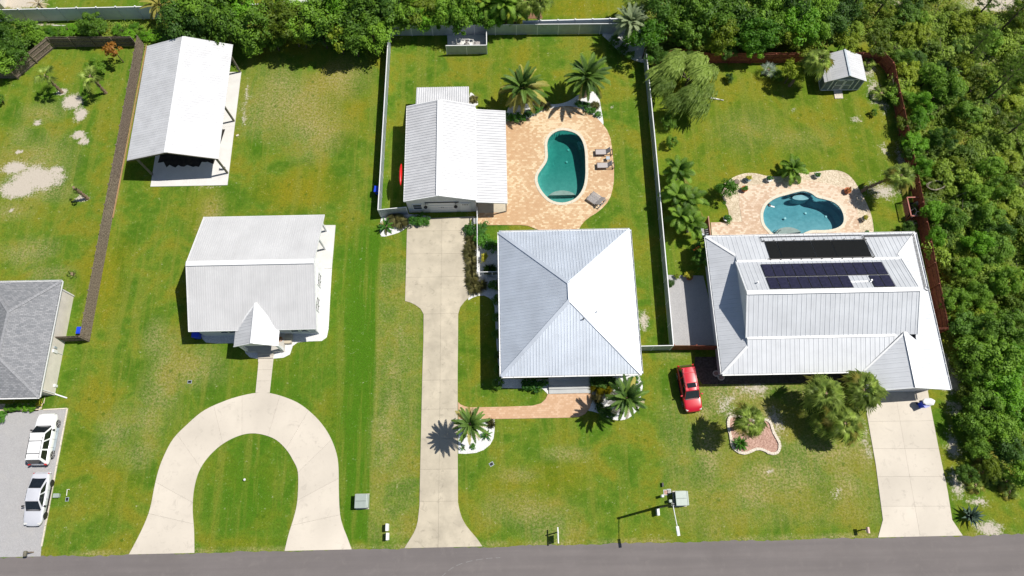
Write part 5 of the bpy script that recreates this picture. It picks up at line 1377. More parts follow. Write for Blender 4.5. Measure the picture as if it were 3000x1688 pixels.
def palm(name, label, px, py, h, r, kind, n=38, lean=(0, 0), group=None, tr=.17, by='crown', zmin=-.75, zmax=1.45, mix=None, dead=0, trunk_mat='palm_bark', cat='palm tree', skirt=True):
    """palm with crown seen at px,py at height h (by='base': foot at px,py)"""
    rng = _pr
    if by == 'crown':
        c = G(px, py, h); p = Vector((c.x - lean[0], c.y - lean[1], 0))
    else: p = G(px, py, 0)
    t = thing(name, label, cat, (p.x, p.y, 0), group)
    pts = [Vector((lean[0] * u ** 1.5, lean[1] * u ** 1.5, h * u)) for u in (0, .15, .35, .55, .75, .9, 1.0)]
    pts[0].z = -.1
    m = MB(); rr = [tr * 1.35, tr * 1.1, tr, tr * .95, tr, tr * 1.12, tr * .8]
    m.tube(pts, rr, 9)
    # leaf-base stubs spiralling up the trunk
    k = int(h * 9)
    for i in range(k):
        u = (i + .5) / k; a = i * 2.4; c = Vector((lean[0] * u ** 1.5, lean[1] * u ** 1.5, h * u)); d = Vector((math.cos(a), math.sin(a), .7))
        q = c + Vector((math.cos(a), math.sin(a), 0)) * tr * .9; m.beam(q, q + d * .1, .09, .035)
    m.build('trunk', W[trunk_mat], t).location = (0, 0, 0)
    for v in t.children[0].data.vertices: pass
    top = pts[-1]
    if kind in ('sabal', 'silver') and zmax > 1.0: zmax = .95
    for i in range(n):
        a = i * 2.39996 + rng.uniform(-.2, .2); u = (i + .5) / n
        el = zmax + (zmin - zmax) * u ** .85 + rng.uniform(-.12, .12)
        kd = kind
        if mix and rng.random() < mix[1] * (u if u > .3 else 0): kd = mix[0]
        if dead and i >= n - dead: kd = 'date_dead' if 'date' in kind else 'sabal_yellow'
        s = r * rng.uniform(.88, 1.1)
        if kind in ('sabal', 'silver'): s *= .42 + .68 * u ** .55
        me = FR[kd][rng.randrange(len(FR[kd]))]
        rl = .5 if kind in ('sabal', 'silver') else .25
        e = Euler((rng.uniform(-rl, rl), -el * .8 + (rng.uniform(-.2, .2) if rl == .5 else 0), a), 'XYZ')
        inst(me, 'frond', t, top + Vector((math.cos(a), math.sin(a), 0)) * tr * .5 + Vector((0, 0, -.25 * u)), e, (s, s, s))
    return t
# build() subtracts the parent's origin; palms are modelled locally
_thing = thing
def thing_local(*a, **k):
    k['local'] = True; return _thing(*a, **k)
def use_local(f):
    def g(*a, **k):
        global thing
        old = thing; thing = thing_local
        try: return f(*a, **k)
        finally: thing = old
    return g
palm = use_local(palm); tree = use_local(tree)

gd = 'date palms of the middle lot'
palm('date_palm', 'full date palm with golden lower fronds beside the garage roof', 1532, 257, 3.4, 2.8, 'date', 48, mix=('date_yellow', .85), tr=.24, group=gd)
palm('date_palm', 'full date palm in white gravel at the head of the green pool', 1721, 226, 3.6, 2.7, 'date', 42, mix=('date_yellow', .4), tr=.24, group=gd)
palm('date_palm', 'silver green date palm in the back fence corner bed', 1848.5, 66, 3.4, 2.2, 'date_silver', 48, tr=.17, group=gd)
palm('date_palm', 'sparse date palm in white gravel bed beside the long drive', 1377, 1243, 4.2, 1.75, 'date', 36, tr=.2, mix=('date_yellow', .3), dead=5, group=gd, zmin=-.5)
palm('date_palm', 'large date palm with dry drooping fronds before the hip roofed house', 1836, 1166, 4.2, 2.1, 'date', 44, tr=.2, mix=('date_yellow', .15), dead=12, group=gd, zmin=-.75)
gl = 'young palms on sandy grass'
palm('cabbage_palm', 'young palm with few fronds near the angled dark fence', 182, 271, 3.2, 1.5, 'sabal', 7, by='base', group=gl, tr=.15, zmax=.9, zmin=-.2)
palm('cabbage_palm', 'young palm with few fronds below the rusty leaved tree', 310.6, 273, 3.3, 1.4, 'sabal', 8, by='base', group=gl, tr=.15, zmax=.9, zmin=-.2)
palm('cabbage_palm', 'nearly bare palm trunk on the sandy patch', 257, 582, 2.7, .55, 'sabal', 3, by='base', group=gl, tr=.16, zmax=.9)
gr = 'fan palms of the right lot'
palm('fan_palm', 'round headed fan palm in the pink mulch bed', 2199, 1232, 5.0, 1.75, 'sabal', 30, group=gr, mix=('sabal_yellow', .35))
palm('fan_palm', 'tall fan palm in the clump, touching the front gutter', 2422, 1152, 4.4, 2.2, 'sabal', 28, group=gr, mix=('sabal_yellow', .25))
palm('fan_palm', 'fan palm of the clump against the garage wing roof', 2534, 1142, 4.2, 2.3, 'sabal', 29, group=gr, mix=('sabal_yellow', .25))
palm('fan_palm', 'lower fan palm of the clump beside the concrete drive', 2478, 1240, 3.2, 2.15, 'sabal', 24, group=gr, mix=('sabal_yellow', .3))
palm('fan_palm', 'small shaded fan palm inside the clump by the drive', 2420, 1238, 2.2, 1.5, 'sabal', 18, group=gr)
palm('fan_palm', 'leaning fan palm beside the red pump enclosure', 2643, 513, 4.2, 1.8, 'sabal', 26, lean=(2.2, -.3), group=gr, tr=.14, mix=('sabal_yellow', .3))
palm('fan_palm', 'leaning fan palm with hanging fronds beside the garden shed', 2404, 172, 4.4, 1.9, 'sabal', 34, lean=(1.9, .4), group=gr, tr=.14, mix=('sabal_yellow', .4), zmin=-1.1)
palm('fan_palm', 'small silver blue fan palm on the right back lawn', 2252, 203, 1.0, 1.25, 'silver', 17, group=gr, zmin=-.3)
palm('fan_palm', 'low fan palm at the red fence near the shed', 2583, 272, .7, 1.1, 'sabal', 14, group=gr)
palm('fan_palm', 'small fan palm between shed and red fence', 2545, 182, .8, 1.0, 'sabal', 12, group=gr)
palm('fan_palm', 'tiny palm seedling on grass beside the shingled house', 211, 802, .25, .6, 'sabal', 8, cat='palm')
ga = 'arching palms along the grey fence'
for (px_, py_, r_, lab) in ((1990, 505, 1.9, 'uppermost arching feathery palm along the long grey fence'), (1985, 575, 1.9, 'second arching feathery palm down the long grey fence'), (2020, 590, 1.9, 'arching feathery palm between fence and patio, third of its row'), (1995, 640, 1.8, 'lower arching feathery palm of the row near the wood screen'), (2025, 660, 1.7, 'lowest arching feathery palm near the wood screen')):
    palm('feather_palm', lab, px_, py_, 1.7, r_ * 1.1, 'areca', 20, group=ga, tr=.11, zmin=-.45, mix=('date_yellow', .15), trunk_mat='bark_pale')
palm('feather_palm', 'arching cycad like palm at the top edge of the shell gravel bed', 2322, 498, .9, 1.75, 'areca', 20, tr=.15)
palm('feather_palm', 'bright yellow green palm behind the vinyl fence', 465, 12, 2.2, 2.0, 'date_yellow', 26, tr=.15)
palm('feather_palm', 'dry leaved palm by the brown roofed house', 112, 10, 1.6, 1.2, 'date_dead', 14, tr=.12)
gq = 'palms behind the pool garden fence'
for px_, py_, h_, r_, kd in ((1430, 12, 3.5, 2.0, 'areca'), (1480, 10, 3.8, 2.2, 'areca'), (1510, 30, 2.6, 1.8, 'areca'), (1545, 2, 4.2, 1.6, 'sabal'), (1582, -6, 4.6, 1.6, 'sabal')):
    palm('feather_palm', 'green palm standing behind the back fence of the pool garden', px_, py_, h_, r_, kd, 22, group=gq, tr=.14)
for px_, py_ in ((1868, -8), (1900, -4)):
    palm('fan_palm', 'tall palm with brown trunk by the white corner fence', px_, py_, 4.0, 1.8, 'sabal', 22, group='palms at the white corner fence', tr=.2)
palm('sago_palm', 'dark green sago rosette in the pink mulch bed', 2169, 1300, .35, .75, 'sago', 34, cat='sago palm', zmin=-.05, tr=.14)
palm('sago_palm', 'small sago plant beside the blue lidded bin corner bed', 1131, 662, .5, .95, 'sago', 22, cat='sago palm', tr=.14, mix=('date_yellow', .5))
palm('sago_palm', 'small spiky plant in the drive side gravel bed', 1425, 1275, .3, .6, 'sago', 16, cat='sago palm', tr=.1)
palm('sago_palm', 'small yellowed plant at the corner of the gravel bed', 1356, 1312, .2, .4, 'sago', 10, cat='plant', tr=.06)

# ---- agave, ornamental grasses, low shrubs
@use_local
def agave(label, px, py, r):
    p = G(px, py); t = thing('agave', label, 'agave', (p.x, p.y, 0)); rng = random.Random(8)
    m = MB()
    me = MB()
    k = 7; pts = []
    for i in range(k):
        u = i / (k - 1); w = .11 * (1 - u) ** .6 * (.7 + .6 * math.sin(math.pi * min(1, u * 1.3))); x, z = u, .35 * u + .15 * math.sin(u * 3)
        pts.append((x, w, z))
    for i in range(k - 1):
        (xa, wa, za), (xb, wb, zb_) = pts[i], pts[i + 1]
        for s in (-1, 1): me.poly([(xa, 0, za - .04), (xa, s * wa, za), (xb, s * wb, zb_), (xb, 0, zb_ - .04)])
    mesh = me.mesh('agave_blade', LF['agave'])
    for i in range(34):
        u = i / 34; a = i * 2.4; s = r * (1.05 - .35 * u)
        inst(mesh, 'blade', t, (0, 0, .05 + .2 * u), Euler((0, -(.05 + 1.0 * u), a)), (s, s * 1.1, s))
    return t
agave('large blue green agave rosette at the road end of the right drive', 2837, 1511, 1.3)
@use_local
def grass_tuft(label, px, py, r, group=None, n=230, mat='grassy', name='ornamental_grass', cat='ornamental grass', bend=1.0):
    p = G(px, py, r * .4); t = thing(name, label, cat, (p.x, p.y, 0), group); rng = random.Random(int(px * 3 + py)); m = MB()
    for i in range(n):
        a = rng.uniform(0, 6.283); L = r * rng.uniform(.7, 1.15); el = rng.uniform(.35, 1.4); d = Vector((math.cos(a), math.sin(a), 0)); s = Vector((-d.y, d.x, 0)) * .009
        b = d * rng.uniform(0, .12 * r); q = b + d * L * math.cos(el) * .6 + Vector((0, 0, L * math.sin(el) * .75)); e = q + d * L * .5 * bend + Vector((0, 0, -L * .18))
        k = len(m.v); m.v += [b - s, b + s, q + s, e, q - s]; m.f.append((k, k + 1, k + 2, k + 3, k + 4))
    m.build('blades', LF[mat], t); return t
gg = 'tan ornamental grasses beside the middle drive'
for px_, py_, r_ in ((1378, 700, .75), (1380, 722, .85), (1375, 742, .85), (1382, 765, .85), (1380, 790, .8), (1384, 812, .8), (1380, 826, .75), (1408, 835, .85), (1388, 845, .8)):
    grass_tuft('tan tufted ornamental grass in the strip beside the concrete drive', px_, py_, r_, gg)
grass_tuft('tan ornamental grass beside the fence at the garage corner', 1158, 640, 1.0); grass_tuft('paler tan ornamental grass between the sago and the garage hedge', 1175, 652, .9)
grass_tuft('small dry grass tuft in front of the large date palm', 1750, 1168, .7); grass_tuft('small dry grass tuft by the paver walk end', 1438, 1240, .55)
grass_tuft('tan grass tuft under the golden date palm', 1580, 298, .8); grass_tuft('dry grass tuft below the second date palm', 1598, 308, .75); grass_tuft('pale grass tuft at the right end of the pool head bed', 1744, 308, .6)
grass_tuft('pale grass at the garage back corner', 1388, 290, .6)
grass_tuft('dark green grassy clump in the shaded gravel beside the hip roofed house', 1436, 790, .8, mat='dark')
gs = 'round green shrubs round the middle house'
def shrub(label, px, py, r, kind='shrub', group=gs, zs=.9, name='shrub', tz=.02):
    return tree(name, label, px, py, r, kind, tz=tz, cat='shrub', group=group, zs=zs, part='foliage')
for px_, py_, r_ in ((1212, 645, .7), (1232, 643, .7), (1248, 645, .6)): shrub('glossy green shrub of the low hedge along the garage wall', px_, py_, r_)
for px_, py_, r_ in ((1380, 670, .75), (1410, 672, .8), (1408, 700, .85), (1430, 712, .85), (1452, 720, .7)): shrub('glossy green shrub beside the slim fence and the small lawn', px_, py_, r_)
shrub('lime green shrub in the shaded gravel strip', 1417, 755, .55, 'yellow')
for px_, py_, r_ in ((1448, 835, .6), (1452, 880, .5), (1456, 930, .5), (1457, 980, .5), (1456, 1040, .45), (1456, 1080, .45)): shrub('dark shrub in the shade along the hip roofed house wall', px_, py_, r_, 'dark')
shrub('spiky dark shrub at the front corner of the hip roofed house', 1463, 1122, .7, 'dark')
for px_, py_, r_ in ((1545, 1125, .65), (1568, 1128, .65), (1590, 1125, .6)): shrub('bright green shrub beside the front steps', px_, py_, r_)
for px_, py_, r_ in ((1742, 1118, .6), (1760, 1122, .65), (1780, 1116, .7), (1800, 1120, .6)): shrub('dark shrub under the front eave behind the large date palm', px_, py_, r_, 'dark')
grass_tuft('yellow striped strappy plant beside the front steps', 1750, 1136, .9, mat='yellow', name='strappy_plant', cat='plant'); grass_tuft('yellow strappy plant left of the large date palm', 1775, 1140, .9, mat='yellow', name='strappy_plant', cat='plant')
for px_, py_ in ((1860, 1113), (1862, 1140)): shrub('small round shrub at the right edge of the front gravel bed', px_, py_, .55)
for px_, py_, r_ in ((1757, 1192, .5), (1785, 1215, .75), (1772, 1205, .6)): shrub('dark low shrub in the shade of the large date palm', px_, py_, r_, 'dark')
shrub('tiny green shrub in the drive side gravel bed', 1386, 1308, .3)
for px_, py_, r_ in ((1492, 343, .6), (1512, 342, .6), (1532, 340, .6), (1550, 332, .55), (1567, 322, .5), (1578, 318, .45)): shrub('glossy green shrub of the curved row at the lean-to end of the pool', px_, py_, r_)
for px_, py_, r_ in ((1695, 303, .6), (1718, 311, .6), (1736, 323, .5), (1752, 334, .45)): shrub('green shrub on white gravel at the right end of the pool head', px_, py_, r_)
for px_, py_, r_ in ((1800, 120, .8), (1825, 145, .7), (1845, 162, .6)): shrub('shrub on the curved white bed in the back fence corner', px_, py_, r_, 'dark')
# right lot shrubs
gh = 'shrubs and small trees of the right lot'
tree('small_tree', 'small round leafy tree on the right back lawn', 2318, 212, 1.55, 'olive', tz=.7, group=gh)
tree('small_tree', 'bushy shrub at the left of the shell gravel bed', 2128, 556, 1.35, 'bright', tz=.3, group=gh)
shrub('sprawling shrub beside the long grey fence', 1962, 362, .95, 'oak', gh); shrub('small open shrub below the sprawling one by the fence', 1970, 415, .85, 'oak', gh)
shrub('dark small bush on grass below the red fence', 2138, 228, .6, 'dark', gh); shrub('shrub beside the silver palm', 2280, 222, .8, 'oak', gh)
shrub('leafy shrub in the shaded side yard by the right house wall', 2062, 760, 1.2, 'dark', gh, 1.2); shrub('tall leafy shrub by the house corner with orange flowers', 2050, 725, .9, 'shrub', gh, 1.4)
shrub('low plant on grass left of the red fence', 2560, 330, .5, 'oak', gh); shrub('weedy plant below the pump enclosure', 2660, 668, .8, 'oak', gh)
shrub('small shrub at the end of the house terrace wall', 2133, 640, .5, 'shrub', gh); shrub('potted green plant by the grey fence gravel', 1985, 808, .4, 'olive', gh); shrub('yellow green plant in a pot on the side yard edge', 2018, 805, .5, 'yellow', gh)
shrub('dark climbing plant on the grey fence by the gravel yard', 1961, 830, .5, 'dark', gh)
o = MB()
for px_, py_ in ((2040, 728), (2034, 733), (2046, 724)): o.lathe(G(px_, py_, 1.6), [(.02, 0), (.1, .05), (.03, .12)], 7)
tag(o.build('orange_flower', W['orange'], at=tuple(G(2040, 728, 1.6))), 'orange blooms above the tall leafy shrub', 'flower', kind='stuff')
# left house hedge
for px_, py_, r_ in ((25, 1193, .45), (42, 1194, .45), (60, 1195, .45), (78, 1195, .45), (95, 1192, .45)): shrub('clipped low hedge bush before the shingled house', px_, py_, r_, 'bright', 'hedge of the shingled house')
shrub('small shrub at the shingled house corner', 115, 1184, .4, 'yellow', 'hedge of the shingled house'); shrub('green bush on the gravel edge of the shingled house', -2, 1222, .6, 'shrub', 'hedge of the shingled house')

# ---- trees behind the lots
gt = 'hedge trees behind the barn lawn'
for i, (px_, py_, r_, kd) in enumerate(((520, 50, 2.6, 'dark'), (570, 70, 2.6, 'dark'), (600, 20, 3.0, 'oak'), (640, 60, 2.8, 'oak'), (690, 85, 1.7, 'dark'), (720, 25, 2.8, 'bright'), (745, 80, 2.6, 'oak'), (800, 60, 2.6, 'olive'), (850, 75, 2.6, 'olive'), (830, 40, 2.0, 'oak'),
      (890, 80, 2.4, 'oak'), (740, 120, 1.7, 'oak'), (800, 112, 1.6, 'oak'), (885, 108, 1.4, 'olive'), (965, 50, 3.0, 'oak'), (1010, 20, 3.0, 'bright'), (1060, 60, 3.0, 'oak'), (985, 100, 2.4, 'olive'), (1035, 115, 2.2, 'oak'), (1090, 105, 2.2, 'oak'), (1110, 45, 2.6, 'oak'), (1120, 10, 2.6, 'dark'), (940, 90, 2.2, 'dark'), (712, 110, 1.5, 'dark'), (640, 80, 1.7, 'dark'))):
    nm = {'dark': 'dark evergreen tree in the hedge row behind the barn lawn', 'oak': 'mid green leafy tree in the hedge row behind the barn lawn', 'bright': 'bright green tree in the hedge row behind the barn lawn', 'olive': 'yellow green leafy tree in the hedge row behind the barn lawn'}[kd]
    tree('hedge_tree', nm.replace('behind the barn lawn', 'right behind the barn roof' if px_ < 700 else 'over the vinyl fence before the pale shed' if px_ < 900 else 'near the corner of the grey panel fence'), px_, py_, r_, kd, group=gt, tz=r_ * .5)
for px_, py_, r_, kd in ((1175, 30, 2.2, 'oak'), (1200, 55, 1.9, 'oak'), (1235, 30, 2.2, 'olive'), (1260, 58, 1.8, 'bright'), (1290, 35, 2.2, 'oak'), (1320, 55, 1.9, 'bright'), (1350, 30, 2.2, 'oak'), (1375, 52, 1.9, 'bright'), (1405, 45, 1.8, 'oak'), (1430, 55, 1.5, 'bright'), (1160, 68, 1.6, 'oak'), (1455, 40, 1.5, 'oak')):
    nm = {'oak': 'mid green tree crowding the back fence above the pump corner', 'olive': 'yellow green tree crowding the back fence above the pump corner', 'bright': 'bright green tree crowding the back fence above the pump corner'}[kd]
    tree('hedge_tree', nm, px_, py_, r_, kd, group='trees behind the pool garden fence', tz=r_ * .45)
# left back thicket
for px_, py_, r_, kd in ((0, 90, 2.0, 'oak'), (30, 130, 1.9, 'oak'), (70, 105, 1.7, 'oak'), (10, 175, 1.8, 'oak'), (50, 170, 1.6, 'dark'), (95, 90, 1.4, 'oak'), (-20, 130, 2.0, 'dark'), (110, 115, 1.3, 'oak')):
    nm = {'oak': 'mid green leafy bush outside the angled dark fence', 'dark': 'dark leafy bush outside the angled dark fence'}[kd]
    tree('thicket_tree', nm, px_, py_, r_, kd, group='thicket outside the angled fence', tz=.3)
tree('small_tree', 'rounded leafy tree overtopping the tall vinyl fence', 265, 68, 1.9, 'oak', tz=.9)
tree('small_tree', 'rusty orange leaved small tree inside the dark fence', 336, 150, 1.25, 'autumn', tz=.9)
tree('small_tree', 'sparse green sapling beside the second young palm', 285, 195, 1.0, 'oak', tz=.5)
tree('small_tree', 'dark bush at the left edge of the sandy garden', 0, 290, .7, 'dark', tz=.1)
for i in range(20):
    rr = random.Random(i + 300); px_, py_ = 130 + i * 19 + rr.uniform(-8, 8), 92 + rr.uniform(-14, 10) + (i > 14) * (i - 14) * 3
    if 300 < px_ < 330: continue
    tree('low_bush', 'low weedy green bush in the strip behind the dark fence', px_, py_, rr.uniform(.8, 1.2), 'bright' if i % 3 else 'oak', group='bushes in the strip behind the dark fence', tz=.0, zs=.5, cat='shrub')
tree('corner_tree', 'lime green leafy tree leaning over the grey fence corner', 1898, 118, 2.3, 'bright', tz=1.2)
tree('corner_tree', 'dark bush between lime tree and willow', 1922, 165, 1.4, 'dark', tz=.3)

# ---- weeping wind-blown tree
@use_local
def willow(label, px, py, r):
    p = G(px, py, 3.2); t = thing('weeping_tree', label, 'tree', (p.x, p.y, 0)); rng = random.Random(12)
    inst(trunk_mesh('trunk', W['bark'], 3.0, .2, 3, 6, 1.2), 'trunk', t)
    wind = Vector((-1.2, -.85, 0))
    for c in range(12):
        m = MB(); a = c * 2.4; q = .35 + .62 * ((c + .5) / 12) ** .5
        top = Vector((math.cos(a) * r * q * .74, math.sin(a) * r * q * .86, 4.4 - 2.5 * q * q + rng.uniform(-.2, .3)))
        for s in range(170):
            e = rand_dir(rng, -.1); st = top + Vector((e.x, e.y, e.z * .5)) * rng.uniform(.2, .95)
            d = (Vector((e.x * .55, e.y * .55, .12)) + wind * rng.uniform(.4, 1.0)).normalized(); pts = [st]; L = rng.uniform(.9, 2.1); k = 5
            for i in range(k):
                d = (d + Vector((0, 0, -.22)) + wind * .06).normalized(); pts.append(pts[-1] + d * L / k)
                if pts[-1].z < .15: pts[-1].z = .15
            side = d.cross(Vector((0, 0, 1))).normalized() * .06
            for i in range(k):
                w0, w1 = side * (1 - .5 * i / k), side * (1 - .5 * (i + 1) / k); tw = Vector((0, 0, .03 * ((i % 2) * 2 - 1)))
                b = len(m.v); m.v += [pts[i] - w0 - tw, pts[i] + w0 + tw, pts[i + 1] + w1 + tw, pts[i + 1] - w1 - tw]; m.f.append((b, b + 1, b + 2, b + 3))
        m.build('foliage_mass', LF['willow'], t)
    return t
willow('large weeping tree with wind swept strands beside the long grey fence', 2022, 222, 4.3)

# ---- woodland: individual trees and bushes beyond the red fence
gw = 'trees of the scrub woodland'
wood = [(1960, 20, 3.0, 'dark'), (1990, 60, 3.0, 'oak'), (2040, 25, 3.0, 'oak'), (2085, 55, 2.8, 'oak'), (2040, 85, 2.6, 'oak'), (2110, 105, 2.4, 'olive'), (2140, 30, 2.8, 'dark'), (2165, 75, 2.2, 'dark'), (2180, 120, 1.7, 'dark'), (2225, 100, 2.6, 'bright'), (2205, 130, 1.9, 'bright'), (2290, 110, 1.9, 'olive'), (2190, 20, 2.8, 'oak'), (2250, 40, 2.6, 'oak'), (2270, 75, 2.2, 'oak'),
        (2320, 30, 2.6, 'dark'), (2350, 70, 2.6, 'bright'), (2375, 100, 2.0, 'oak'), (2400, 30, 2.6, 'oak'), (2430, 70, 2.2, 'dark'), (2470, 30, 2.2, 'dark'), (2340, 130, 1.4, 'olive'), (2470, 125, 1.7, 'olive'), (2570, 120, 1.7, 'olive'), (2090, 130, 1.7, 'olive'), (2055, 120, 1.7, 'olive'), (2000, 110, 2.0, 'oak'), (2140, 150, 1.2, 'dark'),
        (2700, 310, 2.4, 'bright'), (2770, 270, 2.6, 'oak'), (2690, 350, 2.0, 'bright'), (2730, 215, 2.2, 'oak'), (2840, 330, 2.2, 'oak'), (2680, 420, 2.2, 'bright'), (2760, 420, 2.2, 'oak'),
        (2700, 500, 2.0, 'bright'), (2780, 500, 2.2, 'scrub'), (2730, 620, 2.0, 'bright'), (2790, 640, 2.2, 'oak'), (2740, 690, 1.9, 'bright'), (2900, 640, 2.3, 'oak'), (2930, 720, 2.4, 'dark'), (2860, 720, 2.2, 'bright'), (2830, 780, 2.0, 'oak'), (2870, 860, 2.2, 'oak'), (2800, 880, 1.9, 'oak'),
        (2950, 830, 2.4, 'oak'), (2830, 950, 2.3, 'dark'), (2890, 960, 2.6, 'dark'), (2960, 950, 2.6, 'oak'), (2850, 1030, 2.4, 'dark'), (2920, 1050, 2.8, 'oak'), (2980, 1060, 2.8, 'bright'), (2870, 1100, 2.4, 'oak'), (2940, 1140, 2.8, 'bright'), (2990, 1200, 2.8, 'bright'), (2890, 1190, 2.5, 'oak'), (2930, 1250, 2.5, 'oak'), (2850, 1240, 2.2, 'dark'), (2960, 1320, 2.5, 'oak'), (2870, 1310, 2.0, 'dark'), (2890, 1370, 1.8, 'olive'), (2985, 1390, 2.2, 'oak'), (2840, 1390, 1.4, 'oak')]
nmw = {'dark': 'dark evergreen tree in the scrub woodland', 'oak': 'mid green leafy tree in the scrub woodland', 'bright': 'bright green bushy tree in the scrub woodland', 'olive': 'yellow green bushy tree in the scrub woodland', 'scrub': 'olive scrub bush in the scrub woodland'}
def zone(px_, py_):
    if px_ > 2780 and py_ > 1280: return 'around the palmetto patch beside the right drive'
    if px_ > 2740 and py_ > 980: return 'beside the garage wing and the right drive'
    if px_ > 2720 and py_ > 760: return 'outside the red fence end at the large house'
    if px_ > 2640 and py_ > 480: return 'outside the red fence near the pump enclosure'
    if px_ > 2640 and py_ > 240: return 'outside the red fence below the shed'
    if px_ > 2720: return 'near the pale sandy track'
    if px_ > 2560: return 'at the outer corner of the red fence'
    if px_ > 2360: return 'behind the garden shed'
    if px_ > 2180: return 'behind the red fence above the silver palm'
    if px_ > 2060: return 'behind the red fence right of the weeping tree'
    return 'above the weeping tree by the fence corner'
for px_, py_, r_, kd in wood:
    if px_ > 2600 and kd == 'dark' and (px_ + py_) % 3: kd = 'oak'
    rs_ = r_ * (.70 if px_ > 2600 else .92)
    tree('woodland_tree', nmw[kd].replace('in the scrub woodland', zone(px_, py_)), px_, py_, rs_, kd, group=gw, tz=rs_ * (.25 if px_ > 2600 else .5))
rr = random.Random(55); placed = []
def in_wood(p):
    if p.y > 54.3 and p.x > 17.6: return True
    return p.x > 44.9 + max(0, (p.y - 19) * .0) and p.y > 6 and p.x > (48 if p.y < 11 else 44.9)
tries = 0
while len(placed) < 230 and tries < 6000:
    tries += 1
    px_, py_ = rr.uniform(1950, 3040), rr.uniform(-30, 1500); p = G(px_, py_)
    if not in_wood(p): continue
    if px_ > 2800 and py_ < 45: continue
    if any((p - q_).length < 1.35 for q_ in placed): continue
    placed.append(p); kd = rr.choice(['scrub', 'scrub', 'scrub', 'olive', 'oak'])
    t = tree('scrub_bush', {'scrub': 'low olive bush ', 'olive': 'low yellowish bush ', 'oak': 'low green bush '}[kd] + zone(px_, py_), 0, 0, rr.uniform(.8, 1.7), kd, tz=.05, group='low bushes of the scrub', world_pos=(p.x, p.y), zs=rr.uniform(.6, 1.1), cat='shrub')
# slender pines leaning in the wood
@use_local
def pine(label, px, py, h, r, group):
    p = G(px, py); t = thing('pine_tree', label, 'pine tree', (p.x, p.y, 0), group); rng = random.Random(int(px + py))
    MB().tube([(0, 0, -.1), (.1, 0, h * .5), (.0, .1, h)], [.13, .09, .03], 7).build('trunk', W['bark'], t)
    m = MB(); br = MB()
    for i in range(26):
        z = h * (.35 + .63 * i / 26); a = i * 2.4; L = r * (1.05 - .7 * i / 26) * rng.uniform(.7, 1.1)
        e = Vector((math.cos(a) * L, math.sin(a) * L, z + L * .25)); br.tube([(0, 0, z), e], [.03, .012], 4)
        for q in (.45, .7, 1.0):
            c = Vector((0, 0, z)).lerp(e, q)
            for j in range(34):
                d = rand_dir(rng, -.2); s = d.orthogonal().normalized() * .022; l = .34 * rng.uniform(.7, 1.2)
                b = len(m.v); m.v += [c - s, c + s, c + d * l]; m.f.append((b, b + 1, b + 2))
    br.build('branches', W['bark'], t); m.build('needles', LF['pine'], t)
for px_, py_, h_, r_ in ((2880, 300, 7, 1.6), (2900, 260, 6.5, 1.5), (2810, 190, 6, 1.5), (2930, 410, 6.5, 1.5), (2470, 60, 6, 1.5), (2930, 90, 7, 1.6), (2850, 60, 6, 1.3), (2560, 50, 5.5, 1.4), (720, 60, 7, 2.0), (640, 45, 7, 2.0), (1000, 48, 7.5, 2.2), (2310, 50, 7, 1.8), (2200, 55, 7, 1.8)):
    pine('slender pine tree rising above the scrub and hedge trees', px_, py_, h_, r_, 'slender pines')
# saw palmetto patches
for px_, py_ in ((2880, 1380), (2905, 1400), (2925, 1375), (2950, 1410), (2880, 1345), (2860, 1420), (2960, 1440), (2940, 280), (2970, 330), (2900, 500), (2830, 850), (2780, 800), (2900, 60)):
    palm('saw_palmetto', 'low yellowing palmetto clump in the scrub', px_, py_, .5, 1.1, 'sabal', 12, group='palmetto clumps of the scrub', cat='palmetto', mix=('sabal_yellow', .9), tr=.1)

# ---- bare grey twigs standing among the scrub
rr = random.Random(17); m = MB()
for i in range(170):
    p = G(rr.uniform(1950, 3030), rr.uniform(-30, 1450))
    if not in_wood(p): continue
    b = Vector((p.x, p.y, 0)); h_ = rr.uniform(.9, 2.6); d = Vector((rr.uniform(-.6, .6), rr.uniform(-.6, .6), 1)) * h_
    m.tube([b, b + d * .6, b + d], [.035, .025, .01], 4)
    for j in range(4):
        s_ = b + d * rr.uniform(.4, .9); m.tube([s_, s_ + rand_dir(rr, .0) * rr.uniform(.4, .9)], [.018, .006], 3)
tag(m.build('dead_branches', W['bark_pale']), 'bare pale twigs standing among the scrub', 'branches', kind='stuff')
# ---- undergrowth: leaf litter and weeds that nobody could count
rr = random.Random(91); m = MB()
def scatter(n, test, size, hmax):
    pts, nr = [], []; k = 0
    while k < n:
        p = test()
        if p is None: continue
        k += 1; pts.append(Vector((p.x, p.y, rr.uniform(.03, hmax) * (rr.random() ** .7)))); nr.append((Vector((0, 0, 1)) + rand_dir(rr) * .9).normalized())
    leaf_quads(m, pts, nr, size, rr)
def t1():
    px_, py_ = rr.uniform(1940, 3060), rr.uniform(-40, 1560); p = G(px_, py_)
    if not in_wood(p) and not (p.x > 46.5 and 3 < p.y < 12 and rr.random() < .5): return None
    if px_ > 2790 and py_ < 40 and rr.random() < .9: return None
    v = math.sin(p.x * .9 + 2 * math.sin(p.y * .5)) + math.sin(p.y * 1.1 + p.x * .35)
    return p if v > -.9 or rr.random() < .35 else None
scatter(70000, t1, .20, .9)
def t2():
    px_, py_ = rr.uniform(-20, 560), rr.uniform(64, 150); p = G(px_, py_)
    return p if (57.2 < p.y < 59.3 or (p.y > 54.6 and p.x < -54) or (p.x > -43.2 and p.x < -34 and p.y > 53.3 and p.y < 59)) and not (-60 < p.x < -50 and p.y > 58.2) else None
scatter(4200, t2, .22, .35)
tag(m.build('undergrowth', LF['scrub']), 'tangled undergrowth and weeds on the scrub floor', 'undergrowth', kind='stuff')

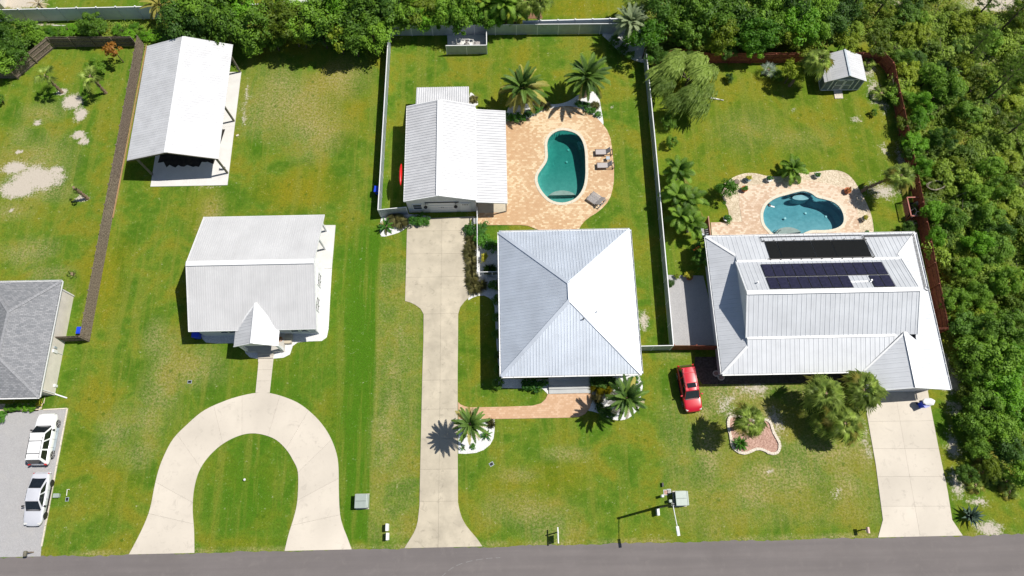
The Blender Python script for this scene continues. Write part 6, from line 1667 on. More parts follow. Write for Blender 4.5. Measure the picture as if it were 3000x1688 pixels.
# ================================================================== VEHICLES
@use_local
def car(name, label, loc, heading, L, Wd, H, paint, kind, wheel='alloy', rails=False, sunroof=False, lamp='lamp_clear', steps=False):
    """car along +X (nose at +X): lofted body, cabin shell, inset glass, wheels, lamps, mirrors"""
    t = thing(name, label, 'car', loc, rz=heading); P = W[paint]
    hl, hw = L / 2, Wd / 2
    if kind == 'suv':
        belt = H * .57; hood = H * .57; tail = H * .58
        st = [(-hl, .52, .60, .74), (-hl + .06, .48, .74, .90), (-hl + .22, .36, tail, .99), (-hl * .55, .27, belt + .02, 1.0), (0, .27, belt, 1.0), (hl * .38, .27, belt, 1.0), (hl * .52, .28, hood - .01, .99), (hl * .78, .32, hood - .07, .97), (hl - .26, .38, hood - .14, .91), (hl - .08, .42, hood - .24, .78), (hl, .46, .62, .58)]
        cab = dict(b0=-hl + .10, b1=hl * .47, r0=-hl + .42, r1=hl * .17, bw=.94, rw=.74)
    else:
        belt = H * .60; hood = H * .58; tail = H * .66
        st = [(-hl, .50, .66, .56), (-hl + .06, .44, .84, .74), (-hl + .2, .36, tail - .02, .88), (-hl + .5, .30, tail, .97), (-hl * .55, .24, belt + .06, 1.0), (0, .22, belt, 1.0), (hl * .34, .22, belt, 1.0), (hl * .46, .24, hood, .99), (hl * .74, .30, hood - .08, .97), (hl - .32, .34, hood - .16, .90), (hl - .1, .38, hood - .26, .74), (hl, .42, .5, .50)]
        cab = dict(b0=-hl + .30, b1=hl * .42, r0=-hl * .36, r1=hl * .08, bw=.90, rw=.70)
    m = MB(); K = 10
    for (x, z0, z1, w) in st:
        y = hw * w; zm = z0 + (z1 - z0) * .6
        sec = [(-y * .86, z0), (-y * .99, z0 + (z1 - z0) * .25), (-y, zm), (-y * .96, z1 - .05), (-y * .86, z1), (0, z1 + .025), (y * .86, z1), (y * .96, z1 - .05), (y, zm), (y * .99, z0 + (z1 - z0) * .25), (y * .86, z0)]
        m.v += [Vector((x, a, b)) for a, b in sec]
    K = 11
    for i in range(len(st) - 1):
        for j in range(K):
            a, b = i * K + j, i * K + (j + 1) % K; m.f.append((a, a + K, b + K, b))
    m.f.append(tuple(range(K))); m.f.append(tuple(reversed(range((len(st) - 1) * K, len(st) * K))))
    body = m.build('body', P, t, smooth=True); sb = body.modifiers.new('sub', 'SUBSURF'); sb.levels = sb.render_levels = 2
    # cabin shell
    zb = belt - .06; zt = H; b0, b1, r0, r1 = cab['b0'], cab['b1'], cab['r0'], cab['r1']; bw, rw_ = hw * cab['bw'], hw * cab['rw']
    base = [Vector((b0, -bw * .9, zb)), Vector((b1, -bw * .92, zb)), Vector((b1, bw * .92, zb)), Vector((b0, bw * .9, zb))]
    zt2 = H - .05
    roof = [Vector((r0, -rw_, zt2)), Vector((r1, -rw_, zt2)), Vector((r1, rw_, zt2)), Vector((r0, rw_, zt2))]
    m = MB(); m.v = base + roof; m.f = [(0, 1, 5, 4), (1, 2, 6, 5), (2, 3, 7, 6), (3, 0, 4, 7), (4, 5, 6, 7)]
    m.build('cabin', P, t, bevel=.06)
    # roof skin, crowned
    m = MB(); nx, ny = 5, 5
    for i in range(nx):
        for j in range(ny):
            u, v = i / (nx - 1), j / (ny - 1); x = r0 + .02 + (r1 - r0 - .04) * u; y = (-rw_ + .03 + (2 * rw_ - .06) * v)
            m.v.append(Vector((x, y, H - .005 - .05 * (2 * v - 1) ** 2 - .03 * (2 * u - 1) ** 2)))
    for i in range(nx - 1):
        for j in range(ny - 1): a = i * ny + j; m.f.append((a, a + ny, a + ny + 1, a + 1))
    rf = m.build('roof', P, t, smooth=True)
    gls = W['car_glass']
    def glass(nm, q, ins=.12, off=.02, mat=gls):
        q = [Vector(p) for p in q]; n = (q[1] - q[0]).cross(q[2] - q[0]).normalized(); c = sum(q, Vector()) / 4
        if n.dot(c - Vector((0, 0, H * .6))) < 0: n = -n
        q2 = [p.lerp(c, ins) + n * off for p in q]; k = MB(); k.v = q2 + [p - n * .03 for p in q2]; k.f = [(0, 1, 2, 3), (4, 5, 1, 0), (5, 6, 2, 1), (6, 7, 3, 2), (7, 4, 0, 3)]
        return k.build(nm, mat, t)
    glass('windscreen', [base[1], base[2], roof[2], roof[1]], .09); glass('rear_window', [base[3], base[0], roof[0], roof[3]], .12)
    def sidepoly(y0i, y1i, s):
        B0, B1, R0, R1 = (base[0], base[1], roof[0], roof[1]) if s < 0 else (base[3], base[2], roof[3], roof[2])
        return [B0.lerp(B1, y0i), B0.lerp(B1, y1i), R0.lerp(R1, y1i), R0.lerp(R1, y0i)]
    cuts = ((.06, .36), (.38, .66), (.68, .97)) if kind == 'suv' else ((.10, .45), (.48, .94))
    for s in (-1, 1):
        for a, b in cuts: glass('side_window', sidepoly(a, b, s), .10, .015)
    # wheels
    wr = .37 if kind == 'suv' else .34
    for x in (-hl * .60, hl * .60):
        for s in (-1, 1):
            y = s * (hw - .10)
            w = MB(); n = 20; prof = [(wr - .06, -.11), (wr - .01, -.10), (wr, -.05), (wr, .05), (wr - .01, .10), (wr - .06, .11)]
            for rr_, yy in prof: w.v += [Vector((x + rr_ * math.cos(6.2832 * i / n), y + yy, wr + rr_ * math.sin(6.2832 * i / n))) for i in range(n)]
            for k in range(len(prof) - 1):
                for i in range(n): a, b = k * n + i, k * n + (i + 1) % n; w.f.append((a, b, b + n, a + n))
            w.f.append(tuple(range(n))); w.f.append(tuple(range((len(prof) - 1) * n, len(prof) * n)))
            wo = w.build('wheel', W['tyre'], t)
            r = MB(); yo = y + s * .112
            for i in range(5):
                a = 6.2832 * i / 5; c = Vector((x, yo, wr)); d = Vector((math.cos(a), 0, math.sin(a))); r.beam(c + d * .03, c + d * (wr - .09), .02, .09)
            r.tube([Vector((x, yo - s * .02, wr)), Vector((x, yo + s * .012, wr))], .07, 10)
            for i in range(n):
                a, b = 6.2832 * i / n, 6.2832 * (i + 1) / n; R1_, R2_ = wr - .10, wr - .065
                r.poly([(x + R1_ * math.cos(a), yo, wr + R1_ * math.sin(a)), (x + R1_ * math.cos(b), yo, wr + R1_ * math.sin(b)), (x + R2_ * math.cos(b), yo, wr + R2_ * math.sin(b)), (x + R2_ * math.cos(a), yo, wr + R2_ * math.sin(a))])
            r.build('rim', W[wheel], wo)
    # lamps, bumpers, mirrors
    for s in (-1, 1):
        h = MB().box((hl - .27, s * hw * .68, hood - .235), (.24, hw * .34, .12), s * -.42); h.build('headlight', W[lamp], t, bevel=.03)
        MB().box((-hl + (.06 if kind == 'suv' else .13), s * hw * (.78 if kind == 'suv' else .70), tail - .16 if kind != 'suv' else belt - .16), (.12, hw * .24, .22 if kind == 'suv' else .08), s * .45).build('tail_light', W['lamp_red'], t, bevel=.02)
        mm = MB().box((b1 - .38, s * (hw + .10), belt + .05), (.14, .22, .15), s * -.2); mm.build('mirror', P if paint == 'car_red' else W['black'], t, bevel=.03)
    MB().box((hl - .05, 0, .42), (.10, hw * 1.2, .14)).build('grille', W['black'], t, bevel=.02)
    MB().box((-hl + .01, 0, .46), (.12, hw * 1.5, .16)).build('rear_bumper', W['black'] if kind == 'suv' else P, t, bevel=.03)
    MB().beam((b1 + .02, -bw * .8, belt + .01), (b1 + .02, bw * .8, belt + .01), .07, .03).build('wiper_cowl', W['black'], t)
    if rails:
        for s in (-1, 1): MB().tube([(r0 + .1, s * rw_ * .86, H - .03), (r0 + .25, s * rw_ * .86, H + .04), (r1 - .5, s * rw_ * .86, H + .04), (r1 - .35, s * rw_ * .86, H - .03)], .022).build('roof_rail', W['dark_metal'], t)
        for x in (r0 + .55, r1 - .75): MB().beam((x, -rw_ * .86, H + .05), (x, rw_ * .86, H + .05), .05, .025).build('cross_bar', W['dark_metal'] if paint == 'car_white' else P, t)
    if sunroof: MB().box(((r0 * .15 + r1 * .85) - .18, 0, H + .0), (.5, rw_ * 1.25, .03)).build('sunroof', gls, t, bevel=.01)
    # door seams
    for s in (-1, 1):
        for x in (b1 - .45, 0.0 if kind == 'sedan' else -.05, -hl * .33): MB().box((x, s * (hw + .001), (belt + .3) / 2 + .02), (.015, .02, belt - .42)).build('door_seam', W['black'], t)
        MB().box((0, s * hw * .99, .31), (L * .44, .1 if not steps else .22, .06)).build('side_step', W['black'] if not steps else W['fence_metal'], t)
    return t
def place(a, b, z=.9, z2=None):
    """centre and heading from nose px a and tail px b (at mid height)"""
    p, q = G(*a, z), G(*b, z if z2 is None else z2); p.z = q.z = 0; c = (p + q) / 2; return (c.x, c.y, 0), math.atan2(p.y - q.y, p.x - q.x), (p - q).length
l, hd, L = place((2032, 1203), (2013, 1069.5), .55, 1.5)
car('parked_car', 'red sport utility car with sunroof parked on the grass', l, hd, 4.65, 1.82, 1.72, 'car_red', 'suv', rails=True, sunroof=True)
l, hd, L = place((140.7, 1212), (115.7, 1361.8), .8, .6)
l = (l[0], l[1], .03); car('parked_car', 'white sport utility car with roof rack on the gravel parking', l, hd, 4.95, 1.92, 1.82, 'car_white', 'suv', rails=True, steps=True, wheel='alloy')
l, hd, L = place((96.4, 1539), (120, 1387), .5, .9)
l = (l[0], l[1], .03); car('parked_car', 'silver sedan on the gravel parking', l, hd, 4.85, 1.86, 1.45, 'car_silver', 'sedan', wheel='alloy_dark')

# ================================================================== PROPS
def bin_(label, px, py, rz=0.0, lid='blue', z=1.05):
    p = G(px, py, z); t = thing('wheeled_bin', label, 'bin', (p.x, p.y, 0), rz=rz, local=True)
    m = MB(); lo = [(-.22, -.25), (.22, -.25), (.22, .22), (-.22, .22)]; hi = [(-.29, -.34), (.29, -.34), (.29, .32), (-.29, .32)]
    m.v = [Vector((*a, .06)) for a in lo] + [Vector((*a, 1.0)) for a in hi]; m.f = [(3, 2, 1, 0), (4, 5, 6, 7), (0, 1, 5, 4), (1, 2, 6, 5), (2, 3, 7, 6), (3, 0, 4, 7)]
    m.build('body', W[lid], t, bevel=.03)
    m = MB(); m.box((0, -.02, 1.03), (.62, .72, .06)); m.box((0, -.02, 1.07), (.48, .56, .04)); m.build('lid', W[lid], t, bevel=.02)
    MB().tube([(-.25, .38, 1.0), (.25, .38, 1.0)], .025).build('handle', W['black'], t)
    for s in (-1, 1): MB().tube([(s * .2, .28, .12), (s * .28, .28, .12)], .12, 12).build('wheel', W['tyre'], t)
    return t
bin_('blue wheeled bin outside the grey panel fence', 1104, 554, R(175))
bin_('blue wheeled bin in the corner of the dark board fence', 232, 968, R(180))
bin_('blue wheeled bin against the wall of the grey roofed house', 573, 981, R(90), z=.9)
bin_('blue wheeled bin with white bags on the right drive', 2712, 1182, R(20))
t = thing('white_bag', 'crumpled white bags on top of the blue bin by the garage wing', 'bag', tuple(G(2722, 1178, 1.1)))
m = MB(); rr = random.Random(4)
bm = bmesh.new(); bmesh.ops.create_icosphere(bm, subdivisions=2, radius=1)
c = G(2722, 1177, 1.2)
for v in bm.verts: v.co = Vector((c.x + v.co.x * .62 * (1 + rr.uniform(-.12, .12)), c.y + v.co.y * .38 * (1 + rr.uniform(-.12, .12)), c.z + v.co.z * .16 * (1 + rr.uniform(-.2, .2))))
m.v = [v.co.copy() for v in bm.verts]; m.f = [tuple(v.index for v in f.verts) for f in bm.faces]; bm.free()
m.build('folds', W['trim_white'], t)
# red kayak leaning on the garage wall
p0, p1_ = G(1171, 512, .6), G(1176, 568, .6)
t = thing('kayak', 'red kayak on a rack along the garage side wall', 'kayak', (p0.x, (p0.y + p1_.y) / 2, 0))
m = MB(); n = 11; k = 9; Lk = abs(p0.y - p1_.y) + .35; cx = G(1174, 540, 2.75).x; kz = 2.75
for i in range(n):
    u = i / (n - 1); w = math.sin(math.pi * u) ** .55; y = p1_.y - .15 + Lk * u
    for j in range(k):
        a = 2 * math.pi * j / k; m.v.append(Vector((cx + .17 * math.cos(a) * w - .05 * w, y, kz + .3 * math.sin(a) * w)))
for i in range(n - 1):
    for j in range(k): a, b = i * k + j, i * k + (j + 1) % k; m.f.append((a, b, b + k, a + k))
m.build('hull', W['red_kayak'], t, smooth=True)
m = MB(); ym = (p0.y + p1_.y) / 2
m.lathe((0, 0, 0), [(.30, 0), (.34, .03), (.30, .05)], 14)
q_ = MB(); q_.v = [Vector((cx - .20 + v.z, ym + v.x * 1.1, .04 + kz + v.y * .5)) for v in m.v]; q_.f = m.f; q_.build('cockpit_rim', W['black'], t)
for yk in (ym - .7, ym + .7): MB().beam((cx - .15, yk, kz - .32), (-10.4, yk, kz - .32), .05, .05).build('rack_arm', W['dark_metal'], t)

# transformers (pad mounted cabinets)
def cabinet(label, px, py, w, d, h, rz=0.0, group=None):
    p = G(px, py, h); t = thing('utility_cabinet', label, 'utility cabinet', (p.x, p.y, 0), group, rz=rz, local=True)
    MB().bx(-w / 2 - .1, w / 2 + .1, -d / 2 - .1, d / 2 + .1, -.02, .1).build('pad', W['concrete_warm'], t)
    MB().bx(-w / 2, w / 2, -d / 2, d / 2, .1, h - .08).build('box', W['green_dark'], t)
    MB().bx(-w / 2 - .05, w / 2 + .02, -d / 2 - .04, d / 2 + .04, h - .08, h).build('lid', W['green_steel'], t, bevel=.03)
    MB().bx(w / 2 + .02, w / 2 + .16, -d / 2 - .02, d / 2 + .02, .3, h - .02).build('door', W['green_steel'], t, bevel=.03)
    MB().bx(-w / 2 + .03, w / 2 - .05, -.015, .015, h, h + .012).build('lid_seam', W['green_dark'], t)
    return t
cabinet('pale green utility cabinet between the two concrete drives', 1057, 1468, 1.05, 1.2, .95)
cabinet('pale green utility cabinet at the foot of the street lamp', 1997, 1460, 1.0, 1.25, 1.0)
# street lamp
b = G(1929, 1486); t = thing('street_lamp', 'dark pole street lamp with white arm near the road', 'street lamp', tuple(b))
hp = 6.4
MB().tube([b, b + Vector((0, 0, hp * .5)), b + Vector((0, 0, hp))], [.13, .115, .10], 10).build('pole', plain('dark_green_pole', (.02, .028, .024), .6), t)
tip = G(1984, 1543, hp + .25)
MB().tube([b + Vector((0, .12, hp - .2)), b + Vector((.02, -.1, hp - .12)), tip], [.04, .04, .035], 7).build('arm', W['trim_white'], t)
lh = MB(); d = (tip - b); d.z = 0; d.normalize()
ang = math.atan2(d.y, d.x)
lh.box(tip + d * .36, (.78, .26, .12), ang); lh.build('lamp_head', W['trim_white'], t, bevel=.04)
for i in range(3): MB().box(tip + d * (.5) + Vector((-d.y, d.x, 0)) * (.07 * (i - 1)) + Vector((0, 0, .062)), (.3, .025, .02), ang).build('cooling_fin', W['fence_metal'], t)
MB().box(b + Vector((0, 0, hp - .15)), (.2, .2, .2)).build('bracket', W['pipe_white'], t)
# small utility things on the lawn
def pedestal(label, px, py, w, d, h, mat='green_steel', name='utility_pedestal', cat='utility box', group=None, dome=True):
    p = G(px, py, h); t = thing(name, label, cat, (p.x, p.y, 0), group, local=True)
    MB().bx(-w / 2, w / 2, -d / 2, d / 2, 0, h * .88).build('post_body', W[mat], t, bevel=.02)
    MB().bx(-w / 2 - .02, w / 2 + .02, -d / 2 - .02, d / 2 + .02, h * .88, h).build('cap', W[mat], t, bevel=.03)
    return t
pedestal('white utility pedestal, nearer the utility cabinet of a pair on the grass verge', 1133, 1545, .22, .62, .75, 'trim_white', group='white pedestals on the verge')
pedestal('white utility pedestal, nearer the road of a pair on the grass verge', 1134, 1572, .2, .62, .75, 'trim_white', group='white pedestals on the verge')
pedestal('curved white pedestal beside the street lamp pole', 1929, 1500, .2, .6, .7, 'trim_white')
pedestal('small white capped pipe post near the street lamp', 1942, 1453, .2, .2, .75, 'trim_white')
pedestal('small green domed marker beside the lamp cabinet', 1965, 1468, .24, .24, .6, 'green_steel')
pedestal('grey green utility box at the edge of the gravel parking', 163, 1452, .5, .35, .35, 'green_steel')
pedestal('small white post by the shingled house wall', 157, 1129, .25, .25, .5, 'trim_white')
pedestal('dark hooped pipe end on the lawn above the meter lids', 1942, 1420, .12, .35, .25, 'black')
def lid(label, px, py, w, d, rz=0.0, mat='dark_metal', group=None):
    p = G(px, py); t = thing('water_meter_box', label, 'meter box', (p.x, p.y, 0), group, rz=rz, local=True)
    MB().bx(-w / 2, w / 2, -d / 2, d / 2, -.02, .03).build('frame', W['fence_metal'], t); MB().bx(-w / 2 + .05, w / 2 - .05, -d / 2 + .05, d / 2 - .05, .03, .042).build('cover', W[mat], t)
lid('dark meter lid on the lawn left of the front walk', 556, 1119, .42, .32); lid('dark meter lid on the lawn beside the gravel bed', 1440, 1360, .42, .36, R(30)); lid('dark meter lid near the gravel parking', 197, 1463, .32, .38)
lid('brown meter lid beside the lamp cabinet', 1950, 1443, .4, .5, mat='mulch_red'); lid('grey brown meter lid nearest the lamp cabinet', 1960, 1440, .38, .45, mat='wood_silver')
t = thing('sprinkler_pipe', 'bent white pipe standing near the gravel parking', 'pipe', tuple(G(195, 1440)))
MB().tube([G(194, 1453, 0), G(195, 1452, .4), G(197, 1434, .4), G(203, 1434, .35), G(204, 1436, 0)], .03).build('pipe', W['pipe_white'], t)
t = thing('garden_light', 'small white globe light in the horseshoe lawn', 'garden light', tuple(G(719, 1406)))
MB().tube([G(719, 1406), G(719, 1406) + Vector((0, 0, .2))], .03).build('stem', W['black'], t); MB().lathe(G(719, 1406) + Vector((0, 0, .18)), [(.04, 0), (.11, .05), (.12, .1), (.07, .17)], 12).build('globe', W['trim_white'], t)
# estate agent sign post by the road
b = G(1632, 1560); t = thing('sign_post', 'white gallows sign post with a hanging board near the road', 'sign', tuple(b))
MB().bx(b.x - .05, b.x + .05, b.y - .05, b.y + .05, 0, 1.75).build('post', W['trim_white'], t)
MB().bx(b.x - .05, b.x + .05, b.y - .95, b.y + .45, 1.42, 1.52).build('arm', W['trim_white'], t)
MB().bx(b.x - .02, b.x + .02, b.y - .85, b.y - .15, .55, 1.3).build('board', W['pot_blue'], t)
for y in (b.y - .8, b.y - .2): MB().tube([(b.x, y, 1.3), (b.x, y, 1.42)], .01, 5).build('hook', W['dark_metal'], t)
# mail boxes
b = G(2526, 1552); t = thing('mailbox', 'pale pink topped mailbox on a post by the right drive', 'mailbox', tuple(b))
MB().bx(b.x - .05, b.x + .05, b.y - .05, b.y + .05, 0, 1.05).build('post', W['wood_grey'], t)
m = MB(); n = 8
for y in (b.y - .32, b.y + .22):
    m.v += [Vector((b.x + .13 * math.cos(math.pi * i / (n - 1)), y, 1.16 + .13 * math.sin(math.pi * i / (n - 1)))) for i in range(n)] + [Vector((b.x - .13, y, 1.03)), Vector((b.x + .13, y, 1.03))]
K = n + 2
for i in range(K): m.f.append((i, (i + 1) % K, K + (i + 1) % K, K + i))
m.f += [tuple(range(K))[::-1], tuple(range(K, 2 * K))]
m.build('box', plain('pale_pink_metal', (.62, .42, .38), .5), t)
b = G(98, 1618); t = thing('mailbox', 'dark mailbox stand at the corner of the gravel parking', 'mailbox', tuple(b))
MB().bx(b.x - .06, b.x + .06, b.y - .06, b.y + .06, 0, 1.0).build('post', W['wood_grey'], t); MB().bx(b.x - .14, b.x + .14, b.y - .35, b.y + .15, 1.0, 1.3).build('box', W['wood_post'], t, bevel=.08)

# sun loungers and table beside the green pool
def lounger(label, px, py, rz, L=1.95, w=.66, mat='lounger', fr='lounger_wood', slats=False, up=55, group=None):
    p = G(px, py, .35); t = thing('sun_lounger', label, 'sun lounger', (p.x, p.y, DK), group, rz=rz, local=True)
    for s in (-1, 1): MB().bx(-L / 2, L / 2, s * w / 2 - .03, s * w / 2 + .03, .26, .34).build('side_rail', W[fr], t)
    for x in (-L / 2 + .15, L / 2 - .15):
        for s in (-1, 1): MB().bx(x - .03, x + .03, s * w / 2 - .03, s * w / 2 + .03, 0, .3).build('leg', W[fr], t)
    MB().bx(L / 2 - .06, L / 2, -w / 2, w / 2, .26, .34).build('end_rail', W[fr], t); MB().bx(-L / 2, -L / 2 + .06, -w / 2, w / 2, .26, .34).build('end_rail', W[fr], t)
    hx = L * .12
    if slats:
        for i in range(11): x = -L / 2 + .1 + i * (hx + L / 2 - .1) / 11; MB().bx(x, x + .075, -w / 2 + .02, w / 2 - .02, .34, .365).build('slat', W[mat], t)
        k = 8
        for i in range(k):
            d0, a = .02 + .085 * i, R(up); c = (hx + (d0 + .035) * math.cos(a), 0, .36 + (d0 + .035) * math.sin(a)); MB().box(c, (.07, w - .06, .022), M=Matrix.Rotation(-a, 4, 'Y')).build('slat', W[mat], t)
    else:
        MB().bx(-L / 2 + .06, hx, -w / 2 + .03, w / 2 - .03, .33, .37).build('seat', W[mat], t, bevel=.015)
        a = R(up); c = (hx + .35 * math.cos(a), 0, .36 + .35 * math.sin(a)); MB().box(c, (.72, w - .06, .04), M=Matrix.Rotation(-a, 4, 'Y')).build('backrest', W[mat], t, bevel=.015)
    MB().beam((hx + .35, 0, .28), (hx + .3, 0, .62), .03, .03).build('prop', W[fr], t)
    return t
lounger('taupe sling lounger nearer the palm bed, at the patio edge', 1769, 446, R(0), group='loungers by the green pool')
lounger('taupe sling lounger beyond the small side table at the patio edge', 1774, 485, R(0), group='loungers by the green pool')
a_ = math.atan2(-.62, .78)
lounger('silvered slatted lounger of a turned pair, nearer the green pool water', 1742, 590, a_, 1.75, .62, 'wood_silver', 'wood_silver', True, 40, 'loungers by the green pool')
lounger('silvered slatted lounger of a turned pair, nearer the lawn', 1752, 580, a_, 1.75, .62, 'wood_silver', 'wood_silver', True, 40, 'loungers by the green pool')
p = G(1781, 464, .4); t = thing('side_table', 'small square side table between two loungers', 'side table', (p.x, p.y, DK), local=True)
MB().bx(-.2, .2, -.2, .2, .4, .44).build('top', W['fence_metal'], t)
for x in (-.16, .16):
    for y in (-.16, .16): MB().bx(x - .02, x + .02, y - .02, y + .02, 0, .4).build('leg', W['lounger_wood'], t)
# plant pots on the second patio
def pot(label, px, py, r, mat, kind='shrub', h=.4, plant=True):
    p = G(px, py, h); t = thing('plant_pot', label, 'plant pot', (p.x, p.y, DK - .02), local=True)
    MB().lathe((0, 0, 0), [(r * .62, 0), (r * .8, h * .5), (r * .95, h * .88), (r, h * .9), (r, h), (r * .84, h), (r * .82, h * .9)], 16).build('pot', W[mat], t)
    if plant: inst(CROWN[kind][0], 'plant', t, (0, 0, h * .8), (0, 0, px), (r * 1.0, r * 1.0, r * .8))
    return t
pot('terracotta pot with green plant at the left of the pink patio', 2182, 553, .36, 'terracotta'); pot('terracotta pot with orange tinted plant at the right of the pink patio', 2484, 558, .38, 'terracotta', 'autumn')
pot('blue glazed pot with yellow flowers on shell gravel', 2192, 524, .36, 'pot_blue', 'yellow'); pot('white pot with green plant on the shell gravel edge', 2254, 524, .36, 'trim_white'); pot('white pot with green plant right of the feathery palm', 2395, 513, .34, 'trim_white')
pot('small pale pot at the right edge of the shell gravel', 2533, 640, .32, 'stone_pale', 'yellow'); pot('tiny dark pot by the roof edge on shell gravel', 2540, 680, .22, 'black'); pot('green plant in a pale pot at the paver entry', 2128, 640, .34, 'trim_white')
pot('terracotta pot on the edge of the side yard gravel', 2020, 812, .36, 'terracotta', 'yellow'); pot('terracotta pot beside the portico of the grey roofed house', 821, 994, .25, 'terracotta', 'autumn', .5)
p = G(2157, 535); t = thing('stump', 'round brown stump slice on the shell gravel', 'stump', tuple(p)); MB().lathe(p, [(.32, 0), (.34, .1), (.33, .18)], 14).build('log', W['bark'], t); MB().lathe(p + Vector((0, 0, .18)), [(.28, 0), (.27, .012)], 14).build('cut_face', W['wood_grey'], t)
# pool equipment of the middle lot
c = G(1370, 128, .5); t = thing('pool_pump', 'pool pump and filter with white pipes inside the small grey fence', 'pool pump', (c.x, c.y, .06))
MB().lathe((c.x - .1, c.y - .25, .06), [(.3, 0), (.34, .1), (.34, .6), (.2, .78), (.1, .82)], 14).build('filter_tank', W['pump_grey'], t)
MB().tube([(c.x - .5, c.y - .5, .2), (c.x + .2, c.y - .5, .2)], .14, 10).build('motor', W['black'], t)
for pts in ([(c.x - .75, c.y - .5, .1), (c.x - .75, c.y + .3, .9), (c.x + .2, c.y + .3, .9), (c.x + .2, c.y - .1, .6)], [(c.x + .65, c.y - .6, .1), (c.x + .65, c.y + .3, .85), (c.x + .2, c.y + .3, .85)], [(c.x - 1.3, c.y + .2, .1), (c.x - 1.3, c.y + .2, 1.2)], [(c.x - .1, c.y - .6, .15), (c.x + .6, c.y - .6, .15)]):
    MB().tube(pts, .055, 8).build('pipe', W['pipe_white'], t)
MB().tube([(c.x, c.y + .25, .8), (c.x - .2, c.y + .05, .85), (c.x - .1, c.y - .2, .85), (c.x + .15, c.y - .4, .7), (c.x - .1, c.y - .45, .8)], .05, 7).build('hose', W['lounger_wood'], t)
MB().bx(c.x + .75, c.x + 1.45, c.y - .5, c.y + .1, .06, .75).build('heater', W['wood_silver'], t, bevel=.05)
MB().bx(c.x + .85, c.x + .92, c.y - .3, c.y, .75, .77).build('vent', W['black'], t)
MB().bx(c.x - 1.55, c.x - 1.2, c.y - .9, c.y - .4, .06, .4).build('crate', W['fence_metal'], t)
# red slatted pump enclosure
a, b, c2, d2 = G(2641, 597), G(2656, 645), G(2700, 645), G(2682, 597)
a.x, b.x = 36.9, 36.9
t = thing('pump_enclosure', 'small red slatted enclosure against the red fence', 'enclosure', tuple(a))
p0, p1_ = G(2657, 579, 1.15), G(2671, 633, 1.15)
ex0, ey1, ey0 = p0.x, p0.y, p1_.y; ex1 = ex0 + 2.1
for x, y in ((ex0, ey1), (ex0, ey0), (ex1, ey0), (ex1 - .6, ey1)): MB().bx(x - .05, x + .05, y - .05, y + .05, 0, 1.15).build('post', W['wood_red'], t)
redtop = plain('faded_red_wood', (.36, .13, .10), .75, 0, .15, 5)
MB().beam((ex0, ey0, 1.18), (ex0, ey1, 1.18), .12, .05).build('top_rail', redtop, t); MB().beam((ex0, ey0, 1.18), (ex1 + .1, ey0, 1.18), .12, .05).build('top_rail', redtop, t); MB().beam((ex0, ey1, 1.18), (ex1 - .6, ey1, 1.18), .12, .05).build('top_rail', redtop, t)
for i in range(14): MB().beam((ex0 - .04, ey0 + (ey1 - ey0) * (i / 14), .1), (ex0 - .04, min(ey1, ey0 + (ey1 - ey0) * (i / 14) + .5), .1 + 1.0 * min(1, (1 - i / 14) * (ey1 - ey0) / .5)), .02, .05).build('lattice_slat', redtop, t)
for i in range(9):
    x = ex0 + (ex1 - ex0) * (i + .5) / 9; MB().bx(x - .05, x + .05, ey0 - .04, ey0 - .015, .05, 1.1).build('slat', W['wood_red'], t)
t = thing('pool_pump', 'grey pump with white pipes inside the red enclosure', 'pool pump', (ex0 + 1.1, (ey0 + ey1) / 2, 0))
MB().bx(ex0 + .15, ex1, ey0 + .1, ey1 - .1, 0, .06).build('base', W['dark_rough'], t)
MB().lathe((ex0 + 1.3, ey1 - .5, .06), [(.25, 0), (.28, .1), (.27, .7), (.15, .9)], 12).build('filter_tank', W['pump_grey'], t)
MB().tube([(ex0 + .8, ey0 + .5, .25), (ex0 + 1.5, ey0 + .5, .25)], .15, 10).build('motor', W['fence_metal'], t)
for pts in ([(ex0 + .5, ey0 + .9, .3), (ex0 + .9, ey0 + 1.15, .7), (ex0 + 1.0, ey0 + .7, .7), (ex0 + 1.5, ey0 + .7, .7)], [(ex0 + .45, ey0 + .2, .3), (ex0 + .9, ey0 + .35, .5), (ex0 + 1.0, ey0 + .7, .6)]): MB().tube(pts, .05, 8).build('pipe', W['pipe_white'], t)
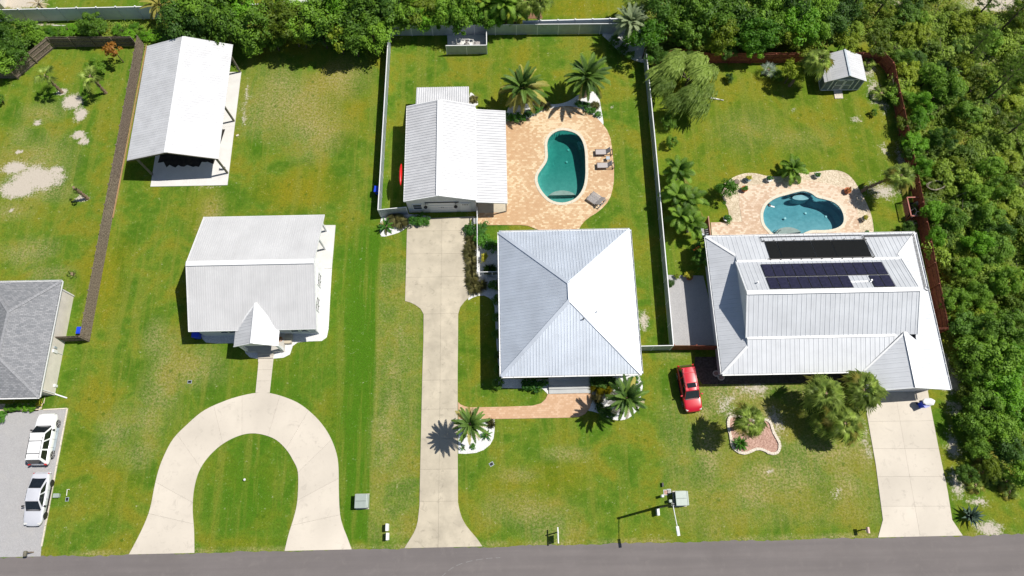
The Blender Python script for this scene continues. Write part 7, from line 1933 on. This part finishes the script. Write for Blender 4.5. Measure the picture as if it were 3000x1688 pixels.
# odds and ends
t = thing('garden_hose', 'pale coiled hose lying on the scrub beyond the red fence', 'hose', tuple(G(2742, 540)))
MB().tube([G(2742 + (26 + 3 * math.sin(i)) * math.cos(i * .62), 543 + (13 + 2 * math.cos(i * 1.3)) * math.sin(i * .62), .9 + .01 * i) for i in range(48)], .03, 6).build('coil', W['rope'], t)
t = thing('garden_rake', 'white poles lying on the lawn beside the weeping tree', 'pole', tuple(G(2100, 290)))
for a, b in ((((2078, 284), (2120, 294))), (((2080, 288), (2112, 292)))): MB().tube([G(*a, .08), G(*b, .08)], .045, 6).build('pole', W['pipe_white'], t)
t = thing('wood_screen', 'red brown wood screen at the paver entry of the right house', 'screen', tuple(G(2080, 660)))
a, b = G(2075, 634, 1.5), G(2082, 690, 1.5)
for i in range(9): 
    y = a.y + (b.y - a.y) * (i + .5) / 9; MB().bx(a.x - .03, a.x + .03, y - .09, y + .09, 0, 1.5).build('board', W['wood_red'], t)
MB().bx(a.x - .06, a.x + .06, b.y, a.y, 1.5, 1.56).build('top_rail', plain('pinkish_wood', (.38, .2, .14), .8), t)
c = G(2066, 678, .9); t = thing('air_conditioner', 'grey air conditioner unit at the corner of the right house', 'air conditioner', (c.x, c.y, 0))
MB().bx(c.x - .42, c.x + .42, c.y - .45, c.y + .45, 0, .9).build('case', W['fence_metal'], t, bevel=.04); MB().lathe((c.x, c.y, .9), [(.34, 0), (.34, .02)], 16).build('fan_grille', W['wood_silver'], t)
for i in range(7): MB().bx(c.x - .35 + .1 * i, c.x - .31 + .1 * i, c.y - .47, c.y - .451, .1, .8).build('louvre', W['dark_metal'], t)
# stone rings at the corner of the right house
t = thing('stepping_stones', 'pale stone rings beside the corner of the right house', 'stone ring', tuple(G(2100, 1098)))
for cx_, cy_ in ((2098, 1095), (2112, 1106)):
    c = G(cx_, cy_)
    for i in range(10): a = 6.283 * i / 10; MB().box((c.x + .3 * math.cos(a), c.y + .26 * math.sin(a), .05), (.17, .1, .1), a + 1.57).build('edging_stone', W['stone_pale'], t)
    MB().lathe(c, [(.24, 0), (.24, .05)], 12).build('soil', W['mulch_red'], t)
t = thing('splash_block', 'pale drain block on the grass by the barn slab', 'drain block', tuple(G(696, 397)))
MB().box(G(696, 397, .05), (.3, .18, .1), .4).build('block', W['stone_pale'], t)
t = thing('timber_bench', 'small white bench between barn post and slab edge', 'bench', tuple(G(649, 491)))
c = G(651, 490, .4)
MB().box((c.x, c.y, .42), (.5, .35, .05)).build('seat', W['trim_white'], t)
for x in (-.2, .2):
    for y in (-.13, .13): MB().box((c.x + x, c.y + y, .2), (.04, .04, .42)).build('leg', W['dark_metal'], t)
t = thing('fallen_pipe', 'white pipe lying on the strip below the vinyl fence', 'pipe', tuple(G(172, 75)))
MB().tube([G(154, 74.5, .06), G(192, 75.5, .06)], .06, 7).build('pipe', W['pipe_white'], t)
